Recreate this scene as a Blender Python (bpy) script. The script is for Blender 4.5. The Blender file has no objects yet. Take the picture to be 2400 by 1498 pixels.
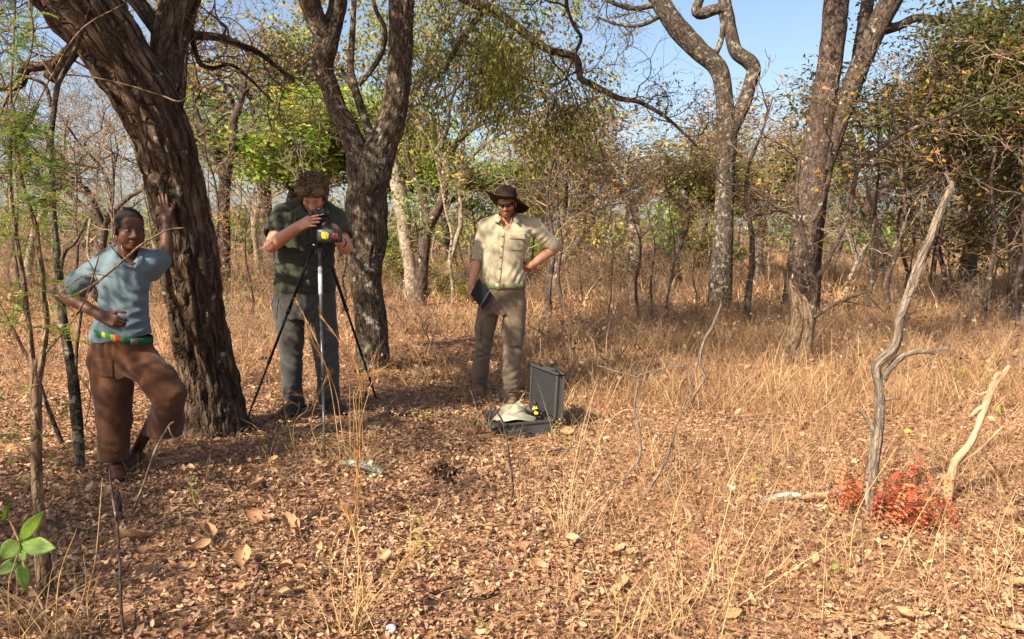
import bpy, math, random
import numpy as np

# ------------------------------------------------------------------ camera, sky, sun, exposure
scene = bpy.context.scene
COL = scene.collection
random.seed(7)
RNG = np.random.default_rng(11)
R = math.radians

FPX, CX, CY = 1800.0, 1200.0, 749.0          # photo pixels: focal length and centre
HCAM, HORIZON = 1.40, 555.0
PITCH = math.atan((CY - HORIZON) / FPX)

cam_data = bpy.data.cameras.new('camera')
cam_data.sensor_width = 36.0
cam_data.lens = FPX / 2400.0 * 36.0
cam_data.clip_start = 0.05
cam_data.clip_end = 2000.0
cam = bpy.data.objects.new('camera', cam_data)
COL.objects.link(cam)
cam.location = (0, 0, HCAM)
cam.rotation_euler = (math.pi / 2 - PITCH, 0, 0)
scene.camera = cam

SUN_EL, SUN_AZ = R(39), math.atan2(-0.67, -0.74)      # azimuth as atan2(x, y) of the way to the sun
sun_dir = np.array([math.sin(SUN_AZ) * math.cos(SUN_EL), math.cos(SUN_AZ) * math.cos(SUN_EL), math.sin(SUN_EL)])

world = bpy.data.worlds.new('World')
scene.world = world
world.use_nodes = True
wn = world.node_tree.nodes
wl = world.node_tree.links
bg = wn['Background']
sky = wn.new('ShaderNodeTexSky')
sky.sky_type = 'NISHITA'
sky.sun_disc = False
sky.sun_elevation = SUN_EL
sky.sun_rotation = SUN_AZ
sky.altitude = 300
sky.air_density = 1.0
sky.dust_density = 3.4
sky.ozone_density = 1.0
wl.new(sky.outputs[0], bg.inputs[0])
bg.inputs[1].default_value = 0.092

sun_data = bpy.data.lights.new('sun', 'SUN')
sun_data.energy = 5.0
sun_data.angle = R(0.53)
sun_data.color = (1.0, 0.885, 0.70)
sun = bpy.data.objects.new('sun', sun_data)
COL.objects.link(sun)
from mathutils import Vector, Matrix
sun.rotation_euler = Vector(tuple(sun_dir)).to_track_quat('Z', 'Y').to_euler()

scene.view_settings.view_transform = 'Standard'
scene.view_settings.look = 'None'
scene.view_settings.gamma = 1.0
scene.view_settings.exposure = 1.3
scene.view_settings.use_curve_mapping = False

# ------------------------------------------------------------------ numeric helpers
_LAT = RNG.random((64, 64, 64)).astype(np.float32)


def vn(x, y, z):
    """smooth value noise in 0..1, arrays in, array out"""
    x = np.asarray(x, np.float32); y = np.asarray(y, np.float32); z = np.asarray(z, np.float32)
    xi = np.floor(x).astype(np.int32); yi = np.floor(y).astype(np.int32); zi = np.floor(z).astype(np.int32)
    fx = x - xi; fy = y - yi; fz = z - zi
    fx = fx * fx * (3 - 2 * fx); fy = fy * fy * (3 - 2 * fy); fz = fz * fz * (3 - 2 * fz)
    x0 = xi & 63; x1 = (xi + 1) & 63; y0 = yi & 63; y1 = (yi + 1) & 63; z0 = zi & 63; z1 = (zi + 1) & 63
    c00 = _LAT[x0, y0, z0] * (1 - fx) + _LAT[x1, y0, z0] * fx
    c10 = _LAT[x0, y1, z0] * (1 - fx) + _LAT[x1, y1, z0] * fx
    c01 = _LAT[x0, y0, z1] * (1 - fx) + _LAT[x1, y0, z1] * fx
    c11 = _LAT[x0, y1, z1] * (1 - fx) + _LAT[x1, y1, z1] * fx
    return (c00 * (1 - fy) + c10 * fy) * (1 - fz) + (c01 * (1 - fy) + c11 * fy) * fz


def fbm(x, y, z, oct=3):
    s = 0; a = 0.5; t = 0
    for i in range(oct):
        s = s + a * vn(x * 2 ** i + 17.3 * i, y * 2 ** i + 5.1 * i, z * 2 ** i + 9.7 * i); t += a; a *= 0.5
    return s / t


def sstep(a, b, x):
    t = np.clip((x - a) / (b - a), 0, 1)
    return t * t * (3 - 2 * t)


def ground_z(x, y):
    x = np.asarray(x, float); y = np.asarray(y, float)
    rise = 0.10 * (1 - sstep(-1.15, -0.1, x)) * (1 - sstep(7.0, 12.0, y))
    und = 0.22 * (fbm(x * 0.12 + 3.3, y * 0.12 + 8.1, 0 * x + 0.5, 2) - 0.5) * sstep(8, 18, y)
    small = 0.045 * (fbm(x * 1.1 + 40, y * 1.1 + 12, 0 * x + 4.5, 3) - 0.5)
    far = 0.9 * sstep(45, 120, y)
    return rise + und + small + far


CP, SP = math.cos(PITCH), math.sin(PITCH)


def ray(px, py):
    a = (px - CX) / FPX
    b = -(py - CY) / FPX
    return np.array([a, CP + b * SP, -SP + b * CP])


def at(px, py, Y):
    """point on the pixel's ray at distance Y from the camera (along the view's level direction)"""
    d = ray(px, py)
    t = Y / d[1]
    return np.array([d[0] * t, Y, HCAM + d[2] * t])


def G(px, py):
    """point where the pixel's ray meets the ground"""
    d = ray(px, py)
    z = 0.0
    for i in range(12):
        t = (z - HCAM) / d[2]
        z = float(ground_z(d[0] * t, d[1] * t))
    return np.array([d[0] * t, d[1] * t, z])


def onground(p):
    p = np.array(p, float); p[2] = float(ground_z(p[0], p[1])); return p


def unit(v):
    v = np.asarray(v, float)
    return v / max(1e-9, np.linalg.norm(v))


def smooth_path(P, n):
    """Catmull-Rom through the rows of P (any columns), n samples"""
    P = np.asarray(P, float)
    m = len(P)
    if m == 2:
        t = np.linspace(0, 1, n)[:, None]
        return P[0] * (1 - t) + P[1] * t
    Q = np.vstack([2 * P[0] - P[1], P, 2 * P[-1] - P[-2]])
    seg = np.r_[0, np.cumsum(np.maximum(1e-6, np.linalg.norm(np.diff(P[:, :3], axis=0), axis=1)))]
    s = np.linspace(0, seg[-1], n)
    k = np.clip(np.searchsorted(seg, s, side='right') - 1, 0, m - 2)
    t = ((s - seg[k]) / (seg[k + 1] - seg[k]))[:, None]
    p0, p1, p2, p3 = Q[k], Q[k + 1], Q[k + 2], Q[k + 3]
    out = 0.5 * ((2 * p1) + (-p0 + p2) * t + (2 * p0 - 5 * p1 + 4 * p2 - p3) * t * t + (-p0 + 3 * p1 - 3 * p2 + p3) * t ** 3)
    if P.shape[1] > 3:
        out[:, 3] = np.maximum(out[:, 3], P[:, 3].min() * 0.6)
    return out


# ------------------------------------------------------------------ mesh and object helpers
def mesh_from(name, V, F, col=None, bark=None, smooth=True, mats=None, midx=None):
    """V (n,3); F list of (m,3)/(m,4) int arrays; fast mesh creation"""
    me = bpy.data.meshes.new(name)
    V = np.asarray(V, np.float32)
    if not isinstance(F, (list, tuple)):
        F = [F]
    F = [np.asarray(f, np.int32) for f in F if len(f)]
    me.vertices.add(len(V)); me.vertices.foreach_set('co', V.ravel())
    loops = np.concatenate([f.ravel() for f in F])
    sizes = np.concatenate([np.full(len(f), f.shape[1], np.int32) for f in F])
    starts = np.r_[0, np.cumsum(sizes)[:-1]].astype(np.int32)
    me.loops.add(len(loops)); me.loops.foreach_set('vertex_index', loops)
    me.polygons.add(len(sizes)); me.polygons.foreach_set('loop_start', starts)
    me.polygons.foreach_set('use_smooth', np.full(len(sizes), smooth))
    if col is not None:
        c = np.ones((len(V), 4), np.float32); c[:, :3] = col
        a = me.attributes.new('Col', 'FLOAT_COLOR', 'POINT'); a.data.foreach_set('color', c.ravel())
    if bark is not None:
        a = me.attributes.new('bark', 'FLOAT_VECTOR', 'POINT'); a.data.foreach_set('vector', np.asarray(bark, np.float32).ravel())
    if mats:
        for m in (mats if isinstance(mats, (list, tuple)) else [mats]):
            me.materials.append(m)
    if midx is not None:
        me.polygons.foreach_set('material_index', np.asarray(midx, np.int32))
    me.update(calc_edges=True)
    me.validate()
    return me


def link(name, me, parent=None, label=None, cat=None, group=None, kind=None):
    o = bpy.data.objects.new(name, me)
    COL.objects.link(o)
    if parent is not None:
        o.parent = parent
        o.matrix_parent_inverse = Matrix.Translation(-Vector(parent.location)) if parent.parent is None else parent_inv(parent)
    if label: o['label'] = label
    if cat: o['category'] = cat
    if group: o['group'] = group
    if kind: o['kind'] = kind
    return o


def parent_inv(p):
    m = Matrix.Identity(4)
    ch = []
    while p is not None:
        ch.append(p); p = p.parent
    for q in reversed(ch):
        m = m @ q.matrix_parent_inverse @ q.matrix_basis
    return m.inverted()


def thing(name, label, cat, loc=(0, 0, 0), group=None):
    o = link(name, None, None, label, cat, group)
    o.location = tuple(float(v) for v in loc)
    return o


class Acc:
    """collects geometry for ONE mesh object"""
    def __init__(self):
        self.V = []; self.Q = []; self.T = []; self.C = []; self.B = []; self.n = 0

    def add(self, V, Q=None, T=None, C=None, B=None):
        V = np.asarray(V, float)
        if Q is not None and len(Q): self.Q.append(np.asarray(Q) + self.n)
        if T is not None and len(T): self.T.append(np.asarray(T) + self.n)
        self.V.append(V)
        self.C.append(np.broadcast_to(np.asarray((1, 1, 1) if C is None else C, float), V.shape))
        self.B.append(V if B is None else B)
        self.n += len(V)

    def mesh(self, name, mat, smooth=True):
        F = []
        if self.Q: F.append(np.concatenate(self.Q))
        if self.T: F.append(np.concatenate(self.T))
        return mesh_from(name, np.concatenate(self.V), F, np.concatenate(self.C), np.concatenate(self.B), smooth, mat)

    def build(self, name, mat, parent=None, smooth=True, **kw):
        return link(name, self.mesh(name, mat, smooth), parent, **kw)

    # --- shapes
    def tube(self, P, rad, sides=8, C=None, cap=True, ridge=None, twist=0.0, s0=0.0):
        P = np.asarray(P, float); n = len(P)
        rad = np.broadcast_to(np.asarray(rad, float), (n,))
        d = np.gradient(P, axis=0)
        d /= np.maximum(1e-9, np.linalg.norm(d, axis=1))[:, None]
        ref = np.array([1.0, 0, 0]) if abs(d[0][0]) < 0.8 else np.array([0, 1.0, 0])
        N = np.zeros_like(P)
        nrm = unit(ref - d[0] * (ref @ d[0]))
        for i in range(n):
            nrm = nrm - d[i] * (nrm @ d[i]); nrm = nrm / max(1e-9, math.sqrt(nrm @ nrm)); N[i] = nrm
        Bn = np.cross(d, N)
        a = np.linspace(0, 2 * np.pi, sides, endpoint=False)
        s = s0 + np.r_[0, np.cumsum(np.linalg.norm(np.diff(P, axis=0), axis=1))]
        ca, sa = np.cos(a), np.sin(a)
        r = rad[:, None] * np.ones(sides)
        if ridge is not None:
            r = ridge(r, np.broadcast_to(a, r.shape), s[:, None] * np.ones(sides))
        V = P[:, None, :] + r[..., None] * (N[:, None, :] * ca[None, :, None] + Bn[:, None, :] * sa[None, :, None])
        bk = np.stack([rad[:, None] * ca, rad[:, None] * sa, s[:, None] * np.ones(sides)], -1)
        i = np.arange(n - 1)[:, None] * sides; j = np.arange(sides)[None, :]; j2 = (j + 1) % sides
        Q = np.stack([i + j, i + j2, i + sides + j2, i + sides + j], -1).reshape(-1, 4)
        V = V.reshape(-1, 3); bk = bk.reshape(-1, 3)
        T = None
        if cap:
            V = np.vstack([V, P[0], P[-1]]); bk = np.vstack([bk, [0, 0, s[0]], [0, 0, s[-1]]])
            jj = np.arange(sides); e = (n - 1) * sides
            T = np.vstack([np.stack([np.full(sides, n * sides), (jj + 1) % sides, jj], -1),
                           np.stack([np.full(sides, n * sides + 1), e + jj, e + (jj + 1) % sides], -1)])
        self.add(V, Q, T, C, bk)

    def segs(self, P0, P1, r0, r1, C=None):
        """many thin three-sided twigs at once"""
        P0 = np.asarray(P0, float); P1 = np.asarray(P1, float)
        m = len(P0)
        if m == 0: return
        r0 = np.broadcast_to(r0, (m,)); r1 = np.broadcast_to(r1, (m,))
        d = P1 - P0; d /= np.maximum(1e-9, np.linalg.norm(d, axis=1))[:, None]
        ref = np.where(np.abs(d[:, 2:3]) < 0.9, np.array([[0, 0, 1.0]]), np.array([[1.0, 0, 0]]))
        N = np.cross(d, ref); N /= np.linalg.norm(N, axis=1)[:, None]
        B = np.cross(d, N)
        V = np.zeros((m, 6, 3))
        for k in range(3):
            c, s = math.cos(k * 2.0944), math.sin(k * 2.0944)
            o = N * c + B * s
            V[:, k] = P0 + o * r0[:, None]; V[:, 3 + k] = P1 + o * r1[:, None]
        b = np.arange(m)[:, None] * 6
        Q = np.concatenate([b + np.array([[k, (k + 1) % 3, 3 + (k + 1) % 3, 3 + k]]) for k in range(3)])
        if C is not None and np.ndim(C) == 2:
            C = np.repeat(C, 6, axis=0)
        self.add(V.reshape(-1, 3), Q, None, C)

    def leaves(self, P, D, U, L, W, C, fold=0.25, bend=0.15, simple=False):
        """leaf blades at P, along D, with face normal U; L long, W wide"""
        P = np.asarray(P, float); m = len(P)
        if m == 0: return
        D = D / np.maximum(1e-9, np.linalg.norm(D, axis=1))[:, None]
        S = np.cross(D, U); S /= np.maximum(1e-9, np.linalg.norm(S, axis=1))[:, None]
        N = np.cross(S, D)
        L = np.broadcast_to(L, (m,))[:, None]; W = np.broadcast_to(W, (m,))[:, None]
        if simple:
            V = np.stack([P, P + D * L * .5 + S * W * .5 + N * W * fold, P + D * L, P + D * L * .5 - S * W * .5 + N * W * fold], 1)
            q = np.array([[0, 1, 2], [0, 2, 3]])
            T = (np.arange(m)[:, None, None] * 4 + q[None]).reshape(-1, 3)
            self.add(V.reshape(-1, 3), None, T, np.repeat(np.broadcast_to(C, (m, 3)), 4, axis=0))
            return
        fo = np.broadcast_to(fold, (m,))[:, None]; be = np.broadcast_to(bend, (m,))[:, None]
        mid = N * W * fo
        V = np.stack([P,
                      P + D * L * .28 + S * W * .42 + mid, P + D * L * .68 + S * W * .40 + mid + N * L * be * .5,
                      P + D * L + N * L * be,
                      P + D * L * .68 - S * W * .40 + mid + N * L * be * .5, P + D * L * .28 - S * W * .42 + mid], 1)
        q = np.array([[0, 1, 2, 3], [0, 3, 4, 5]])
        Q = (np.arange(m)[:, None, None] * 6 + q[None]).reshape(-1, 4)
        self.add(V.reshape(-1, 3), Q, None, np.repeat(np.broadcast_to(C, (m, 3)), 6, axis=0))

    def box(self, c, half, Rm=None, C=None, bev=0.0):
        Rm = np.eye(3) if Rm is None else np.asarray(Rm)
        h = np.asarray(half, float)
        if bev <= 0:
            s = np.array([[-1, -1, -1], [1, -1, -1], [1, 1, -1], [-1, 1, -1], [-1, -1, 1], [1, -1, 1], [1, 1, 1], [-1, 1, 1]], float)
            Q = [[0, 3, 2, 1], [4, 5, 6, 7], [0, 1, 5, 4], [1, 2, 6, 5], [2, 3, 7, 6], [3, 0, 4, 7]]
            self.add((s * h) @ Rm.T + np.asarray(c), Q, None, C)
            return
        sg = np.array([[-1, -1], [1, -1], [1, 1], [-1, 1]], float)
        ring = []
        for x, y in sg:
            p = [(x * h[0], y * (h[1] - bev)), (x * (h[0] - bev), y * h[1])]
            ring += p if x * y < 0 else p[::-1]
        ring = np.array(ring); n = 8
        ang = np.argsort(np.arctan2(ring[:, 1] / h[1], ring[:, 0] / h[0])); ring = ring[ang]
        inn = ring * ((h[:2] - bev) / h[:2])
        V = np.vstack([np.c_[inn, np.full(n, -h[2])], np.c_[ring, np.full(n, -h[2] + bev)], np.c_[ring, np.full(n, h[2] - bev)], np.c_[inn, np.full(n, h[2])],
                       [[0, 0, -h[2]], [0, 0, h[2]]]])
        j = np.arange(n); j2 = (j + 1) % n
        Q = np.vstack([np.stack([k * n + j, k * n + j2, (k + 1) * n + j2, (k + 1) * n + j], -1) for k in range(3)])
        T = np.vstack([np.stack([np.full(n, 4 * n), j2, j], -1), np.stack([np.full(n, 4 * n + 1), 3 * n + j, 3 * n + j2], -1)])
        self.add(V @ Rm.T + np.asarray(c), Q, T, C)

    def lathe(self, prof, n=24, c=(0, 0, 0), Rm=None, C=None):
        Rm = np.eye(3) if Rm is None else np.asarray(Rm)
        prof = np.asarray(prof, float); m = len(prof)
        a = np.linspace(0, 2 * np.pi, n, endpoint=False)
        V = np.stack([prof[:, 0:1] * np.cos(a), prof[:, 0:1] * np.sin(a), prof[:, 1:2] * np.ones(n)], -1).reshape(-1, 3)
        i = np.arange(m - 1)[:, None] * n; j = np.arange(n)[None]; j2 = (j + 1) % n
        Q = np.stack([i + j, i + j2, i + n + j2, i + n + j], -1).reshape(-1, 4)
        self.add(V @ Rm.T + np.asarray(c), Q, None, C)

    def ellipsoid(self, c, r, Rm=None, n=10, m=14, C=None, bump=0.0, seed=0):
        th = np.linspace(0.02, np.pi - 0.02, n)[:, None]; ph = np.linspace(0, 2 * np.pi, m, endpoint=False)[None]
        u = np.stack([np.sin(th) * np.cos(ph), np.sin(th) * np.sin(ph), np.cos(th) * np.ones_like(ph)], -1).reshape(-1, 3)
        k = 1 + bump * (vn(u[:, 0] * 2 + seed * 3.7 + 9, u[:, 1] * 2 + 9, u[:, 2] * 2 + 9) - .5) * 2
        V = u * k[:, None] * np.asarray(r, float)
        if Rm is not None: V = V @ np.asarray(Rm).T
        i = np.arange(n - 1)[:, None] * m; j = np.arange(m)[None]; j2 = (j + 1) % m
        Q = np.stack([i + j, i + m + j, i + m + j2, i + j2], -1).reshape(-1, 4)
        self.add(V + np.asarray(c), Q, None, C)


def rot(axis, ang):
    return np.array(Matrix.Rotation(ang, 3, Vector(tuple(axis))))


def frame(z, x=(1, 0, 0)):
    """matrix whose columns are x', y', z' with z' along z and x' close to x"""
    z = unit(z); x = np.asarray(x, float); x = unit(x - z * (x @ z)); y = np.cross(z, x)
    return np.stack([x, y, z], 1)


# ------------------------------------------------------------------ materials
def new_mat(name):
    m = bpy.data.materials.new(name); m.use_nodes = True
    nt = m.node_tree
    return m, nt, nt.nodes['Principled BSDF']


def node(nt, kind, **kw):
    n = nt.nodes.new(kind)
    for k, v in kw.items():
        setattr(n, k, v)
    return n


def mix_rgb(nt, fac, a, b, mode='MIX'):
    n = node(nt, 'ShaderNodeMix', data_type='RGBA', blend_type=mode)
    for sock, v in ((n.inputs[0], fac), (n.inputs[6], a), (n.inputs[7], b)):
        if hasattr(v, 'is_linked') or hasattr(v, 'links'):
            nt.links.new(v, sock)
        else:
            sock.default_value = v if not isinstance(v, tuple) or len(v) == 4 else (*v, 1)
    return n.outputs[2]


def ramp(nt, fac, stops):
    n = node(nt, 'ShaderNodeValToRGB')
    cr = n.color_ramp
    while len(cr.elements) < len(stops):
        cr.elements.new(0.5)
    for e, (p, c) in zip(cr.elements, stops):
        e.position = p; e.color = (*c, 1) if len(c) == 3 else c
    nt.links.new(fac, n.inputs[0])
    return n.outputs[0]


def attr(nt, name):
    return node(nt, 'ShaderNodeAttribute', attribute_name=name)


def noise_tex(nt, vec, scale, detail=4, rough=0.55, mapscale=None):
    n = node(nt, 'ShaderNodeTexNoise')
    n.inputs['Scale'].default_value = scale; n.inputs['Detail'].default_value = detail; n.inputs['Roughness'].default_value = rough
    if mapscale:
        mp = node(nt, 'ShaderNodeMapping'); mp.inputs['Scale'].default_value = mapscale
        nt.links.new(vec, mp.inputs[0]); vec = mp.outputs[0]
    nt.links.new(vec, n.inputs['Vector'])
    return n.outputs[0]


def bump(nt, bsdf, height, strength, dist=0.01):
    b = node(nt, 'ShaderNodeBump'); b.inputs['Strength'].default_value = strength; b.inputs['Distance'].default_value = dist
    nt.links.new(height, b.inputs['Height']); nt.links.new(b.outputs[0], bsdf.inputs['Normal'])


def leaf_mat(name, trans=0.3, rough=0.6, spec=0.3):
    """colour from the per-leaf attribute; thin, so some light comes through"""
    m, nt, b = new_mat(name)
    a = attr(nt, 'Col')
    geo = node(nt, 'ShaderNodeNewGeometry')
    nz = noise_tex(nt, geo.outputs['Position'], 60, 2)
    c = mix_rgb(nt, 0.35, a.outputs['Color'], ramp(nt, nz, [(0.3, (0.45, 0.45, 0.45)), (0.7, (1.35, 1.35, 1.35))]), 'MULTIPLY')
    nt.links.new(c, b.inputs['Base Color'])
    b.inputs['Roughness'].default_value = rough; b.inputs['Specular IOR Level'].default_value = spec
    if trans > 0:
        t = node(nt, 'ShaderNodeBsdfTranslucent'); nt.links.new(c, t.inputs[0])
        mx = node(nt, 'ShaderNodeMixShader'); mx.inputs[0].default_value = trans
        nt.links.new(b.outputs[0], mx.inputs[1]); nt.links.new(t.outputs[0], mx.inputs[2])
        nt.links.new(mx.outputs[0], nt.nodes['Material Output'].inputs[0])
    return m


def bark_mat(name, c_dark, c_mid, c_light, lichen=0.0, lichen_col=(0.42, 0.42, 0.36), stretch=0.25, fs=28, bump_s=0.9, bd=0.012):
    m, nt, b = new_mat(name)
    a = attr(nt, 'bark').outputs['Vector']
    n1 = noise_tex(nt, a, fs, 5, 0.6, (1, 1, stretch))
    n2 = noise_tex(nt, a, 6, 3, 0.5)
    v = node(nt, 'ShaderNodeTexVoronoi', feature='DISTANCE_TO_EDGE'); v.inputs['Scale'].default_value = fs * 0.9
    mp = node(nt, 'ShaderNodeMapping'); mp.inputs['Scale'].default_value = (1, 1, stretch * 1.3)
    wob = node(nt, 'ShaderNodeVectorMath', operation='MULTIPLY_ADD')
    nz = node(nt, 'ShaderNodeTexNoise'); nz.inputs['Scale'].default_value = 14; nt.links.new(a, nz.inputs['Vector'])
    nt.links.new(nz.outputs['Color'], wob.inputs[0]); wob.inputs[1].default_value = (0.05, 0.05, 0.08); nt.links.new(a, wob.inputs[2])
    nt.links.new(wob.outputs[0], mp.inputs[0]); nt.links.new(mp.outputs[0], v.inputs['Vector'])
    crack = ramp(nt, v.outputs['Distance'], [(0.0, (0, 0, 0)), (0.16, (1, 1, 1))])
    base = ramp(nt, n1, [(0.30, c_dark), (0.52, c_mid), (0.74, c_light)])
    base = mix_rgb(nt, 0.55, base, ramp(nt, n2, [(0.3, (0.55, 0.55, 0.55)), (0.7, (1.25, 1.22, 1.18))]), 'MULTIPLY')
    base = mix_rgb(nt, 0.45, base, crack, 'MULTIPLY')
    if lichen > 0:
        l1 = noise_tex(nt, a, 11, 4, 0.62)
        th = 0.66 - 0.16 * lichen
        base = mix_rgb(nt, ramp(nt, l1, [(th, (0, 0, 0)), (th + 0.05, (0.85, 0.85, 0.85))]), base, lichen_col)
    nt.links.new(base, b.inputs['Base Color'])
    b.inputs['Roughness'].default_value = 0.9; b.inputs['Specular IOR Level'].default_value = 0.15
    h = node(nt, 'ShaderNodeMath', operation='MULTIPLY_ADD')
    nt.links.new(crack, h.inputs[0]); h.inputs[1].default_value = 0.6; nt.links.new(n1, h.inputs[2])
    bump(nt, b, h.outputs[0], bump_s, bd)
    return m


def plain(name, col, rough=0.6, spec=0.3, metal=0.0, nscale=None, namp=0.25, bump_s=0.0, bump_scale=200):
    m, nt, b = new_mat(name)
    tc = node(nt, 'ShaderNodeTexCoord').outputs['Object']
    if nscale:
        n = noise_tex(nt, tc, nscale, 4)
        lo = tuple(max(0, 1 - namp * 1.6) for _ in range(3)); hi = tuple(1 + namp for _ in range(3))
        c = mix_rgb(nt, 1.0, (*col, 1), ramp(nt, n, [(0.3, lo), (0.7, hi)]), 'MULTIPLY')
        nt.links.new(c, b.inputs['Base Color'])
    else:
        b.inputs['Base Color'].default_value = (*col, 1)
    b.inputs['Roughness'].default_value = rough; b.inputs['Specular IOR Level'].default_value = spec; b.inputs['Metallic'].default_value = metal
    if bump_s > 0:
        bump(nt, b, noise_tex(nt, tc, bump_scale, 3), bump_s, 0.002)
    return m


M = {}
M['litter'] = leaf_mat('dry_leaf_litter', 0.12, 0.62, 0.35)
M['straw'] = leaf_mat('dry_straw', 0.25, 0.6, 0.3)
M['leaf'] = leaf_mat('green_leaf', 0.48, 0.5, 0.35)
M['twig'] = leaf_mat('thin_twig_bark', 0.0, 0.85, 0.15)
M['bark_dark'] = bark_mat('dark_fissured_bark', (0.014, 0.010, 0.008), (0.088, 0.058, 0.038), (0.22, 0.150, 0.098), 0.10, (0.27, 0.27, 0.22), 0.16, 26, 1.0, 0.02)
M['bark_fork'] = bark_mat('brown_scaly_bark', (0.018, 0.013, 0.010), (0.105, 0.078, 0.055), (0.24, 0.19, 0.145), 0.36, (0.29, 0.285, 0.23), 0.35, 42, 0.9, 0.010)
M['bark_lichen'] = bark_mat('lichen_covered_bark', (0.022, 0.016, 0.013), (0.088, 0.068, 0.053), (0.19, 0.155, 0.125), 0.58, (0.25, 0.235, 0.165), 0.4, 30, 0.8, 0.012)
M['bark_pale'] = bark_mat('pale_smooth_bark', (0.13, 0.10, 0.075), (0.30, 0.24, 0.18), (0.46, 0.39, 0.30), 0.25, (0.55, 0.52, 0.46), 0.8, 18, 0.5, 0.006)
M['bark_grey'] = bark_mat('grey_brown_bark', (0.028, 0.020, 0.016), (0.095, 0.067, 0.052), (0.18, 0.135, 0.108), 0.22, (0.38, 0.36, 0.30), 0.4, 24, 0.8, 0.01)
M['deadwood'] = bark_mat('weathered_dead_wood', (0.06, 0.047, 0.038), (0.205, 0.16, 0.122), (0.34, 0.275, 0.215), 0.0, (0.5, 0.5, 0.5), 0.12, 60, 0.8, 0.006)
M['barewood'] = bark_mat('bare_orange_wood', (0.30, 0.16, 0.085), (0.50, 0.31, 0.19), (0.62, 0.44, 0.30), 0.0, (0.5, 0.5, 0.5), 0.10, 50, 0.4, 0.004)
M['bark_tan'] = bark_mat('tan_fissured_bark', (0.05, 0.034, 0.022), (0.20, 0.135, 0.085), (0.38, 0.27, 0.18), 0.0, (0.4, 0.4, 0.4), 0.2, 45, 0.9, 0.008)
# ------------------------------------------------------------------ ground
def make_ground():
    nx, ny = 180, 210
    u = np.linspace(-1, 1, nx); x = 3.2 * np.sinh(u * 5.0)
    v = np.linspace(-math.asinh(20 / 3.5), math.asinh(430 / 3.5), ny); y = 5.0 + 3.5 * np.sinh(v)
    X, Y = np.meshgrid(x, y)
    Z = ground_z(X, Y) + 0.02 * (fbm(X * 6 + 9, Y * 6 + 2, 0 * X, 2) - .5) * (np.abs(X) < 12) * (Y < 20)
    Vv = np.stack([X, Y, Z], -1).reshape(-1, 3)
    i = np.arange(ny - 1)[:, None] * nx; j = np.arange(nx - 1)[None]
    Q = np.stack([i + j, i + j + 1, i + nx + j + 1, i + nx + j], -1).reshape(-1, 4)
    m, nt, b = new_mat('dry_woodland_soil')
    pos = node(nt, 'ShaderNodeNewGeometry').outputs['Position']
    v = node(nt, 'ShaderNodeTexVoronoi', feature='F1'); v.inputs['Scale'].default_value = 24
    nt.links.new(pos, v.inputs['Vector'])
    wn_ = node(nt, 'ShaderNodeTexWhiteNoise', noise_dimensions='3D'); nt.links.new(v.outputs['Position'], wn_.inputs[0])
    leafc = ramp(nt, wn_.outputs[0], [(0.0, (0.10, 0.05, 0.032)), (0.35, (0.26, 0.125, 0.07)), (0.7, (0.36, 0.19, 0.105)), (1.0, (0.44, 0.28, 0.15))])
    big = noise_tex(nt, pos, 0.5, 4)
    soil = ramp(nt, noise_tex(nt, pos, 7, 5), [(0.3, (0.11, 0.06, 0.035)), (0.7, (0.27, 0.155, 0.085))])
    c = mix_rgb(nt, ramp(nt, noise_tex(nt, pos, 3, 3), [(0.40, (0.2, 0.2, 0.2)), (0.6, (0.85, 0.85, 0.85))]), soil, leafc)
    c = mix_rgb(nt, 0.5, c, ramp(nt, big, [(0.3, (0.75, 0.7, 0.65)), (0.7, (1.2, 1.15, 1.0))]), 'MULTIPLY')
    nt.links.new(c, b.inputs['Base Color']); b.inputs['Roughness'].default_value = 0.95; b.inputs['Specular IOR Level'].default_value = 0.1
    bump(nt, b, v.outputs['Distance'], 0.6, 0.03)
    o = link('ground', mesh_from('ground', Vv, Q, None, None, True, m), kind='structure')
    o['label'] = 'dry sandy woodland floor covered with dead leaves'
    return o


make_ground()


def frustum_points(y0, y1, dens, margin=0.9):
    w = lambda y: 0.667 * y + margin
    n = int(dens * (w(y0) + w(y1)) * (y1 - y0))
    t = RNG.random(n * 2)
    y = y0 + (y1 - y0) * t
    keep = RNG.random(n * 2) < w(y) / w(y1)
    y = y[keep][:n]
    x = (RNG.random(len(y)) * 2 - 1) * w(y)
    return x, y


def rand_dirs(m, flat=1.0):
    a = RNG.random(m) * 2 * np.pi
    return np.stack([np.cos(a), np.sin(a), (RNG.random(m) - .5) * 2 * flat], -1)


PAL_LITTER = np.array([[0.38, 0.20, 0.115], [0.46, 0.26, 0.15], [0.30, 0.145, 0.085], [0.54, 0.36, 0.21], [0.17, 0.085, 0.055],
                       [0.37, 0.16, 0.09], [0.45, 0.25, 0.165], [0.31, 0.18, 0.125], [0.54, 0.36, 0.19], [0.22, 0.12, 0.09]])


PAL_LITTER = (PAL_LITTER * .68 + PAL_LITTER.mean(0) * .32) * np.array([.97, 1.0, .98])


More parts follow.
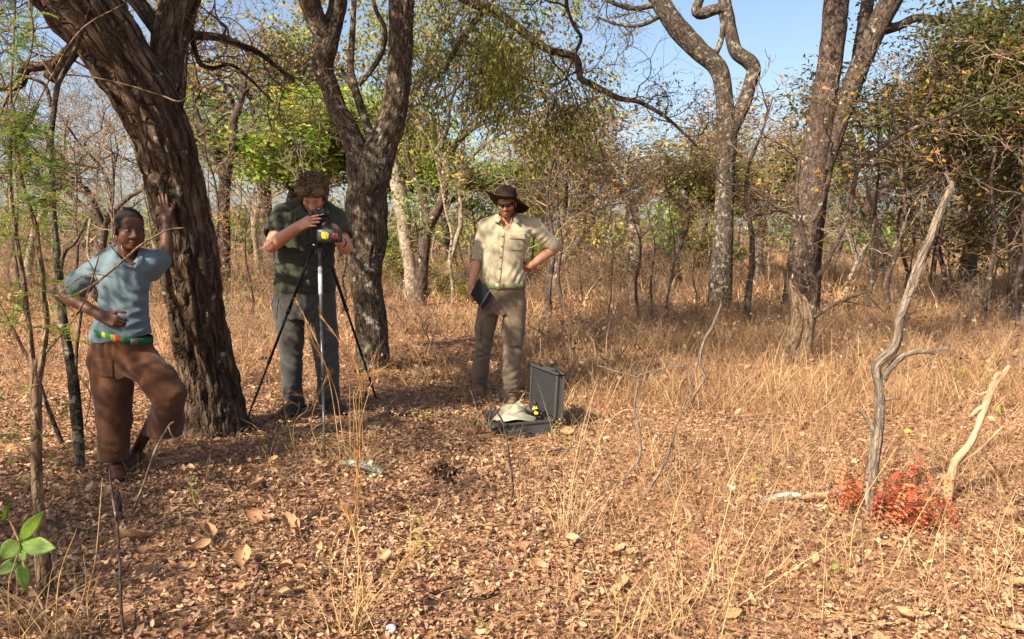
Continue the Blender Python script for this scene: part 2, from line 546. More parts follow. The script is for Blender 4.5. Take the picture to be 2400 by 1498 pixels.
def litter():
    A = Acc()
    for y0, y1, dens, sc in ((2.2, 4.2, 3900, 1.0), (4.2, 6.2, 2500, 1.08), (6.2, 9.0, 1000, 1.3), (9.0, 14.0, 260, 1.9)):
        x, y = frustum_points(y0, y1, dens)
        keep = fbm(x * 1.3 + 5, y * 1.3 + 3, 0 * x + 2, 3) + 0.25 * RNG.random(len(x)) > 0.42
        x, y = x[keep], y[keep]
        m = len(x)
        # leaves pile in small heaps: upper ones tilt more
        h = RNG.random(m) ** 2.0 * 0.035
        P = np.stack([x, y, ground_z(x, y) + 0.008 + h], -1)
        D = rand_dirs(m, 0.45)
        U = np.stack([RNG.normal(0, .5, m), RNG.normal(0, .5, m), np.ones(m)], -1)
        L = (0.014 + 0.020 * RNG.random(m) ** 1.6) * sc
        L = L * RNG.choice([1.0, 1.0, 1.0, .8, 1.5, 2.1], m, p=[.3, .3, .18, .12, .08, .02])
        W = L * (0.38 + 0.30 * RNG.random(m))
        dec = 0.70 + 0.55 * vn(x * 2.3 + 3, y * 2.3, 0 * x)
        C = PAL_LITTER[RNG.integers(0, len(PAL_LITTER), m)] * ((0.65 + 0.6 * RNG.random(m)) * dec)[:, None]
        A.leaves(P - D * L[:, None] * .5, D, U, L, W, C, fold=RNG.normal(0, .4, m) if y0 < 6 else .3, bend=RNG.normal(0, .3, m), simple=y0 > 6)
    A.build('leaf_litter', M['litter'], None, True, label='carpet of small dry reddish brown fallen leaves', cat='leaf litter', kind='stuff')


litter()


def ribbons(A, P, D, H, W, bend, C, levels=3, tip=True):
    """grass blades: P base, D lean direction (unit-ish, mostly up), H height, bend sideways droop"""
    m = len(P)
    hd = np.stack([D[:, 0], D[:, 1], 0 * D[:, 0]], -1)
    hd /= np.maximum(1e-6, np.linalg.norm(hd, axis=1))[:, None]
    a = RNG.random(m) * np.pi
    S = np.stack([np.cos(a), np.sin(a), 0 * a], -1)
    V = []
    for k in range(levels + 1):
        t = k / levels
        c = P + D * (H * t)[:, None] + hd * (bend * H * t * t)[:, None]
        c[:, 2] -= (np.abs(bend) * H * 0.55 * t ** 3)
        w = (W * (1 - 0.85 * t))[:, None]
        if k == levels:
            V.append(c)
        else:
            V += [c - S * w, c + S * w]
    n = len(V)
    V = np.stack(V, 1)
    b = np.arange(m)[:, None]
    Q = np.concatenate([b * n + np.array([[2 * k, 2 * k + 1, 2 * k + 3, 2 * k + 2]]) for k in range(levels - 1)]) if levels > 1 else None
    T = b * n + np.array([[2 * levels - 2, 2 * levels - 1, 2 * levels]])
    A.add(V.reshape(-1, 3), Q, T, np.repeat(C, n, axis=0))


PAL_STRAW = np.array([[0.50, 0.32, 0.155], [0.42, 0.24, 0.115], [0.58, 0.41, 0.21], [0.34, 0.18, 0.095], [0.46, 0.24, 0.13], [0.29, 0.15, 0.085], [0.39, 0.27, 0.145]])


def grass_field(name, label, y0, y1, tufts, blades, hmin, hmax, wid, mask, levels=3, spread=0.10, bendmax=0.7, cdim=1.0):
    A = Acc()
    x, y = frustum_points(y0, y1, tufts, 1.5)
    keep = RNG.random(len(x)) < mask(x, y)
    x, y = x[keep], y[keep]
    nb = RNG.integers(max(2, blades // 2), blades + 1, len(x))
    cx = np.repeat(x, nb); cy = np.repeat(y, nb); m = len(cx)
    th = np.repeat(0.6 + 0.6 * RNG.random(len(x)), nb)
    tc = np.repeat(RNG.integers(0, len(PAL_STRAW), len(x)), nb)
    px = cx + RNG.normal(0, spread, m); py = cy + RNG.normal(0, spread, m)
    P = np.stack([px, py, ground_z(px, py) - 0.005], -1)
    D = np.stack([RNG.normal(0, .35, m), RNG.normal(0, .35, m), np.ones(m)], -1); D /= np.linalg.norm(D, axis=1)[:, None]
    H = (hmin + (hmax - hmin) * RNG.random(m) ** 1.6) * th
    col = np.where((RNG.random(m) < .7)[:, None], PAL_STRAW[tc], PAL_STRAW[RNG.integers(0, len(PAL_STRAW), m)]) * (0.65 + 0.6 * RNG.random(m))[:, None] * cdim
    ribbons(A, P, D, H, wid * (0.6 + 0.8 * RNG.random(m)) * (1 + 0.0 * H), RNG.random(m) ** 1.5 * bendmax, col, levels)
    A.build(name, M['straw'], None, True, label=label, cat='grass', kind='stuff')


def near_mask(x, y):
    g = sstep(0.42, 0.62, fbm(x * 0.9 + 8, y * 0.9 + 1, 0 * x + 7, 3))
    right = sstep(-0.5, 0.8, x - 0.05 * y)
    case = 1 - .9 * np.exp(-((x - .12) ** 2 / .12 + (y - 5.2) ** 2 / .5))
    return np.clip((.12 + .88 * g) * (0.22 + 0.78 * right) * case, 0, 1)


def mid_mask(x, y):
    g = 0.25 + 0.75 * sstep(0.35, 0.6, fbm(x * 0.5 + 2, y * 0.5 + 6, 0 * x + 1, 3))
    right = 0.22 + 0.78 * np.maximum(sstep(-0.02, 0.10, x / y), sstep(9.5, 13, y))
    near_man = 1 - 0.9 * np.exp(-((x - 0.05) ** 2 / 0.6 + (y - 6.0) ** 2 / 1.0))
    return g * right * near_man


grass_field('dry_grass', 'short dry straw grass among the dead leaves near the open case', 2.3, 6.4, 130, 13, 0.05, 0.27, 0.0015, near_mask, 3, 0.07, 1.4)
grass_field('dry_grass', 'thin knee high straw stems standing over the sunlit litter', 2.6, 7.5, 58, 8, 0.18, 0.55, 0.0014, lambda x, y: near_mask(x, y) * sstep(-.6, .6, x), 3, 0.10, 0.7, 1.1)
grass_field('dry_grass', 'knee high dry brown grass behind the standing people', 6.0, 13.0, 82, 16, 0.12, 0.56, 0.0030, mid_mask, 2, 0.12, 1.0, 0.95)
grass_field('dry_grass', 'tall dry golden grass on the far woodland floor', 13.0, 45.0, 5.5, 8, 0.25, 0.80, 0.011, lambda x, y: 0.9 + 0 * x, 2, 0.25, 0.7)


def loose_straw():
    A = Acc()
    x, y = frustum_points(2.3, 8.0, 120)
    w = 0.35 + 0.65 * sstep(-1.2, 1.2, x)
    k = RNG.random(len(x)) < w; x, y = x[k], y[k]
    m = len(x)
    a = RNG.random(m) * 2 * np.pi; L = 0.05 + 0.20 * RNG.random(m) ** 2
    curl = RNG.normal(0, 1.6, m)
    p = np.stack([x, y, ground_z(x, y) + 0.018 + 0.02 * RNG.random(m)], -1)
    col = PAL_STRAW[RNG.integers(0, 3, m)] * (0.8 + 0.5 * RNG.random(m))[:, None]
    rise = RNG.random(m) ** 2 * 0.35
    for s in range(3):
        d = np.stack([np.cos(a), np.sin(a), rise - 0.3 * s * rise], -1)
        q = p + d * (L / 3)[:, None]
        A.segs(p, q, 0.0014, 0.0011, col)
        p = q; a = a + curl * L * 2
    A.build('loose_straw', M['straw'], None, True, label='loose dry grass stems scattered over the leaf litter', cat='straw', kind='stuff')
    A = Acc()
    x, y = frustum_points(2.3, 9.0, 16); m = len(x)
    a = RNG.random(m) * 6.28; L = .06 + .22 * RNG.random(m) ** 2; p = np.stack([x, y, ground_z(x, y) + .02 + .015 * RNG.random(m)], -1)
    col = np.array([[.10, .06, .04]]) * (.6 + 1.6 * RNG.random((m, 1)))
    for s_ in range(3):
        q = p + np.stack([np.cos(a), np.sin(a), RNG.normal(0, .12, m)], -1) * (L / 3)[:, None]
        A.segs(p, q, .0030 - .0007 * s_, .0023 - .0007 * s_, col); p = q; a = a + RNG.normal(0, .35, m)
    A.build('fallen_twigs', M['twig'], None, True, label='small dark broken twigs strewn over the leaf litter', cat='twigs', kind='stuff')
    B = Acc()
    x, y = frustum_points(6.5, 16, 90, 1.5)
    k = RNG.random(len(x)) < mid_mask(x, y); x, y = x[k], y[k]; m = len(x)
    P = np.stack([x, y, ground_z(x, y) + 0.03 + 0.30 * RNG.random(m) ** 1.5], -1)
    L = 0.03 + 0.04 * RNG.random(m)
    C = PAL_LITTER[RNG.integers(0, len(PAL_LITTER), m)] * (0.4 + 0.4 * RNG.random(m))[:, None]
    B.leaves(P, rand_dirs(m, 1.0), rand_dirs(m, 1.0), L, L * .6, C, simple=True)
    B.build('dry_undergrowth', M['litter'], None, True, label='withered brown leaves caught in the knee high grass', cat='undergrowth', kind='stuff')


loose_straw()
# ------------------------------------------------------------------ trees
def px_path(rows, Y):
    """rows (px, py, width in px[, extra depth]) -> x y z radius"""
    out = []
    for r_ in rows:
        dy = r_[3] if len(r_) > 3 else 0.0
        p = at(r_[0], r_[1], Y + dy)
        out.append([*p, r_[2] * 0.5 * (Y + dy) / FPX])
    return np.array(out)


class Tree:
    def __init__(self, seed=0, twig_col=(0.17, 0.115, 0.08), thin=0.011):
        self.bark = Acc(); self.twigs = Acc(); self.tips = []; self.seg = []
        self.rs = np.random.default_rng(seed); self.tc = np.array(twig_col); self.thin = thin

    def limb(self, P, sides=24, step=0.03, ridge_amp=0.0, ridge_f=(9, 5), flare=0.0, knots=0.06, close=True):
        """a traced limb: P rows x y z r"""
        P = np.asarray(P, float)
        L = np.linalg.norm(np.diff(P[:, :3], axis=0), axis=1).sum()
        n = max(6, int(L / step))
        S = smooth_path(P, n)
        seed = float(self.rs.random() * 50)

        def ridge(r, a, s):
            c, q = np.cos(a), np.sin(a)
            k = fbm(c * 1.2 + seed, q * 1.2 + 7, s * 2.2 + seed, 2) - .5
            r2 = r * (1 + knots * 2.2 * k)
            if flare > 0:
                fl = np.exp(-s / 0.16) * flare
                r2 = r2 * (1 + fl * (0.6 + 0.7 * np.cos(a * 4 + seed) * np.cos(a * 1 + 2)))
            if ridge_amp > 0:
                f1, f2 = ridge_f
                wv = 0.5 * fbm(c * 3 + seed, q * 3, s * 4, 2)
                nn = vn(c * f1 + seed + wv, q * f1 + 3 + wv, s * f2)
                rd = 1 - np.abs(nn * 2 - 1)
                n2 = vn(c * f1 * 2.1 + seed, q * f1 * 2.1, s * f2 * 2.6)
                r2 = r2 + ridge_amp * ((1 - rd ** 1.5) * 1.2 + 0.5 * (n2 - .5) - .55)
            return r2
        self.bark.tube(S[:, :3], S[:, 3], sides, None, close, ridge, s0=seed)
        return S

    def stub(self, p, d, L, r):
        P = np.array([[*p, r], [*(p + d * L * .5), r * .75], [*(p + d * L), r * .5]])
        self.limb(P, 8, L / 6, 0, knots=.1)

    def grow(self, p, d, L, r, lev, maxlev, up=0.08, wig=0.30, nch=4, lr=0.62, ang=0.8, start=0.25, rmin=0.0022, rr=0.55, flat=0.0):
        rs = self.rs
        n = max(3, min(9, int(L / max(0.07, r * 7))))
        pts = [np.array(p, float)]; dirs = []
        d = unit(d)
        for i in range(n):
            d = unit(d + rs.normal(0, wig, 3) * np.array([1, 1, 1 - .5 * flat]) + np.array([0, 0, up]))
            pts.append(pts[-1] + d * L / n); dirs.append(d)
        rad = r * (1 - np.linspace(0, 1, n + 1) * 0.72)
        rad = np.maximum(rad, rmin * .7)
        pts = np.array(pts)
        if r > self.thin:
            self.bark.tube(smooth_path(pts, n * 2 + 1), np.interp(np.linspace(0, n, n * 2 + 1), np.arange(n + 1), rad), 7 if r > 0.03 else 5, None, False)
        else:
            for i in range(n):
                self.seg.append((pts[i], pts[i + 1], rad[i], rad[i + 1]))
        if lev < maxlev:
            k = max(1, int(round(nch + rs.normal(0, .7))))
            for c in range(k):
                t = start + (1 - start) * (c + rs.random()) / k
                i = min(n - 1, int(t * n))
                q = pts[i] + (pts[i + 1] - pts[i]) * (t * n - i)
                perp = unit(np.cross(dirs[i], rs.normal(0, 1, 3)))
                if flat: perp = unit(perp * np.array([1, 1, 1 - .7 * flat]))
                a = ang * (0.7 + 0.6 * rs.random())
                nd = dirs[i] * math.cos(a) + perp * math.sin(a)
                self.grow(q, nd, L * lr * (0.7 + 0.6 * rs.random()), max(rmin, min(r * rr * (0.8 + .4 * rs.random()), np.interp(t * n, np.arange(n + 1), rad) * .85)), lev + 1, maxlev, up, wig, nch, lr, ang, 0.15, rmin, rr, flat)
        if lev >= maxlev - 1:
            for i in range(1, n + 1):
                self.tips.append((pts[i], dirs[i - 1]))

    def finish_twigs(self):
        if self.seg:
            P0 = np.array([s[0] for s in self.seg]); P1 = np.array([s[1] for s in self.seg])
            r0 = np.array([s[2] for s in self.seg]); r1 = np.array([s[3] for s in self.seg])
            c = self.tc * (0.7 + 0.6 * self.rs.random((len(P0), 1)))
            self.twigs.segs(P0, P1, r0, r1, c)

    def leaf_points(self, per_tip, spread, frac=1.0, sel=None):
        T = self.tips if sel is None else sel
        P = np.array([t[0] for t in T]); D = np.array([t[1] for t in T])
        if frac < 1:
            # leaves gather in clumps, leaving gaps between
            c = vn(P[:, 0] * 1.1 + 3, P[:, 1] * 1.1, P[:, 2] * 1.3 + 7) + 0.3 * self.rs.random(len(P))
            k = c > np.quantile(c, 1 - frac); P, D = P[k], D[k]
        P = np.repeat(P, per_tip, axis=0); D = np.repeat(D, per_tip, axis=0)
        return P + self.rs.normal(0, spread, P.shape), D


def make_tree(name, label, T, base, barkmat, leaves=None, twigmat=None, cat='tree', group=None, crown_name='crown'):
    """leaves: dict(per_tip, spread, L, W, pal, frac, droop)"""
    t = thing(name, label, cat, base, group)
    T.finish_twigs()
    if T.bark.n: T.bark.build('trunk', barkmat, t)
    if T.twigs.n: T.twigs.build('twigs', twigmat or M['twig'], t, kind='stuff')
    if leaves:
        A = Acc()
        for lv in (leaves if isinstance(leaves, list) else [leaves]):
            P, D = T.leaf_points(lv['per_tip'], lv['spread'], lv.get('frac', 1.0), lv.get('sel'))
            m = len(P)
            rs = T.rs
            pal = np.array(lv['pal'])
            # whole clumps share a tone
            ci = (vn(P[:, 0] * 1.6, P[:, 1] * 1.6 + 5, P[:, 2] * 1.6) * len(pal) * 1.3 - .15 * len(pal) + rs.normal(0, .7, m)).astype(int) % len(pal)
            C = pal[ci] * (0.65 + 0.7 * rs.random((m, 1)))
            DD = rs.normal(0, 1, (m, 3)) + D * .6; DD[:, 2] -= lv.get('droop', 0.3)
            U = rs.normal(0, .7, (m, 3)); U[:, 2] += 1.0
            L = lv['L'] * (0.6 + 0.8 * rs.random(m)); W = lv['W'] * (0.6 + 0.8 * rs.random(m))
            A.leaves(P, DD, U, L, W, C, simple=lv.get('simple', True), fold=0.2)
        A.build(crown_name, M['leaf'], t)
    return t


GREEN = [[round(v * 1.35, 4) for v in c_] for c_ in [[0.125, 0.20, 0.032], [0.17, 0.25, 0.04], [0.085, 0.15, 0.028], [0.21, 0.26, 0.05], [0.06, 0.10, 0.02]]]
YGREEN = [[round(v * 1.35, 4) for v in c_] for c_ in [[0.20, 0.22, 0.045], [0.26, 0.24, 0.05], [0.14, 0.17, 0.035], [0.33, 0.25, 0.06], [0.09, 0.11, 0.03]]]
OLIVE = [[round(v * 1.5, 4) for v in c_] for c_ in [[0.095, 0.105, 0.028], [0.13, 0.125, 0.035], [0.065, 0.075, 0.02], [0.19, 0.14, 0.04], [0.045, 0.05, 0.016]]]
BROWN = [[round(v * 1.2, 4) for v in c_] for c_ in [[0.27, 0.18, 0.095], [0.20, 0.13, 0.075], [0.33, 0.23, 0.12], [0.15, 0.10, 0.06], [0.24, 0.19, 0.08]]]
OCHRE = [[round(v * 1.2, 4) for v in c_] for c_ in [[0.34, 0.22, 0.06], [0.26, 0.19, 0.06], [0.42, 0.24, 0.06], [0.20, 0.17, 0.05], [0.15, 0.13, 0.04]]]
DARKG = [[round(v * 1.6, 4) for v in c_] for c_ in [[0.055, 0.065, 0.018], [0.08, 0.085, 0.022], [0.035, 0.042, 0.012], [0.20, 0.13, 0.03], [0.11, 0.10, 0.025]]]


def grow_from(T, pt, d, L, r, **kw):
    kw.setdefault('maxlev', 3)
    T.grow(pt, d, L, r, 0, **kw)


# ---- big leaning tree with dark fissured bark that the boy leans on
def leaning_tree():
    Y = 5.05
    pp = lambda rows, Yd: px_path([(r_[0], r_[1], r_[2], (r_[3] * 1.45 if len(r_) > 3 and r_[3] < 0 else (r_[3] if len(r_) > 3 else 0))) for r_ in rows], Yd)
    T = Tree(1, (0.13, 0.085, 0.06))
    main = pp([(511, 1030, 158, 0.0), (509, 1000, 146, 0), (496, 930, 134, -.02), (482, 850, 126, -.06), (463, 750, 124, -.12), (450, 650, 126, -.18),
                    (436, 560, 122, -.22), (420, 480, 122, -.26), (403, 400, 124, -.3), (380, 325, 126, -.34), (345, 240, 134, -.38), (296, 160, 140, -.42), (240, 80, 150, -.46), (172, -10, 160, -.5), (90, -130, 150, -.55)], Y)
    S = T.limb(main, 104, 0.018, 0.026, (7.5, 6.0), flare=0.26, knots=0.045)
    right = pp([(372, 300, 80, -.30), (383, 230, 92, -.30), (392, 160, 84, -.28), (400, 90, 80, -.26), (414, 30, 82, -.24), (430, -40, 84, -.2), (450, -160, 80, -.1)], Y)
    T.limb(right, 72, 0.018, 0.014, (6, 3.2), knots=.05)
    T.limb(pp([(385, 85, 40, -.26), (360, 55, 38, -.24), (335, 20, 36, -.2), (300, -20, 34, -.15), (250, -80, 30, 0)], Y), 24, .03, .006, (5, 4))
    # knob on the right side and the broken limb on the left
    T.limb(pp([(440, 415, 30, -.24), (458, 424, 34, -.22), (466, 440, 22, -.22)], Y), 24, .012, .006, (4, 4))
    T.limb(pp([(205, 70, 34, -.5), (178, 108, 32, -.5), (150, 140, 36, -.5), (132, 165, 40, -.5), (118, 188, 34, -.5)], Y), 24, .02, .006, (5, 4))
    T.limb(pp([(150, 140, 26, -.5), (105, 155, 22, -.5), (60, 160, 24, -.45), (40, 200, 22, -.4), (-20, 205, 18, -.3)], Y), 16, .03, .004)
    # hanging side branch to the right with twigs
    br = pp([(440, 50, 22, -.2), (450, 80, 20, -.15), (480, 84, 19, -.1), (525, 90, 17, 0), (560, 105, 15, .1), (600, 120, 13, .2), (640, 150, 10, .35), (690, 190, 7, .5)], Y)
    S2 = T.limb(br, 14, .03, 0)
    for k, t in enumerate(np.linspace(.25, .98, 9)):
        i = int(t * (len(S2) - 1))
        T.grow(S2[i, :3], unit([T.rs.normal(.3, .5), T.rs.normal(.2, .5), T.rs.normal(-.2, .6)]), .7 * (1.2 - .5 * t), .008, 1, 3, up=-.02, wig=.4, nch=4, lr=.6)
    br = pp([(440, 60, 16, -.2), (455, 110, 13, -.1), (470, 150, 11, 0), (500, 160, 10, .1), (540, 152, 8, .2), (580, 180, 6, .3), (640, 240, 5, .4)], Y)
    S3 = T.limb(br, 10, .03, 0)
    for t in np.linspace(.3, .98, 7):
        i = int(t * (len(S3) - 1))
        T.grow(S3[i, :3], unit([T.rs.normal(.2, .5), T.rs.normal(.2, .5), T.rs.normal(0, .6)]), .55, .006, 1, 3, up=0, wig=.4, nch=4, lr=.6)
    # twigs from the left limb, fine against the sky
    for (px, py, dx, dz) in ((150, 140, -1, .3), (60, 160, -.6, .8), (40, 200, -.5, -.3), (200, 60, -1, .5), (10, 200, -.3, .8), (250, 190, -.8, -.1), (300, 20, -.6, 1)):
        T.grow(at(px, py, Y - .65), unit([dx, T.rs.normal(.1, .4), dz]), .75, .009, 1, 4, up=.02, wig=.35, nch=4, lr=.62)
    # crown above the frame
    crown_tips = len(T.tips)
    tops = [(S[-1], (-.5, -.1, .8), 2.6, .13), (np.array([*at(450, -160, Y - .1), .1]), (.15, .1, 1), 2.4, .09), (np.array([*at(250, -80, Y), .03]), (-.3, .3, 1), 1.6, .035),
            (S[-6], (-.9, .3, .5), 2.2, .07), (S[-2], (-.5, -.8, .7), 2.2, .07)]
    for q, d, L, r in tops:
        T.grow(q[:3], d, L, r, 0, 3, up=.06, wig=.25, nch=5, lr=.62, rmin=.004, ang=.9)
    sel = T.tips[crown_tips:]
    return make_tree('leaning_tree', 'thick leaning tree with dark deeply fissured bark that the boy leans against', T, onground(main[0, :3]), M['bark_dark'],
                     dict(per_tip=3, spread=.12, L=.085, W=.042, pal=OLIVE, frac=.7, sel=sel))


leaning_tree()


def forked_tree():
    Y = 7.45
    T = Tree(2, (0.15, 0.10, 0.07))
    main = px_path([(872, 905, 92, 0), (872, 880, 86, 0), (872, 820, 78), (868, 740, 74), (860, 680, 72), (855, 620, 80), (860, 560, 92), (858, 500, 96), (860, 450, 92), (872, 410, 84, 0), (893, 350, 72, 0), (915, 290, 64, -.02), (930, 220, 56, -.04), (937, 150, 54, -.06), (940, 70, 54, -.08), (942, -20, 56, -.1), (945, -120, 54, -.1)], Y)
    S = T.limb(main, 76, .021, .013, (9, 5), flare=.18, knots=.05)
    left = px_path([(858, 450, 62, 0), (845, 410, 62, 0), (838, 360, 54, .02), (815, 300, 48, .04), (792, 260, 44, .06), (775, 210, 42, .06), (758, 160, 46, .06), (765, 110, 50, .06), (775, 70, 46, .1), (790, 20, 40, .15), (798, -50, 40, .2)], Y)
    T.limb(left, 56, .02, .010, (7, 5), knots=.06)
    l2 = px_path([(772, 105, 40, .06), (752, 70, 44, .04), (735, 30, 46, .0), (722, -10, 48, -.05), (700, -80, 44, -.1)], Y)
    T.limb(l2, 48, .02, .009, (6, 5), knots=.06)
    # thin pale stem rising between the forks
    st = px_path([(872, 345, 16, .05), (865, 310, 20, .08), (845, 250, 20, .1), (830, 200, 18, .1), (822, 160, 17, .1), (826, 80, 14, .12), (830, 0, 12, .15)], Y)
    T.limb(st, 16, .03, .003)
    st2 = px_path([(840, 200, 12, .1), (870, 165, 13, .1), (896, 120, 12, .1), (902, 70, 11, .1), (880, 20, 10, .1), (870, -30, 9, .1)], Y)
    T.limb(st2, 12, .03, .002)
    st3 = px_path([(845, 240, 10, .1), (815, 190, 9, .1), (800, 160, 8, .12)], Y); T.limb(st3, 10, .03, .0)
    # dark hollow scar at the fork is a ring of swollen bark
    T.limb(px_path([(868, 400, 26, -.14), (872, 428, 34, -.15), (866, 455, 24, -.15)], Y), 20, .012, .006, (3, 4))
    # crown above the frame, drooping a little into it
    n0 = len(T.tips)
    for q, d, L, r in ((S[-1], (.1, -.1, 1), 2.3, .10), (np.array([*at(798, -50, Y + .2), .06]), (-.1, .3, 1), 2.0, .07), (np.array([*at(700, -80, Y - .1), .07]), (-.6, -.1, .9), 2.2, .08), (S[-4], (.9, .1, .45), 1.8, .05)):
        T.grow(q[:3], d, L, r, 0, 3, up=.05, wig=.25, nch=5, lr=.62, rmin=.004, ang=.95)
    sel = T.tips[n0:]
    return make_tree('forked_tree', 'forked tree with brown scaly bark behind the photographer', T, onground(main[0, :3]), M['bark_fork'],
                     dict(per_tip=4, spread=.12, L=.08, W=.038, pal=OLIVE, frac=.8, sel=sel))


forked_tree()


def lyre_tree():
    Y = 15.2
    T = Tree(3, (0.16, 0.12, 0.09))
    main = px_path([(1684, 735, 66), (1686, 700, 60), (1690, 640, 52), (1694, 560, 47), (1697, 480, 44), (1700, 400, 42), (1704, 330, 44), (1702, 290, 44), (1698, 230, 40), (1690, 180, 40), (1675, 150, 42), (1640, 120, 44), (1600, 80, 46), (1570, 40, 44), (1545, 0, 42), (1510, -50, 38)], Y)
    S = T.limb(main, 40, .05, .012, (6, 3), flare=.12, knots=.05)
    r = px_path([(1706, 320, 30), (1722, 290, 32), (1745, 240, 32), (1757, 200, 30), (1766, 165, 32), (1755, 145, 34), (1725, 120, 32), (1714, 80, 28), (1708, 40, 26), (1700, 0, 24), (1695, -60, 22)], Y)
    S2 = T.limb(r, 32, .05, .008, (5, 3), knots=.06)
    T.limb(px_path([(1678, 125, 14), (1690, 95, 13), (1694, 60, 12), (1688, 20, 11), (1690, -20, 10)], Y), 12, .05, 0)
    T.limb(px_path([(1712, 20, 22), (1680, 22, 24), (1645, 32, 26), (1632, 25, 24), (1640, 0, 20), (1655, -30, 18)], Y), 16, .05, .004)
    # dark bare branches reaching left across the sky
    for rows in ([(1545, 10, 14), (1480, 20, 11), (1420, 0, 9)], [(1560, 30, 12), (1500, 60, 9), (1440, 55, 7), (1400, 40, 5)]):
        q = T.limb(px_path(rows, Y), 8, .08, 0)
        for t in np.linspace(.2, 1, 6):
            T.grow(q[int(t * (len(q) - 1)), :3], unit([T.rs.normal(-.3, .6), T.rs.normal(0, .4), T.rs.normal(-.1, .6)]), 1.3, .014, 1, 3, up=0, wig=.4, nch=4)
    n0 = len(T.tips)
    for q, d, L, rr in ((S[-1], (-.5, 0, 1), 3.2, .12), (S2[-1], (.2, 0, 1), 3.0, .09), (S2[-8], (.9, .1, .6), 2.4, .05)):
        T.grow(q[:3], d, L, rr, 0, 3, up=.05, wig=.28, nch=5, lr=.62, rmin=.005)
    return make_tree('lyre_shaped_tree', 'lyre shaped tree with two curving lichen spotted limbs in the grass', T, onground(main[0, :3]), M['bark_lichen'],
                     dict(per_tip=2, spread=.14, L=.10, W=.045, pal=OLIVE, frac=.6, sel=T.tips[n0:]))


lyre_tree()


def tall_twin_tree():
    Y = 13.4
    T = Tree(4, (0.15, 0.10, 0.075))
    main = px_path([(1858, 768, 96), (1862, 740, 84), (1872, 680, 76), (1882, 600, 74), (1892, 520, 74), (1902, 440, 72), (1912, 360, 70), (1924, 290, 66), (1934, 220, 62), (1946, 140, 60), (1955, 60, 60), (1962, -10, 60), (1970, -100, 56)], Y)
    main[:, 3] *= .88
    S = T.limb(main, 52, .035, .016, (7, 4), flare=.14, knots=.05)
    r = px_path([(1935, 400, 34), (1958, 320, 40), (1985, 240, 46), (2005, 180, 50), (2030, 120, 52), (2062, 50, 54), (2095, -10, 54), (2130, -80, 50)], Y - .1)
    r[:, 3] *= .88
    S2 = T.limb(r, 48, .035, .008, (5, 3), knots=.05)
    T.limb(px_path([(2008, 160, 26), (2015, 110, 28), (2024, 60, 28), (2034, 0, 28), (2040, -60, 26)], Y + .3), 24, .04, .006)
    # dark second stem low on the right
    T.limb(px_path([(1906, 735, 30), (1910, 660, 28), (1914, 580, 26), (1922, 500, 26), (1930, 430, 26)], Y + .35), 20, .05, .008)
    # long branch to the right
    br = px_path([(2075, 70, 22), (2110, 60, 20), (2150, 42, 18), (2220, 48, 17), (2300, 40, 15), (2380, 20, 12), (2450, 0, 8)], Y)
    S3 = T.limb(br, 14, .08, .0)
    n0 = len(T.tips)
    for t in np.linspace(.15, 1, 10):
        i = int(t * (len(S3) - 1))
        T.grow(S3[i, :3], unit([T.rs.normal(.5, .6), T.rs.normal(0, .5), T.rs.normal(-.25, .4)]), 1.3, .018, 1, 3, up=-.05, wig=.3, nch=4)
    for q, d, L, rr in ((S[-1], (-.1, 0, 1), 3.0, .14), (S2[-1], (.4, 0, 1), 3.0, .12), (S[-8], (-.8, .2, .8), 2.2, .05), (S2[-6], (.8, -.2, .6), 2.4, .06)):
        T.grow(q[:3], d, L, rr, 0, 3, up=.04, wig=.28, nch=5, lr=.62, rmin=.005)
    return make_tree('tall_twin_tree', 'tall twin trunk tree with purplish brown bark behind the hollow dead trunk', T, onground(main[0, :3]), M['bark_grey'],
                     dict(per_tip=3, spread=.14, L=.10, W=.04, pal=OLIVE, frac=.7, sel=T.tips[n0:], droop=.7))


tall_twin_tree()


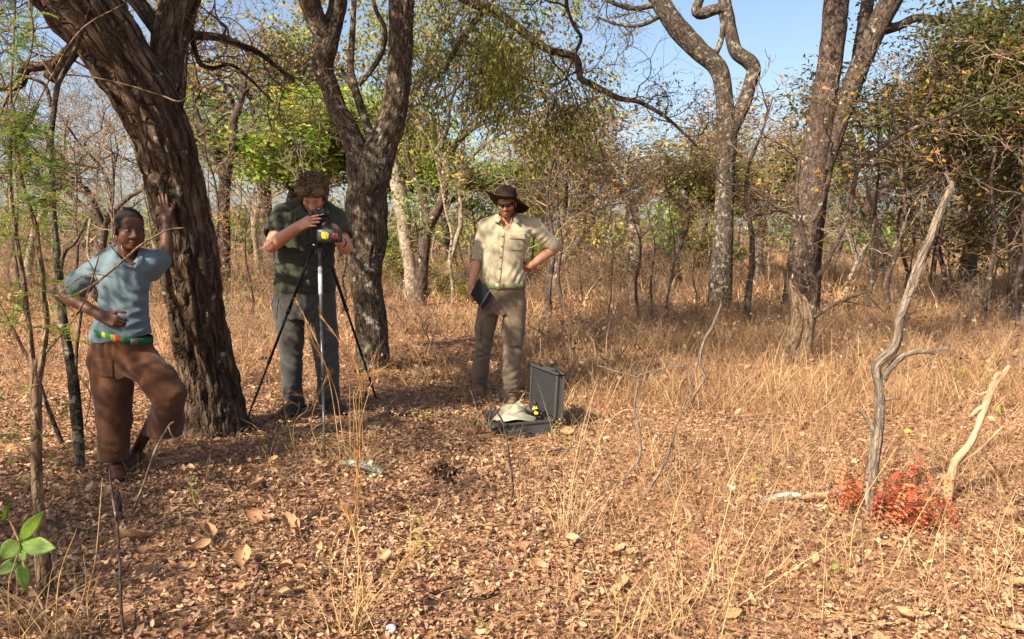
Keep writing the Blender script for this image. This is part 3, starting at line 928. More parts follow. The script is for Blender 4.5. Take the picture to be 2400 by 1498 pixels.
# ---- hollow dead trunk in front of it, with two live stems
def hollow_tree():
    Y = 8.2
    T = Tree(5, (0.22, 0.15, 0.10), thin=.006)
    l = px_path([(1832, 868, 30), (1846, 825, 30), (1862, 785, 34), (1872, 745, 36), (1866, 705, 34), (1858, 670, 26), (1858, 650, 12)], Y)
    T.limb(l, 36, .012, .010, (4, 5), knots=.12)
    l2 = px_path([(1868, 868, 24), (1884, 820, 34), (1893, 780, 30), (1892, 745, 34), (1886, 715, 26), (1880, 690, 10)], Y - .02)
    T.limb(l2, 36, .012, .010, (4, 5), knots=.12)
    T.limb(px_path([(1850, 840, 20, .10), (1872, 790, 24, .11), (1880, 740, 24, .11), (1872, 700, 16, .10)], Y), 28, .015, .008, (4, 5), knots=.1)
    TD = T; T = Tree(55, (0.20, 0.13, 0.09), thin=.006)
    s = px_path([(1902, 760, 18), (1908, 700, 17), (1909, 655, 18), (1900, 640, 15), (1892, 605, 12), (1884, 560, 11), (1876, 520, 11), (1868, 480, 10), (1868, 430, 9), (1874, 380, 8)], Y)
    T.limb(s, 16, .02, .003)
    s2 = px_path([(1909, 655, 15), (1930, 630, 15), (1950, 590, 15), (1975, 540, 16), (1990, 500, 15), (1998, 450, 14), (2010, 400, 14), (2040, 365, 15), (2080, 335, 14), (2120, 305, 12), (2160, 255, 11), (2185, 210, 10), (2200, 130, 8)], Y)
    s2[:, 3] *= .75
    q2 = T.limb(s2, 14, .03, .003)
    T.limb(px_path([(2100, 318, 9), (2170, 290, 8), (2240, 262, 7), (2320, 215, 6), (2400, 170, 4)], Y), 8, .04, 0)
    T.limb(px_path([(2090, 330, 8), (2140, 300, 7), (2200, 285, 6), (2290, 262, 5), (2400, 250, 4)], Y + .3), 8, .04, 0)
    s3 = px_path([(1880, 550, 9), (1860, 505, 9), (1830, 490, 8), (1800, 470, 7), (1760, 440, 6), (1700, 430, 4)], Y)
    q3 = T.limb(s3, 8, .03, 0)
    s4 = px_path([(1905, 520, 12), (1930, 460, 13), (1945, 410, 11), (1950, 360, 9)], Y + .1); T.limb(s4, 10, .03, 0)
    n0 = len(T.tips)
    for q, m in ((q2, 10), (q3, 5)):
        for t in np.linspace(.25, 1, m):
            T.grow(q[int(t * (len(q) - 1)), :3], unit([T.rs.normal(0, .7), T.rs.normal(0, .5), T.rs.normal(.25, .5)]), .75, .008, 1, 3, up=.02, wig=.33, nch=4)
    T.grow(at(1874, 380, Y), (-.3, 0, 1), .7, .012, 0, 3, up=.05, wig=.3, nch=4)
    T.grow(at(1950, 360, Y), (.5, 0, 1), .6, .012, 0, 3, up=.05, wig=.3, nch=4)
    pale = px_path([(1908, 745, 9), (1940, 722, 9), (1975, 705, 8), (2010, 690, 7), (2030, 685, 6)], Y - .1)
    T.limb(pale, 8, .02, 0)
    T.limb(px_path([(2030, 685, 5), (2045, 705, 4), (2070, 730, 3)], Y - .1), 6, .02, 0)
    T.limb(px_path([(1975, 706, 5), (2015, 712, 4), (2050, 722, 3)], Y - .1), 6, .02, 0)
    # roots buried in the grass
    TD.limb(px_path([(1832, 862, 30), (1822, 885, 26), (1815, 905, 20)], Y), 16, .012, .006)
    TD.limb(px_path([(1866, 862, 26), (1860, 890, 22), (1858, 905, 16)], Y), 16, .012, .006)
    t = make_tree('hollow_tree', 'hollow rotten trunk with a dark cleft and thin living stems', T, onground(at(1845, 880, Y)), M['bark_grey'],
                     dict(per_tip=1, spread=.05, L=.04, W=.02, pal=BROWN, frac=.25, sel=T.tips[n0:]))
    TD.bark.build('hollow_trunk', M['bark_tan'], t)
    return t


hollow_tree()


# ---- mid-distance stems right of the forked tree
def mid_trees():
    Y = G(960, 702)[1]
    T = Tree(6, (0.24, 0.18, 0.13))
    T.limb(px_path([(958, 712, 36), (960, 690, 33), (962, 640, 30), (950, 560, 30), (945, 500, 38), (936, 450, 36), (925, 400, 32), (918, 370, 30), (928, 330, 26), (945, 290, 24), (960, 240, 20), (985, 190, 17), (1010, 140, 14), (1030, 90, 12), (1060, 40, 11), (1090, 5, 9)], Y), 28, .04, .004, flare=.1)
    for p, d in ((at(985, 190, Y), (.6, .2, .6)), (at(1010, 140, Y), (-.4, .2, .9)), (at(1060, 40, Y), (.9, 0, .5)), (at(945, 290, Y), (.8, .1, .3)), (at(1090, 5, Y), (.4, .3, .6))):
        T.grow(p, d, 2.6, .038, 0, 3, up=.0, wig=.3, nch=5, lr=.62)
    make_tree('pale_bark_tree', 'slender pale barked tree just right of the forked tree', T, onground(at(960, 700, Y)), M['bark_pale'],
              dict(per_tip=2, spread=.16, L=.12, W=.045, pal=YGREEN + OLIVE[:2], frac=.5, droop=.8))
    Y = G(985, 716)[1]
    T = Tree(7, (0.20, 0.14, 0.10))
    T.limb(px_path([(984, 730, 36), (985, 715, 34), (988, 650, 30), (992, 590, 30), (1000, 540, 28), (1020, 500, 26), (1035, 470, 22), (1043, 430, 20), (1045, 390, 18), (1060, 350, 16), (1085, 320, 14), (1120, 290, 12)], Y), 22, .05, .005)
    T.limb(px_path([(1000, 545, 16), (1002, 500, 16), (990, 460, 16), (975, 420, 15), (960, 390, 14), (950, 350, 12)], Y), 14, .05, .003)
    T.limb(px_path([(1043, 430, 12), (1032, 380, 11), (1036, 340, 10), (1050, 300, 8)], Y), 10, .05, 0)
    for p, d in ((at(1120, 290, Y), (.8, 0, .5)), (at(1060, 350, Y), (-.3, 0, .9)), (at(1050, 300, Y), (.1, .3, 1)), (at(950, 350, Y), (-.2, .2, 1)), (at(1085, 320, Y), (.9, .2, .25))):
        T.grow(p, d, 2.6, .036, 0, 3, up=.03, wig=.3, nch=5, lr=.62)
    make_tree('crooked_brown_tree', 'crooked brown stemmed tree with olive leaves beside the pale sapling', T, onground(at(985, 715, Y)), M['bark_grey'],
              dict(per_tip=2, spread=.18, L=.12, W=.048, pal=YGREEN + OLIVE[:2], frac=.5, droop=.7))
    Y = G(1012, 699)[1]
    T = Tree(8, (0.40, 0.31, 0.22), thin=.008)
    T.limb(px_path([(1004, 708, 14), (1012, 695, 14), (1030, 675, 14), (1048, 640, 14), (1058, 600, 13), (1070, 560, 12), (1080, 520, 12), (1079, 460, 11), (1076, 420, 11), (1082, 390, 10), (1085, 340, 9), (1090, 290, 8), (1095, 240, 7)], Y), 12, .04, .001)
    T.limb(px_path([(1076, 420, 9), (1060, 390, 8), (1040, 350, 7), (1020, 310, 6), (1012, 270, 5)], Y), 8, .04, 0)
    T.limb(px_path([(1080, 395, 6), (1110, 365, 5), (1150, 330, 5), (1200, 300, 4), (1250, 280, 3)], Y), 7, .04, 0)
    for t in ((1085, 340, .5, .8), (1090, 290, -.4, .9), (1020, 310, -.5, .8), (1095, 240, .4, .9), (1150, 330, .7, .6), (1040, 350, -.6, .6), (1110, 365, .7, .5), (1095, 240, -.3, 1)):
        T.grow(at(t[0], t[1], Y), (t[2], T.rs.normal(0, .3), t[3]), 1.8, .014, 1, 3, up=.04, wig=.28, nch=4)
    make_tree('white_sapling', 'slim white barked sapling curving up from the leaf covered ground', T, onground(at(1012, 700, Y)), M['bark_pale'],
              dict(per_tip=1, spread=.06, L=.05, W=.02, pal=BROWN, frac=.15))


mid_trees()


# ---- arched branch of a tree just outside the frame, top centre, with drooping feathery leaves
def arching_tree():
    Y = 9.0
    T = Tree(9, (0.14, 0.10, 0.07))
    rows = [(1010, -60, 30), (1090, -5, 26), (1150, 22, 25), (1200, 55, 22), (1245, 90, 20), (1290, 118, 19), (1345, 132, 17), (1358, 165, 17), (1362, 185, 16), (1400, 205, 15), (1450, 230, 13), (1500, 240, 10), (1560, 275, 8), (1600, 310, 6), (1640, 350, 4)]
    S = T.limb(px_path(rows, Y), 16, .04, .004)
    T.limb(px_path([(1345, 130, 9), (1362, 90, 8), (1345, 60, 8), (1330, 20, 8), (1325, -30, 9)], Y), 8, .04, 0)
    T.limb(px_path([(1135, 25, 16), (1105, 60, 15), (1080, 95, 14), (1060, 130, 13), (1040, 170, 10)], Y), 10, .04, 0)
    n0 = len(T.tips)
    for t in np.linspace(.55, 1, 14):
        i = int(t * (len(S) - 1))
        T.grow(S[i, :3], unit([T.rs.normal(.3, .6), T.rs.normal(0, .5), T.rs.normal(.1, .55)]), .8, .010, 1, 3, up=.0, wig=.35, nch=4)
    n1 = len(T.tips)
    for px, py, dx, dz in ((1040, 170, -.5, -.5), (1060, 130, .9, -.2), (1080, 95, .8, -.1), (1200, 60, .3, -.9), (1245, 95, .2, -.9), (1290, 120, .2, -.9), (1050, 150, .7, -.6), (1150, 30, -.2, -.9), (1345, 140, -.5, -.7), (1330, 20, -.7, .1), (1358, 165, -.7, -.5), (1100, 65, .9, -.4)):
        T.grow(at(px, py, Y + T.rs.normal(0, .25)), unit([dx, T.rs.normal(0, .4), dz]), 1.0, .013, 1, 3, up=-.03, wig=.28, nch=5)
    T.limb(px_path([(870, 850, 58), (866, 720, 48), (862, 600, 44), (866, 450, 42), (893, 350, 40), (915, 290, 40), (930, 220, 38), (938, 150, 38), (941, 50, 38), (942, -50, 40), (950, -110, 40), (1010, -60, 32)], Y), 18, .06, .006)
    # its crown spreads above the frame and shades the grass further back
    n2 = len(T.tips)
    top = at(950, -110, Y)
    for q in ((.5, 6.3, 4.9), (1.6, 6.0, 5.3), (2.7, 6.8, 5.4), (-.2, 7.4, 5.6), (3.4, 7.8, 5.8)):
        q = np.array(q); m_ = (top + q) / 2 + [0, 0, .3]
        T.limb(np.array([[*top, .05], [*m_, .04], [*q, .03]]), 10, .1, 0)
        T.grow(q, unit([T.rs.normal(.3, .4), T.rs.normal(0, .4), .35]), 1.1, .03, 0, 3, up=.02, wig=.3, nch=5, lr=.62, rmin=.004)
    over = T.tips[n2:]
    t = make_tree('arching_branch_tree', 'tree whose long brown branch arches across the sky with drooping feathery leaves', T, onground(at(870, 840, Y)), M['bark_grey'],
                  [dict(per_tip=5, spread=.07, L=.07, W=.022, pal=OLIVE + YGREEN, sel=T.tips[n1:n2], droop=1.2, frac=.8), dict(per_tip=3, spread=.12, L=.09, W=.045, pal=OLIVE, sel=over, droop=.6, frac=.7), dict(per_tip=1, spread=.05, L=.05, W=.02, pal=BROWN, frac=.2, sel=T.tips[n0:n1])])
    return t


arching_tree()


# ---- bare forked trees against the pale sky on the left
def bare_left():
    Y = 19.0
    T = Tree(10, (0.22, 0.17, 0.13))
    T.limb(px_path([(523, 705, 32), (525, 620, 30), (525, 500, 27), (526, 440, 26), (533, 380, 26), (548, 330, 24), (545, 290, 20), (556, 260, 18), (568, 225, 14), (575, 190, 10)], Y), 20, .08, .008)
    T.limb(px_path([(546, 335, 18), (565, 320, 16), (580, 305, 13), (592, 292, 9)], Y), 12, .06, .003)
    T.limb(px_path([(526, 430, 20), (515, 385, 19), (498, 345, 17), (480, 315, 16), (465, 280, 14), (455, 240, 11), (450, 200, 8)], Y), 14, .08, .004)
    T.limb(px_path([(520, 350, 9), (505, 315, 8), (485, 280, 7), (475, 250, 5)], Y), 8, .08, 0)
    for px, py, dx, dz in ((575, 190, .2, 1), (556, 260, -.7, .6), (592, 292, .6, .8), (450, 200, -.2, 1), (465, 280, -.8, .5), (480, 315, .7, .7), (475, 250, 0, 1), (568, 225, .8, .5), (455, 240, .6, .7), (515, 385, -.9, .3)):
        T.grow(at(px, py, Y), (dx, T.rs.normal(0, .3), dz), 1.9, .035, 0, 4, up=.05, wig=.33, nch=3.4, lr=.6, rmin=.005)
    make_tree('bare_forked_tree', 'bare grey forked tree with broken limbs between the leaning tree and the green crown', T, onground(at(525, 620, Y)), M['bark_grey'])


bare_left()


# ---- generic background trees, one mesh set per prototype, copied
def proto_tree(seed, H, trunk_r, kind, pal, barkm, leaf=None, twig=(0.2, 0.15, 0.11), fork=.35, spread=1.0, bare=False):
    T = Tree(seed, twig, thin=.016)
    rs = T.rs
    top = np.array([rs.normal(0, .3), rs.normal(0, .3), H * fork])
    S = T.limb(np.array([[0, 0, -.15, trunk_r * 1.25], [rs.normal(0, .08), rs.normal(0, .08), H * fork * .4, trunk_r], [*top, trunk_r * .85]]), 14, .12, .01, (4, 3), flare=.1)
    k = 4 if kind != 'round' else 5
    for i in range(k):
        a = i * 2 * np.pi / k + rs.normal(0, .3)
        out = .75 * spread if kind == 'umbrella' else .5 * spread
        d = unit([math.cos(a) * out, math.sin(a) * out, 1.0 if kind != 'umbrella' else .8])
        T.grow(top, d, H * (1 - fork) * .62, trunk_r * .6, 0, 3 if not bare else 4, up=(.02 if kind == 'umbrella' else .05), wig=.25, nch=5 if not bare else 4, lr=.60, rmin=.006, ang=.85, flat=(.75 if kind == 'umbrella' else 0))
    t = make_tree('background_tree', 'x', T, (0, 0, 0), barkm, leaf)
    return t


def copy_thing(o, name, loc, rz, sc, label, cat, group=None, tilt=0):
    c = o.copy(); COL.objects.link(c); c.name = name
    c.location = tuple(loc); c.rotation_euler = (tilt, 0, rz); c.scale = (sc, sc, sc) if np.isscalar(sc) else sc
    c['label'] = label; c['category'] = cat
    if group: c['group'] = group
    elif 'group' in c: del c['group']
    for ch in o.children:
        k = ch.copy(); COL.objects.link(k); k.parent = c; k.name = ch.name
    return c


def place_first(o, name, loc, rz, sc, label, cat, group=None):
    o.name = name; o.location = tuple(loc); o.rotation_euler = (0, 0, rz); o.scale = (sc, sc, sc) if np.isscalar(sc) else sc
    o['label'] = label; o['category'] = cat
    if group: o['group'] = group


class Proto:
    def __init__(self, o): self.o = o; self.used = False

    def put(self, name, loc, rz, sc, label, cat, group=None):
        if not self.used:
            self.used = True
            place_first(self.o, name, loc, rz, sc, label, cat, group); return self.o
        return copy_thing(self.o, name, loc, rz, sc, label, cat, group)


PT = {
    'green': [Proto(proto_tree(21, 6, .11, 'umbrella', GREEN, M['bark_grey'], dict(per_tip=6, spread=.17, L=.13, W=.07, pal=[[c_[0] * 1.35, c_[1] * 1.3, c_[2]] for c_ in GREEN + YGREEN[:2]], frac=.58, droop=.3), fork=.45)),
              Proto(proto_tree(22, 6, .10, 'umbrella', GREEN, M['bark_grey'], dict(per_tip=6, spread=.17, L=.13, W=.07, pal=[[c_[0] * 1.35, c_[1] * 1.25, c_[2]] for c_ in GREEN + YGREEN], frac=.56, droop=.3), fork=.5))],
    'yellow': [Proto(proto_tree(23, 6, .12, 'round', YGREEN, M['bark_grey'], dict(per_tip=4, spread=.18, L=.12, W=.055, pal=YGREEN + OCHRE, frac=.46, droop=.5), fork=.45))],
    'olive': [Proto(proto_tree(24, 6, .14, 'umbrella', OLIVE, M['bark_grey'], dict(per_tip=3, spread=.16, L=.12, W=.048, pal=[[v * 1.3 for v in c_] for c_ in OLIVE + YGREEN[:2]] + BROWN[:3], frac=.46, droop=.5), fork=.42))],
    'brown': [Proto(proto_tree(25, 6, .13, 'umbrella', BROWN, M['bark_pale'], dict(per_tip=5, spread=.17, L=.11, W=.055, pal=[[v * 1.25 for v in c_] for c_ in BROWN + [OLIVE[1], YGREEN[0]]], frac=.55, droop=.2))),
              Proto(proto_tree(26, 6, .12, 'umbrella', BROWN, M['bark_pale'], dict(per_tip=3, spread=.16, L=.11, W=.045, pal=BROWN, frac=.6, droop=.2)))],
    'bare': [Proto(proto_tree(27, 6, .11, 'round', BROWN, M['bark_grey'], None, (0.24, 0.18, 0.13), .3, 1.0, True)),
             Proto(proto_tree(28, 6, .10, 'round', BROWN, M['bark_pale'], None, (0.27, 0.20, 0.15), .25, 1.2, True))],
    'dark': [Proto(proto_tree(29, 6, .16, 'round', DARKG, M['bark_grey'], dict(per_tip=10, spread=.20, L=.095, W=.045, pal=DARKG, frac=.5, droop=.5))) ],
}

# kind, variant, px of the foot, distance, crown-top py, turn, width factor, label
BGT = [
    ('green', 0, 680, 21.0, 130, 0.3, 1.55, 'bright green leafy tree beyond the photographer and the leaning tree'),
    ('green', 1, 800, 23.0, 160, 2.1, 1.6, 'yellowish green tree whose crown fills the gap of the forked tree'),
    ('yellow', 0, 640, 27.0, -60, 4.0, 1.1, 'ochre leaved tree rising behind the bright green crown'),
    ('green', 0, 1075, 22.0, 240, 1.2, 1.5, 'green bushy tree behind the white barked sapling'),
    ('green', 1, 1225, 27.0, 360, 5.0, 1.5, 'low bright green tree seen right beside the brown hat'),
    ('brown', 0, 1470, 25.0, 125, 0.8, 1.6, 'umbrella shaped tree with pale limbs and a broad brown crown'),
    ('brown', 1, 1310, 19.0, 265, 2.6, 1.0, 'pale trunked tree with thin brown foliage behind the hatted man'),
    ('olive', 0, 1590, 23.0, 260, 0.2, 1.2, 'olive leaved tree left of the lyre shaped tree'),
    ('green', 1, 1640, 31.0, 330, 3.3, 1.3, 'far green tree showing behind the lyre shaped tree'),
    ('green', 0, 1780, 33.0, 370, 1.5, 1.3, 'far green tree between the lyre shaped tree and the twin trunk'),
    ('brown', 0, 1790, 23.0, 210, 3.9, 1.1, 'brown leaved tree between the lyre shaped tree and the twin trunk'),
    ('olive', 0, 2060, 22.0, 175, 2.2, 1.3, 'olive brown tree just right of the twin trunk tree'),
    ('brown', 1, 2000, 30.0, 240, 5.3, 1.2, 'far pale brown tree behind the twin trunk tree'),
    ('dark', 0, 2395, 12.5, -80, 0.4, 1.25, 'dense dark green tree with yellowing leaves at the grass edge'),
    ('dark', 0, 2270, 19.0, 90, 2.7, 1.2, 'dark olive tree behind the long pale dead sapling'),
    ('dark', 0, 2520, 15.0, -150, 4.4, 1.3, 'tall dark leafy tree overhanging the dense yellowing one'),
    ('bare', 0, 215, 16.0, 60, 0.9, 1.1, 'bare twiggy tree behind the boy'),
    ('bare', 1, 60, 19.0, 20, 2.9, 1.0, 'bare grey tree behind the feathery acacia stems'),
    ('bare', 1, 600, 30.0, 190, 1.9, 1.1, 'far leafless tree under the ochre crown'),
    ('bare', 1, 1990, 17.0, 330, 3.1, .9, 'leafless tree tangled behind the hollow trunk'),
    ('bare', 0, 2180, 15.0, 250, 0.1, .8, 'leafless slim tree behind the long pale dead sapling'),
    ('yellow', 0, 1290, 34.0, 395, 2.0, 1.2, 'far yellow leaved tree low behind the hatted man'),
]
for kind, var, px, Y, top, rz, wf, lab in BGT:
    g = onground(at(px, 600, Y)); topz = at(px, top, Y)[2]
    s = max(.25, (topz - g[2]) / 6.3)
    PT[kind][var].put('background_tree', g, rz, (s * wf, s * wf, s), lab, 'tree')

PT['olive'][0].put('shade_tree', onground([-4.7, -1.5, 0]), 2.4, (.62, .62, .78), 'leafy tree whose crown dapples the litter around the bright green sprig', 'tree')
# the tree outside the left edge whose crown dapples the boy and the photographer
PT['olive'][0].put('shade_tree', onground([-5.4, .6, 0]), 1.0, (.66, .66, .82), 'leafy tree left of the feathery acacia stems that shades the boy', 'tree')
# ------------------------------------------------------------------ shrubs and thicket
def proto_shrub(seed, H, stems, twig, leaf=None, maxlev=3, spread=.45, wig=.22, nch=4):
    T = Tree(seed, twig, thin=.02)
    rs = T.rs
    for k in range(stems):
        a = rs.random() * 6.28; q = spread * (.3 + .9 * rs.random())
        p = np.array([rs.normal(0, .10), rs.normal(0, .10), -.05]) * H
        p[2] = -.04
        T.grow(p, unit([math.cos(a) * q, math.sin(a) * q, 1]), H * (.65 + .5 * rs.random()), .011 * (.7 + .6 * rs.random()), 0, maxlev, up=.04, wig=wig, nch=nch, lr=.52, ang=.75, start=.2, rmin=.0032)
    pr = Proto(make_tree('shrub', 'x', T, (0, 0, 0), M['bark_grey'], leaf, cat='shrub', crown_name='foliage'))
    pr.h = max(max(s_[1][2] for s_ in T.seg) if T.seg else 0, .3)
    return pr


TW1, TW2, TW3 = (.26, .185, .125), (.33, .26, .19), (.20, .125, .085)
YEL = [[.50, .30, .05], [.42, .26, .06], [.55, .22, .05], [.30, .24, .06]]
SH = {
    'bare': [proto_shrub(101, 1.6, 7, TW1), proto_shrub(102, 1.9, 6, TW2, None, 3, .35), proto_shrub(103, 1.3, 8, TW3, dict(per_tip=1, spread=.05, L=.05, W=.03, pal=BROWN, frac=.12))],
    'brown': [proto_shrub(104, 1.4, 7, TW1, dict(per_tip=1, spread=.07, L=.055, W=.03, pal=BROWN, frac=.5)), proto_shrub(105, 1.6, 6, TW3, dict(per_tip=1, spread=.07, L=.06, W=.035, pal=BROWN + [[.36, .17, .08]], frac=.6))],
    'yellow': [proto_shrub(106, 1.7, 5, TW2, dict(per_tip=1, spread=.08, L=.075, W=.05, pal=YEL, frac=.22))],
    'green': [proto_shrub(107, 1.5, 7, TW1, dict(per_tip=4, spread=.10, L=.10, W=.06, pal=GREEN + YGREEN, frac=.6)), proto_shrub(108, 1.6, 6, TW1, dict(per_tip=3, spread=.10, L=.09, W=.05, pal=OLIVE + YGREEN, frac=.6))],
    'small': [proto_shrub(109, .55, 4, TW3, None, 2, .6, .3), proto_shrub(110, .7, 3, TW1, dict(per_tip=1, spread=.03, L=.035, W=.02, pal=BROWN, frac=.25), 2, .5, .3)],
}
def proto_sapling(seed, H, twig, barkm, leaf=None):
    T = Tree(seed, twig, thin=.012); rs = T.rs
    rows = [[0, 0, -.1, .034]]
    x = np.zeros(2)
    for k in range(1, 8):
        x = x + rs.normal(0, .07, 2); rows.append([x[0], x[1], H * k / 7, .034 * (1 - .8 * k / 7)])
    S = T.limb(np.array(rows), 9, .06, .002)
    for t_ in np.linspace(.35, 1, 9):
        i = int(t_ * (len(S) - 1)); a = rs.random() * 6.28
        T.grow(S[i, :3], unit([math.cos(a), math.sin(a), .9]), H * .28 * (1.25 - .5 * t_), .011, 1, 3, up=.04, wig=.28, nch=4, lr=.55, rmin=.0035)
    pr = Proto(make_tree('sapling', 'x', T, (0, 0, 0), barkm, leaf, cat='sapling', crown_name='foliage')); pr.h = H * 1.1
    return pr


SH['sapling'] = [proto_sapling(121, 3.0, TW2, M['bark_pale']), proto_sapling(122, 3.2, TW1, M['bark_grey']), proto_sapling(123, 3.0, TW1, M['bark_grey'], dict(per_tip=1, spread=.06, L=.07, W=.035, pal=BROWN + YEL, frac=.25)), proto_sapling(124, 3.2, TW2, M['bark_pale'], dict(per_tip=2, spread=.08, L=.08, W=.04, pal=GREEN + YGREEN, frac=.4))]
SLAB = {
    'sapling': ('slim crooked sapling standing in the dry grass', 'slim saplings in the woodland'),
    'bare': ('bare twiggy shrub in the dry undergrowth', 'bare shrubs in the undergrowth'),
    'brown': ('shrub with withered brown leaves in the dry undergrowth', 'brown leaved shrubs in the undergrowth'),
    'yellow': ('pale stemmed shrub with scattered yellow leaves', 'yellow leaved shrubs in the undergrowth'),
    'green': ('low leafy green bush beneath the background trees', 'green bushes beneath the background trees'),
    'small': ('knee high leafless shrublet in the dry grass', 'leafless shrublets in the grass'),
}


def put_shrub(kind, p, H, rs, wf=1.0):
    v = SH[kind][rs.integers(1, 3) if kind == 'sapling' and p[1] < 15 else rs.integers(len(SH[kind]))]
    s = H / v.h
    v.put('sapling' if kind == 'sapling' else 'shrub', onground(p), rs.random() * 6.28, (s * wf, s * wf, s), SLAB[kind][0], 'sapling' if kind == 'sapling' else 'shrub', SLAB[kind][1])


def thicket():
    rs = np.random.default_rng(200)
    # band behind: (px range, distance range, height range, count, kinds)
    bands = [
        (-100, 850, 13, 20, .8, 1.7, 28, ('bare', 'bare', 'brown', 'bare', 'yellow')),
        (-100, 850, 20, 34, 1.0, 2.2, 22, ('bare', 'brown', 'bare', 'yellow')),
        (880, 1420, 13, 20, .7, 1.5, 16, ('bare', 'brown', 'yellow', 'green', 'bare')),
        (880, 1600, 21, 36, 1.0, 2.0, 22, ('brown', 'brown', 'bare', 'green', 'yellow')),
        (1400, 1900, 11, 18, .6, 1.3, 14, ('bare', 'bare', 'brown')),
        (1900, 2500, 11, 18, .6, 1.3, 14, ('bare', 'bare', 'brown')),
        (1450, 2500, 19, 34, 1.0, 2.0, 26, ('brown', 'bare', 'green', 'brown', 'yellow')),
        (1250, 2450, 7.4, 11.5, .30, .75, 36, ('small',)),
        (880, 1060, 9, 12, .4, .9, 8, ('small',)),
        (450, 660, 8, 12, .4, .9, 8, ('small',)),
        (440, 860, 12, 26, 2.2, 4.2, 12, ('sapling',)),
        (0, 400, 11, 24, 2.2, 4.5, 12, ('sapling',)),
        (900, 1450, 13, 28, 2.4, 4.8, 20, ('sapling',)),
        (1320, 1680, 10, 16, 1.4, 2.6, 9, ('sapling',)),
        (1720, 2420, 10.5, 24, 2.0, 4.6, 24, ('sapling',)),
    ]
    for x0, x1, y0, y1, h0, h1, n, kinds in bands:
        for i in range(n):
            px = x0 + (x1 - x0) * (i + rs.random()) / n
            Y = y0 + (y1 - y0) * rs.random()
            # keep the sight lines to the traced trunks open near the camera
            if Y < 15.5 and h1 > 1 and (1640 < px < 1740 or 1800 < px < 2010): Y = 16 + 6 * rs.random()
            if Y < 12 and h1 > 1 and 1270 < px < 1340: Y += 6
            p = at(px, 600, Y)
            put_shrub(kinds[rs.integers(len(kinds))], p, h0 + (h1 - h0) * rs.random(), rs, 1.0 + .5 * rs.random())


thicket()


def far_woodland():
    rs = np.random.default_rng(300)
    A = Acc()
    # clumps of foliage and stems that close the view
    for k in range(130):
        Y = 42 + 40 * rs.random(); x = (rs.random() * 2 - 1) * Y * .85
        H = 1.6 + 2.6 * rs.random() ** 1.5; W_ = 1.5 + 2.0 * rs.random(); g = float(ground_z(x, Y))
        pal = np.array([BROWN, OLIVE, GREEN, BROWN, YGREEN][rs.integers(5)])
        m = 220
        u = rs.normal(0, 1, (m, 3)); u /= np.linalg.norm(u, axis=1)[:, None]
        P = np.array([x, Y, g + H * .6]) + u * (rs.random((m, 1)) ** .4) * np.array([W_, W_, H * .45])
        C = pal[rs.integers(0, len(pal), m)] * (.6 + .8 * rs.random((m, 1)))
        A.leaves(P, rs.normal(0, 1, (m, 3)), rs.normal(0, .6, (m, 3)) + [0, 0, 1], .38 + .3 * rs.random(m), .22, C, simple=True)
        q = np.array([x, Y, g]) + rs.normal(0, .6, (6, 3)) * [1, 1, 0]
        A.segs(q, q + rs.normal(0, .6, (6, 3)) * [1, 1, 0] + [0, 0, H * .8], .09, .03, np.tile([[.22, .17, .13]], (6, 1)))
    A.build('far_woodland', M['leaf'], None, True, label='mass of distant dry woodland closing the view', cat='woodland', kind='stuff')


far_woodland()
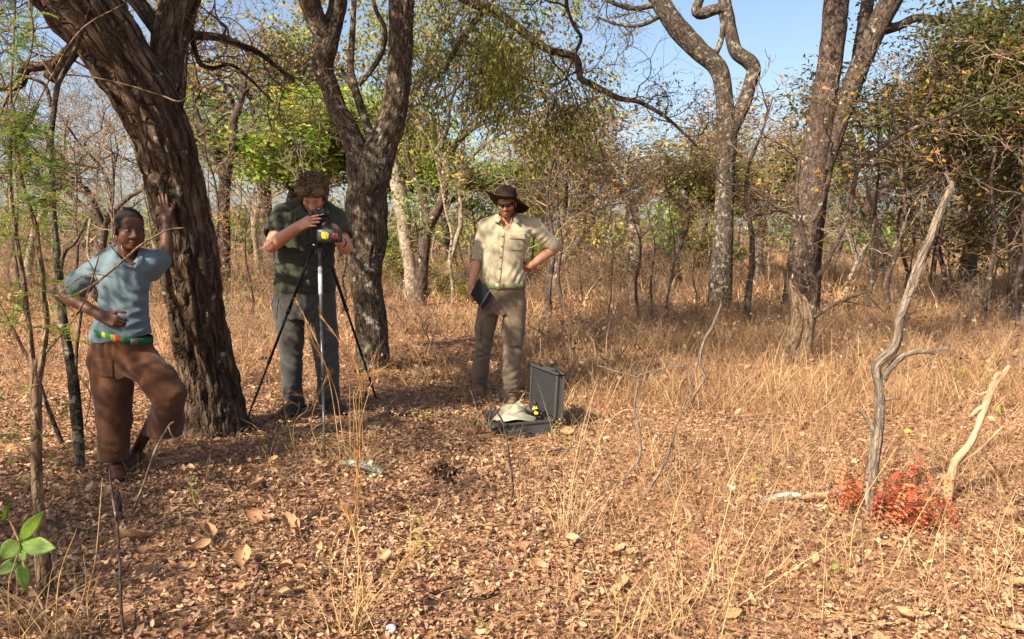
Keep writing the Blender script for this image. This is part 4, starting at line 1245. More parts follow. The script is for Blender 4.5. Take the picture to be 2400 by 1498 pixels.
# ------------------------------------------------------------------ people: bodies and clothes as smooth implicit surfaces
class Vol:
    def __init__(self, lo, hi, h):
        self.lo = np.asarray(lo, float); self.h = h
        self.n = np.ceil((np.asarray(hi) - self.lo) / h).astype(int) + 1
        self.F = np.full(self.n, 1.0, np.float32)
        self.ax = [(self.lo[i] + h * np.arange(self.n[i])).astype(np.float32) for i in range(3)]

    def _box(self, lo, hi):
        a = np.clip(np.floor((lo - self.lo) / self.h).astype(int), 0, self.n - 1)
        b = np.clip(np.ceil((hi - self.lo) / self.h).astype(int) + 1, 1, self.n)
        return tuple(slice(a[i], max(a[i] + 1, b[i])) for i in range(3))

    def put(self, prim, k=0.015, mode='add'):
        fn, lo, hi = prim
        m = k + 3 * self.h
        s = self._box(lo - m, hi + m)
        d = fn(self.ax[0][s[0]][:, None, None], self.ax[1][s[1]][None, :, None], self.ax[2][s[2]][None, None, :])
        f = self.F[s]
        if mode == 'add':
            t = np.clip(.5 + .5 * (f - d) / k, 0, 1); self.F[s] = f * (1 - t) + d * t - k * t * (1 - t)
        elif mode == 'sub':
            d = -d
            t = np.clip(.5 - .5 * (f - d) / k, 0, 1); self.F[s] = f * (1 - t) + d * t + k * t * (1 - t)
        return self

    def cut(self, p, nrm):
        """drop everything on the +nrm side of the plane through p"""
        nrm = unit(nrm)
        d = (self.ax[0][:, None, None] - p[0]) * nrm[0] + (self.ax[1][None, :, None] - p[1]) * nrm[1] + (self.ax[2][None, None, :] - p[2]) * nrm[2]
        self.F = np.maximum(self.F, d)

    def wrinkle(self, fn, band=0.03):
        idx = np.nonzero(np.abs(self.F) < band)
        x = self.ax[0][idx[0]]; y = self.ax[1][idx[1]]; z = self.ax[2][idx[2]]
        self.F[idx] += fn(x, y, z)

    def surf_y(self, x, z, far=False):
        """first surface met from the camera side at (x, z)"""
        i = int(round((x - self.lo[0]) / self.h)); k = int(round((z - self.lo[2]) / self.h))
        col = self.F[np.clip(i, 0, self.n[0] - 1), :, np.clip(k, 0, self.n[2] - 1)]
        w = np.nonzero(col < 0)[0]
        if len(w) == 0: return None
        j = w[0]
        if j == 0: return float(self.ax[1][0])
        a, b = col[j - 1], col[j]
        return float(self.ax[1][j - 1] + self.h * a / (a - b))

    def mesh(self):
        F = self.F; h = self.h
        S = F < 0
        n = self.n
        sl = lambda d, e: slice(d, n[e] - 1 + d)
        cnt = np.zeros(n - 1, np.int8)
        for dx in (0, 1):
            for dy in (0, 1):
                for dz in (0, 1):
                    cnt += S[sl(dx, 0), sl(dy, 1), sl(dz, 2)]
        act = (cnt > 0) & (cnt < 8)
        I = np.stack(np.nonzero(act), -1)
        idx = np.full(n - 1, -1, np.int32); idx[act] = np.arange(len(I))
        acc = np.zeros((len(I), 3)); c = np.zeros(len(I))
        offs = [(0, 0, 0), (1, 0, 0), (0, 1, 0), (1, 1, 0), (0, 0, 1), (1, 0, 1), (0, 1, 1), (1, 1, 1)]
        val = {o: F[I[:, 0] + o[0], I[:, 1] + o[1], I[:, 2] + o[2]] for o in offs}
        for a in offs:
            for ax in range(3):
                if a[ax] == 0:
                    b = list(a); b[ax] = 1; b = tuple(b)
                    fa, fb = val[a], val[b]
                    cr = (fa < 0) != (fb < 0)
                    t = np.where(cr, fa / np.where(cr, fa - fb, 1), 0)
                    p = np.array(a, float)[None] + 0 * acc
                    p[:, ax] += t
                    acc += p * cr[:, None]; c += cr
        V = (acc / np.maximum(c, 1)[:, None] + I) * h + self.lo
        Q = []
        for ax in range(3):
            u, v = (ax + 1) % 3, (ax + 2) % 3
            s0 = [slice(None)] * 3; s1 = [slice(None)] * 3
            s0[ax] = slice(0, n[ax] - 1); s1[ax] = slice(1, n[ax])
            a = S[tuple(s0)]; b = S[tuple(s1)]
            E = np.stack(np.nonzero(a != b), -1)
            E = E[(E[:, u] > 0) & (E[:, v] > 0) & (E[:, u] < n[u] - 1) & (E[:, v] < n[v] - 1)]
            ins = a[E[:, 0], E[:, 1], E[:, 2]]
            def cell(du, dv):
                e = E.copy(); e[:, u] += du; e[:, v] += dv
                return idx[e[:, 0], e[:, 1], e[:, 2]]
            q = np.stack([cell(-1, -1), cell(0, -1), cell(0, 0), cell(-1, 0)], -1)
            q[~ins] = q[~ins][:, ::-1]
            Q.append(q)
        Q = np.concatenate(Q); Q = Q[(Q >= 0).all(1)]
        return V, Q


def p_cap(a, b, ra, rb, flat=None):
    """tapered capsule; flat=(axis, factor) squashes it along axis"""
    a = np.asarray(a, float); b = np.asarray(b, float); ab = b - a
    if flat is not None:
        fa = unit(flat[0]); ff = flat[1]
        sc = lambda v: v + fa * (v @ fa) * (1 / ff - 1)
        ab2 = sc(ab)
    else:
        ab2 = ab
    L2 = max(1e-9, float(ab2 @ ab2))
    r = max(ra, rb)

    def fn(x, y, z):
        dx, dy, dz = x - a[0], y - a[1], z - a[2]
        if flat is not None:
            w = (dx * fa[0] + dy * fa[1] + dz * fa[2]) * (1 / ff - 1)
            dx, dy, dz = dx + w * fa[0], dy + w * fa[1], dz + w * fa[2]
        t = np.clip((dx * ab2[0] + dy * ab2[1] + dz * ab2[2]) / L2, 0, 1)
        d = np.sqrt((dx - t * ab2[0]) ** 2 + (dy - t * ab2[1]) ** 2 + (dz - t * ab2[2]) ** 2)
        d = d - (ra + (rb - ra) * t)
        return d * (min(1, flat[1]) if flat is not None else 1)
    return fn, np.minimum(a, b) - r * (max(1, flat[1]) if flat is not None else 1), np.maximum(a, b) + r * (max(1, flat[1]) if flat is not None else 1)


def p_ell(c, r, Rm=None):
    c = np.asarray(c, float); r = np.asarray(r, float)
    Rm = np.eye(3) if Rm is None else np.asarray(Rm)
    rm = r.max()

    def fn(x, y, z):
        dx, dy, dz = x - c[0], y - c[1], z - c[2]
        q = [(dx * Rm[0, i] + dy * Rm[1, i] + dz * Rm[2, i]) / r[i] for i in range(3)]
        k0 = np.sqrt(q[0] ** 2 + q[1] ** 2 + q[2] ** 2)
        k1 = np.sqrt((q[0] / r[0]) ** 2 + (q[1] / r[1]) ** 2 + (q[2] / r[2]) ** 2)
        return k0 * (k0 - 1) / np.maximum(k1, 1e-6)
    return fn, c - rm, c + rm


def p_box(c, half, Rm=None, rd=0.01):
    c = np.asarray(c, float); hf = np.asarray(half, float) - rd
    Rm = np.eye(3) if Rm is None else np.asarray(Rm)
    rm = np.linalg.norm(half)

    def fn(x, y, z):
        dx, dy, dz = x - c[0], y - c[1], z - c[2]
        q = [np.abs(dx * Rm[0, i] + dy * Rm[1, i] + dz * Rm[2, i]) - hf[i] for i in range(3)]
        out = np.sqrt(sum(np.maximum(v, 0) ** 2 for v in q))
        return out + np.minimum(np.maximum(np.maximum(q[0], q[1]), q[2]), 0) - rd
    return fn, c - rm, c + rm


def loft(secs):
    """stack of level ellipses (x, y, z, rx, ry): torso-like solid"""
    S = np.array(secs, float); S = S[np.argsort(S[:, 2])]
    lo = np.array([(S[:, 0] - S[:, 3]).min(), (S[:, 1] - S[:, 4]).min(), S[0, 2]]); hi = np.array([(S[:, 0] + S[:, 3]).max(), (S[:, 1] + S[:, 4]).max(), S[-1, 2]])

    def fn(x, y, z):
        zz = z.ravel()
        zc = np.clip(zz, S[0, 2], S[-1, 2])
        # smooth interpolation of the section values
        f = [np.interp(zc, S[:, 2], S[:, i]).reshape(z.shape) for i in (0, 1, 3, 4)]
        q0, q1 = (x - f[0]) / f[2], (y - f[1]) / f[3]
        e = (np.abs(q0) ** 2.3 + np.abs(q1) ** 2.3) ** (1 / 2.3)
        d = (e - 1) * np.minimum(f[2], f[3])
        dz = np.maximum(S[0, 2] - z, z - S[-1, 2])
        return np.where(dz > 0, np.sqrt(np.maximum(d, 0) ** 2 + dz ** 2), np.maximum(d, dz))
    return fn, lo, hi


def euler_R(yaw, pitch, roll):
    """head frame: yaw>0 turns the face to image right, pitch>0 bows it, roll>0 tips the crown to image right"""
    return np.array(Matrix.Rotation(-yaw if False else yaw, 3, 'Z') @ Matrix.Rotation(pitch, 3, 'X') @ Matrix.Rotation(roll, 3, 'Y'))


def put_head(V, c, Rm, s=1.0, jaw=1.0, nose=1.0, lips=1.0, ears=True, wide=1.0, child=False):
    c = np.asarray(c, float)
    W = lambda p: c + Rm @ (np.asarray(p, float) * s * np.array([wide, 1, 1]))
    E = lambda p, r, k=.012, mode='add': V.put(p_ell(W(p), np.asarray(r) * s, Rm), k * s, mode)
    E((0, .018, .035), (.076 * wide, .094, .086))
    E((0, -.022, -.03), (.063 * wide, .070, .085), .02)
    E((0, -.036, -.082), (.046 * wide * jaw, .048, .036), .02)
    E((0, -.074, -.100), (.020, .018, .016), .015)
    if child:
        for q in (-1, 1):
            E((q * .038, -.050, -.048), (.030, .034, .034), .03)
        E((0, -.062, .045), (.055, .030, .040), .03)
    for q in (-1, 1):
        V.put(p_cap(W((q * .052 * jaw, -.002, -.062)), W((q * .020, -.070, -.100)), .018 * s, .014 * s), .018 * s)
        E((q * .042, -.062, -.024), (.022, .020, .020), .018)
        E((q * .031, -.096, .000), (.017, .014, .0105), .008, 'sub')
        E((q * .031, -.076, .000), (.0145, .0135, .0115), .004)
        E((q * .012 * nose, -.097, -.038), (.0095 * nose, .011, .008), .006)
        if ears:
            E((q * .079 / wide * wide, .012, -.012), (.008, .020, .032), .006)
            E((q * .087, .010, -.012), (.005, .010, .020), .003, 'sub')
    V.put(p_cap(W((-.040, -.079, .020)), W((.040, -.079, .020)), (.008 if child else .0115) * s, (.008 if child else .0115) * s), .014 * s)
    V.put(p_cap(W((0, -.086, .010)), W((0, -.109, -.034)), .0075 * s, .0125 * s * nose), .010 * s)
    E((0, -.0935, -.0655), (.024, .0095, .0065 * lips), .005)
    E((0, -.0915, -.0775), (.021, .0100, .0075 * lips), .005)
    V.put(p_box(W((0, -.103, -.0713)), np.array([.022, .009, .0011]) * s, Rm, .0005), .003 * s, 'sub')
    return W


def hand_prims(wrist, fwd, thumb, scale=1.0, curl=(.3, .3, .35, .4), spread=.10, thumb_dir=(.55, .75, -.25), thumb_curl=.3, palm_w=1.0, thumbs=True, right=False):
    """fwd: wrist to knuckles; thumb: towards the thumb side; the palm faces -back"""
    f = unit(fwd); t = np.asarray(thumb, float); t = unit(t - f * (t @ f))
    b = np.cross(t, f) * (-1 if right else 1)            # back of the hand
    w = np.asarray(wrist, float); s = scale
    out = []
    Rm = np.stack([t, b, f], 1)
    out.append((p_box(w + f * .048 * s, np.array([.038 * palm_w, .0125, .047]) * s, Rm, .011 * s), .010))
    out.append((p_cap(w - f * .02 * s, w + f * .02 * s, .024 * s, .027 * s, (b, .72)), .012))
    lens = (.074, .082, .076, .060)
    for i in range(4):
        o = (.029, .0098, -.0095, -.0280)[i] * palm_w
        base = w + (f * (.090, .094, .090, .082)[i] + t * o) * s
        d = unit(f + t * spread * (1.2, .4, -.4, -1.2)[i])
        ang = 0.0
        p = base
        r = (.0090, .0092, .0088, .0078)[i] * s
        for j, fr in enumerate((.46, .30, .24)):
            ang += curl[i] * (1.0, 1.15, .8)[j]
            dd = unit(d * math.cos(ang) - b * math.sin(ang))
            q = p + dd * lens[i] * fr * s
            out.append((p_cap(p, q, r, r * .93), .0035)); p = q; r *= .93
    if thumbs:
        td = unit(f * thumb_dir[0] + t * thumb_dir[1] + b * thumb_dir[2])
        p = w + (f * .026 + t * .026) * s
        q = p + td * .044 * s
        out.append((p_cap(p, q, .0145 * s, .0115 * s), .008))
        td2 = unit(td + (f * .7 - t * .5 - b * .4) * thumb_curl)
        q2 = q + td2 * .030 * s
        out.append((p_cap(q, q2, .0112 * s, .0100 * s), .004))
        out.append((p_cap(q2, q2 + unit(td2 + f * .2) * .022 * s, .0100 * s, .0082 * s), .004))
    return out


def skin_mat(name, base, red, spec=0.35, rough=0.5):
    m, nt, b = new_mat(name)
    a = attr(nt, 'Col')
    pos = node(nt, 'ShaderNodeTexCoord').outputs['Object']
    n = noise_tex(nt, pos, 22, 4)
    c = mix_rgb(nt, ramp(nt, n, [(0.35, (0, 0, 0)), (0.7, (.55, .55, .55))]), (*base, 1), (*red, 1))
    c = mix_rgb(nt, 1.0, c, a.outputs['Color'], 'MULTIPLY')
    nt.links.new(c, b.inputs['Base Color'])
    b.inputs['Roughness'].default_value = rough; b.inputs['Specular IOR Level'].default_value = spec
    b.inputs['Subsurface Weight'].default_value = 0.12; b.inputs['Subsurface Radius'].default_value = (0.012, 0.005, 0.003)
    bump(nt, b, noise_tex(nt, pos, 320, 2), .12, .002)
    return m


def cloth_mat(name, col, weave=900, stain=0.25, rough=0.9, stain_scale=5, tint=None):
    m, nt, b = new_mat(name)
    pos = node(nt, 'ShaderNodeTexCoord').outputs['Object']
    n = noise_tex(nt, pos, stain_scale, 5)
    lo = tuple(1 - stain * 1.3 for _ in range(3)); hi = tuple(1 + stain * .7 for _ in range(3))
    c = mix_rgb(nt, 1.0, (*col, 1), ramp(nt, n, [(0.3, lo), (0.7, hi)]), 'MULTIPLY')
    if tint is not None:
        c = mix_rgb(nt, ramp(nt, noise_tex(nt, pos, 3.1, 4), [(0.45, (0, 0, 0)), (0.68, (.7, .7, .7))]), c, (*tint, 1))
    fine = noise_tex(nt, pos, weave, 2)
    c = mix_rgb(nt, .25, c, ramp(nt, fine, [(.3, (.6, .6, .6)), (.7, (1.3, 1.3, 1.3))]), 'MULTIPLY')
    nt.links.new(c, b.inputs['Base Color'])
    b.inputs['Roughness'].default_value = rough; b.inputs['Specular IOR Level'].default_value = .12
    b.inputs['Sheen Weight'].default_value = .15
    mid = noise_tex(nt, pos, 55, 3)
    h = node(nt, 'ShaderNodeMath', operation='MULTIPLY_ADD'); nt.links.new(mid, h.inputs[0]); h.inputs[1].default_value = 3.0; nt.links.new(fine, h.inputs[2])
    bump(nt, b, h.outputs[0], .35, .0012)
    return m


def vol_obj(name, V, mat, parent, colfn=None, label=None):
    P, Q = V.mesh()
    C = colfn(P) if colfn is not None else None
    me = mesh_from(name, P, Q, np.ones_like(P) if C is None else C, None, True, mat)
    if len(P) > 9000:                                     # thin out the even grid, keeping the creases
        tmp = bpy.data.objects.new(name + '_dense', me); COL.objects.link(tmp)
        dm = tmp.modifiers.new('decimate', 'DECIMATE'); dm.ratio = .38
        me2 = bpy.data.meshes.new_from_object(tmp.evaluated_get(bpy.context.evaluated_depsgraph_get()))
        bpy.data.objects.remove(tmp); bpy.data.meshes.remove(me); me = me2; me.name = name
    return link(name, me, parent, label)


def drape(V, quad, nu, nv, off=0.004, thick=0.003, sharp=None):
    """patch lying on the camera side of a volume; quad: four (x, z) corners bl br tr tl"""
    q = np.asarray(quad, float)
    A = Acc()
    P = np.zeros((nv, nu, 3))
    for j in range(nv):
        for i in range(nu):
            u, v = i / (nu - 1), j / (nv - 1)
            x, z = (q[0] * (1 - u) + q[1] * u) * (1 - v) + (q[3] * (1 - u) + q[2] * u) * v
            y = V.surf_y(x, z)
            P[j, i] = (x, np.nan if y is None else y - off, z)
    ok = ~np.isnan(P[..., 1])
    P[..., 1] = np.where(ok, P[..., 1], P[..., 1][ok].max() if ok.any() else 5.0)
    Pb = P.copy(); Pb[..., 1] += thick + off * .9
    n = nu * nv
    jj = np.arange(nv - 1)[:, None] * nu; ii = np.arange(nu - 1)[None]
    Qf = np.stack([jj + ii, jj + ii + 1, jj + nu + ii + 1, jj + nu + ii], -1).reshape(-1, 4)
    edge = list(range(nu)) + [k * nu + nu - 1 for k in range(1, nv)] + [(nv - 1) * nu + k for k in range(nu - 2, -1, -1)] + [k * nu for k in range(nv - 2, 0, -1)]
    e = np.array(edge); e2 = np.roll(e, -1)
    Qe = np.stack([e, e + n, e2 + n, e2], -1)
    A.add(np.vstack([P.reshape(-1, 3), Pb.reshape(-1, 3)]), np.vstack([Qf, Qe]))
    return A


def band(c, rx, ry, z0, z1, th=.004, n=48, tilt=0.0, bulge=0.0, a0=0, a1=2 * np.pi, C=None, e=2.3):
    """belt-like strip round an ellipse"""
    closed = abs(a1 - a0 - 2 * np.pi) < 1e-6
    a = np.linspace(a0, a1, n, endpoint=not closed)
    ca, sa = np.cos(a), np.sin(a)
    k = (np.abs(ca) ** e + np.abs(sa) ** e) ** (-1 / e)
    rings = []
    for r, z in ((0, z0), (th, z0), (th + bulge, (z0 + z1) / 2), (th, z1), (0, z1)):
        rings.append(np.stack([c[0] + (rx + r) * ca * k, c[1] + (ry + r) * sa * k, c[2] + z + tilt * ca], -1))
    Vv = np.concatenate(rings); m = len(rings)
    i = np.arange(m - 1)[:, None] * n; j = np.arange(n if closed else n - 1)[None]; j2 = (j + 1) % n
    Q = np.stack([i + j, i + j2, i + n + j2, i + n + j], -1).reshape(-1, 4)
    A = Acc(); A.add(Vv, Q, None, C)
    return A


def folds(*dirs):
    """crease field: list of (centre, direction, amplitude, wavelength, reach)"""
    def fn(x, y, z):
        s = 0.0
        for c, d, amp, wl, reach in dirs:
            c = np.asarray(c); d = unit(d)
            dx, dy, dz = x - c[0], y - c[1], z - c[2]
            w = np.exp(-(dx * dx + dy * dy + dz * dz) / reach ** 2)
            ph = (dx * d[0] + dy * d[1] + dz * d[2]) / wl + 1.1 * vn(x * 7 + 3, y * 7, z * 7)
            s = s + amp * w * np.sin(ph * 2 * np.pi)
        return s
    return fn


def cloth_noise(amp, f=(9, 9, 9), seed=0.0, sharp=True):
    def fn(x, y, z):
        n = fbm(x * f[0] + seed, y * f[1] + seed, z * f[2] + seed, 3)
        if sharp:
            n = np.abs(n * 2 - 1) ** .8
        return (-amp * (n - .3)).astype(np.float32)
    return fn


def foot_prims(ankle, toe, s=1.0, bare=False):
    a = np.asarray(ankle, float); t = np.asarray(toe, float)
    d = unit((t - a) * np.array([1, 1, 0])); side = np.cross(d, [0, 0, 1])
    g = t[2]
    out = [(p_cap(a, a - np.array([0, 0, a[2] - g - .035 * s]), .036 * s, .036 * s), .02),
           (p_cap(a * np.array([1, 1, 0]) + np.array([0, 0, g + .028 * s]) - d * .03 * s, t + np.array([0, 0, .022 * s]) - d * .03 * s, .031 * s, .033 * s, (side, 1.15)), .02)]
    if bare:
        for i in range(5):
            o = side * (i - 2) * .0165 * s
            q = t + o - d * (.02 + .008 * abs(i - 1)) * s + np.array([0, 0, .013 * s])
            out.append((p_cap(q - d * .02 * s, q + d * (.014 if i else .018) * s, .011 * s, .009 * s), .006))
    return out


def strip(inner, outer, th=.0035, n=14):
    """cloth strip between two smooth edge lines"""
    a = smooth_path(np.array(inner), n); b = smooth_path(np.array(outer), n)
    m_ = (a + b) / 2
    nr = np.cross(np.gradient(m_, axis=0), b - a); nr /= np.maximum(1e-9, np.linalg.norm(nr, axis=1))[:, None]
    m_ = m_ + nr * .004 * np.where(nr[:, 1:2] < 0, 1, -1)
    rows = [a, m_, b]
    up = np.concatenate([r_ + nr * th * .5 for r_ in rows]); dn = np.concatenate([r_ - nr * th * .5 for r_ in rows])
    i = np.arange(2)[:, None] * n; j = np.arange(n - 1)[None]
    Q = np.stack([i + j, i + j + 1, i + n + j + 1, i + n + j], -1).reshape(-1, 4)
    rim = np.r_[np.arange(n), n + n - 1, 2 * n + np.arange(n - 1, -1, -1), n]
    r2 = np.roll(rim, -1); N = 3 * n
    A = Acc(); A.add(np.vstack([up, dn]), np.vstack([Q, Q[:, ::-1] + N, np.stack([rim, rim + N, r2 + N, r2], -1)]))
    return A


def bounds(pts, m=.2):
    P = np.array(pts); e = np.array([m, max(m, .19), m]); return P.min(0) - e, P.max(0) + e


# ================================================================= man with the hat
def hat_man():
    Y = 6.62
    J = lambda px, py, dy=0.0: at(px, py, Y + dy)
    gl, gr = G(1124, 926), G(1199, 949)
    base = onground([*(0.5 * (gl + gr))[:2], 0])
    person = thing('person', 'person in brown wide brimmed hat and sunglasses with a hand on one hip', 'person', base)
    mm = Y / FPX
    hd = J(1187.5, 476, -.05); Rh = euler_R(-.12, .26, -.03)
    neck = J(1188, 517, .03)
    shL, shR = J(1139, 532, .03), J(1246, 530, .03)
    elL, wrL = J(1122, 603, .05), J(1105, 668, -.06)
    elR, wrR = J(1303, 579, .06), J(1245, 623, .0)
    hipL, hipR = J(1155, 706, .03), J(1208, 706, .0)
    knL, anL = J(1134, 806, .08), J(1124, 892, .25)
    knR, anR = J(1206, 806, -.06), J(1197, 914, -.15)
    toeL = onground(gl + np.array([-.03, -.10, 0])); toeR = onground(gr + np.array([.01, -.07, 0]))
    pts = [hd + [0, 0, .16], neck, shL, shR, elL, wrL, elR, wrR, J(1100, 712), knL, knR, toeL, toeR]
    # ---- body
    lo, hi = bounds(pts, .12); lo[2] = min(toeL[2], toeR[2]) - .02
    V = Vol(lo, hi, .0046)
    W = put_head(V, hd, Rh, .95, jaw=1.0, nose=1.0)
    V.put(p_cap(W((0, .025, -.06)), neck + [0, 0, -.02], .050, .058), .02)
    V.put(loft([(*J(1184, 690), .14, .09), (*J(1184, 640), .13, .085), (*J(1188, 580), .15, .095), (*J(1190, 545), .155, .09), (*J(1190, 528), .13, .07)]), .03)
    for s, e in ((shL, elL), (shR, elR)):
        V.put(p_cap(s, e, .048, .040), .03)
    V.put(p_cap(elL, wrL, .041, .027), .02); V.put(p_cap(elL * .7 + wrL * .3, wrL, .040, .027), .02)
    V.put(p_cap(elR, wrR, .042, .028), .02); V.put(p_cap(elR * .72 + wrR * .28, wrR, .041, .028), .02)
    for h_, k, a in ((hipL, knL, anL), (hipR, knR, anR)):
        V.put(p_cap(h_, k, .07, .048), .02); V.put(p_cap(k, a, .046, .034), .02)
    # hands: one hanging round the notebook edge, one on the hip with fingers to the back
    for pr, k in hand_prims(wrL, unit(J(1106, 706, -.09) - wrL), (.75, -.6, .0), .98, (.55, .55, .55, .55), .02, (.75, .45, -.55), .3, right=True):
        V.put(pr, k)
    fw = unit(J(1222, 641, .10) - wrR)
    for pr, k in hand_prims(wrR, fw, (-.35, -.85, .45), .95, (.25, .3, .3, .3), .08, (.6, .6, -.4), .2):
        V.put(pr, k)

    def skin_col(P):
        L = (P - hd) @ Rh / .95
        c = np.ones_like(P)
        beard = sstep(-.028, -.060, L[:, 2]) * (L[:, 1] < .02) * sstep(.125, .09, np.abs(L[:, 0]) + 0 * L[:, 0]) * (L[:, 2] > -.125)
        up = np.exp(-((L[:, 2] + .056) / .006) ** 2 - (L[:, 0] / .026) ** 2) * (L[:, 1] < -.08)
        dens = np.clip(beard * (.55 + .35 * sstep(.018, .045, np.abs(L[:, 0])) + .25 * sstep(-.08, -.1, L[:, 2])) + up, 0, 1)
        c *= (1 - .80 * dens)[:, None]
        lip = np.exp(-((L[:, 2] + .0715) / .011) ** 2 - (L[:, 0] / .022) ** 2) * (L[:, 1] < -.085)
        c = c * (1 - lip[:, None]) + lip[:, None] * np.array([1.0, .62, .58])
        hair = (L[:, 1] > -.02) * (L[:, 2] > -.045) * (np.abs(L[:, 0]) < .081 - .0) * (L[:, 2] > .0 - .8 * (L[:, 1] - .02)) 
        c = np.where(hair[:, None] & (np.linalg.norm(L, axis=1) < .16)[:, None], np.array([.08, .06, .05]), c)
        return c
    skin = skin_mat('tanned_skin', (0.42, 0.205, 0.12), (0.48, 0.19, 0.115))
    body = vol_obj('body', V, skin, person, skin_col)
    # ---- trousers
    lo, hi = bounds([hipL, hipR, anL, anR, J(1112, 690), J(1236, 690)], .14)
    V = Vol(lo, hi, .006)
    zb = J(1182, 662)[2]
    V.put(loft([(*J(1181, 735), .155, .115), (*J(1177.5, 712), .195, .125), (*J(1180, 690), .190, .122), (*J(1182.5, 670), .177, .118), (*J(1182.5, 656), .172, .115)]), .02)
    V.put(p_cap(J(1148, 715, .03), J(1136, 770, .05), .100, .090), .03); V.put(p_cap(J(1136, 770, .05), knL, .090, .070), .02)
    V.put(p_cap(knL, J(1125, 870, .2), .070, .079), .03); V.put(p_cap(J(1125, 870, .2), anL + [0, 0, -.03], .079, .064), .02)
    V.put(p_cap(J(1206, 715, .0), J(1203, 778, -.04), .104, .100), .03); V.put(p_cap(J(1203, 778, -.04), J(1202, 835, -.1), .100, .078), .02)
    V.put(p_cap(J(1202, 835, -.1), J(1197, 880, -.14), .076, .070), .03); V.put(p_cap(J(1197, 880, -.14), anR + [0, 0, -.05], .071, .072), .02)
    V.wrinkle(folds((knL + [0, -.05, .0], (.5, 0, 1), .006, .065, .11), (J(1138, 830, .1), (-.6, 0, 1), .006, .06, .09), (J(1203, 830, -.15), (.45, 0, 1), .007, .07, .11), (J(1198, 870, -.2), (-.5, 0, 1), .006, .06, .09),
                    (J(1122, 888, .2), (.2, 0, 1), .005, .045, .07), (J(1197, 912, -.2), (-.2, 0, 1), .006, .05, .07), (J(1172, 735, -.1), (.8, 0, .6), .005, .05, .09), (J(1150, 720, -.1), (-.7, 0, .7), .004, .06, .10), (J(1200, 720, -.1), (.7, 0, .7), .004, .06, .1)))
    V.wrinkle(cloth_noise(.005, (10, 10, 8), 3))
    V.wrinkle(cloth_noise(.0045, (17, 17, 13), 7))
    V.cut(J(1182, 658), (0, 0, 1))
    V.cut(anL + [0, 0, -.055], (.05, 0, -1)) if False else None
    tm = cloth_mat('taupe_trouser_cloth', (0.155, 0.115, 0.080), stain=.18)
    tr = vol_obj('trousers', V, tm, person)
    VT = V
    A = drape(V, [(J(1196, 806)[0], J(1196, 806)[2]), (J(1223, 806)[0], J(1223, 806)[2]), (J(1224, 762)[0], J(1224, 762)[2]), (J(1201, 757)[0], J(1201, 757)[2])], 12, 12, .014, .01)
    link('cargo_pocket', A.mesh('cargo_pocket', tm), tr)
    A = drape(V, [(J(1113, 795)[0], J(1113, 795)[2]), (J(1126, 797)[0], J(1126, 797)[2]), (J(1128, 757)[0], J(1128, 757)[2]), (J(1114, 755)[0], J(1114, 755)[2])], 8, 10, .014, .01)
    link('cargo_pocket', A.mesh('cargo_pocket', tm), tr)
    A = drape(V, [(J(1206, 716)[0], J(1206, 716)[2]), (J(1209, 716)[0], J(1209, 716)[2]), (J(1212, 680)[0], J(1212, 680)[2]), (J(1209, 680)[0], J(1209, 680)[2])], 3, 10, .004, .004)
    link('pocket_welt', A.mesh('pocket_welt', tm), tr)
    # ---- shirt
    lo, hi = bounds([shL, shR, elR, elL, J(1130, 672), J(1236, 672), neck], .12)
    V = Vol(lo, hi, .0055)
    V.put(loft([(*J(1182, 668), .176, .120), (*J(1180, 650), .190, .130), (*J(1177, 625), .178, .124), (*J(1183, 595), .182, .124), (*J(1190, 562), .198, .126), (*J(1192, 540), .200, .112), (*J(1191, 524), .150, .085), (*J(1189, 513), .085, .07)]), .03)
    V.put(p_cap(J(1140, 530, .03), J(1166, 516, .03), .058, .055), .03); V.put(p_cap(J(1243, 529, .03), J(1212, 516, .03), .058, .055), .03)
    V.put(p_cap(shL, J(1124, 588, .05), .070, .062), .03); V.put(p_cap(J(1124, 588, .05), J(1122, 604, .05), .060, .061), .015)
    V.put(p_cap(J(1252, 531, .03), J(1290, 572, .05), .072, .060), .03)
    V.put(p_cap(J(1286, 566, .05), J(1294, 577, .05), .060, .058), .01)
    # cuffs turned up
    cl, clp = unit(wrL - elL), J(1122, 606, .04)
    V.put(p_cap(clp - cl * .03, clp, .055, .054), .008)
    cr = unit(J(1262, 611, .02) - J(1303, 577, .05))
    V.put(p_cap(J(1298, 573, .05), J(1291, 579, .05), .056, .056), .01)
    V.wrinkle(folds((J(1255, 545, -.05), (.8, 0, -.7), .005, .06, .06), (J(1275, 562, -.02), (.75, 0, -.65), .005, .045, .05), (J(1125, 575, -.0), (.6, 0, 1), .004, .055, .05), (J(1120, 600, 0), (.2, 0, 1), .003, .03, .03), (J(1236, 570, -.08), (1, 0, .5), .006, .05, .07),
                    (J(1160, 648, -.1), (.9, 0, .6), .005, .05, .09), (J(1215, 645, -.1), (.9, 0, -.5), .006, .055, .10), (J(1225, 610, -.1), (.9, 0, .6), .005, .06, .10), (J(1180, 610, -.1), (.6, 0, .8), .003, .07, .12), (J(1215, 560, -.1), (.2, 0, 1), .003, .05, .08)))
    V.wrinkle(cloth_noise(.007, (6, 6, 5), 8))
    V.wrinkle(cloth_noise(.0045, (17, 17, 13), 14))
    # open collar
    V.put(p_cap(J(1188, 500, -.02), J(1187, 522, -.08), .056, .050), .01, 'sub')
    V.put(p_cap(J(1187, 520, -.12), J(1180, 543, -.15), .042, .010, ((0, 1, 0), 2.2)), .008, 'sub')
    # hollow sleeve ends
    V.put(p_cap(J(1121, 606, .045), J(1116, 630, 0), .043, .043), .004, 'sub')
    V.put(p_cap(J(1294, 580, .05), J(1270, 604, .03), .043, .042), .004, 'sub')
    V.cut(J(1182, 666), (0, 0, -1))
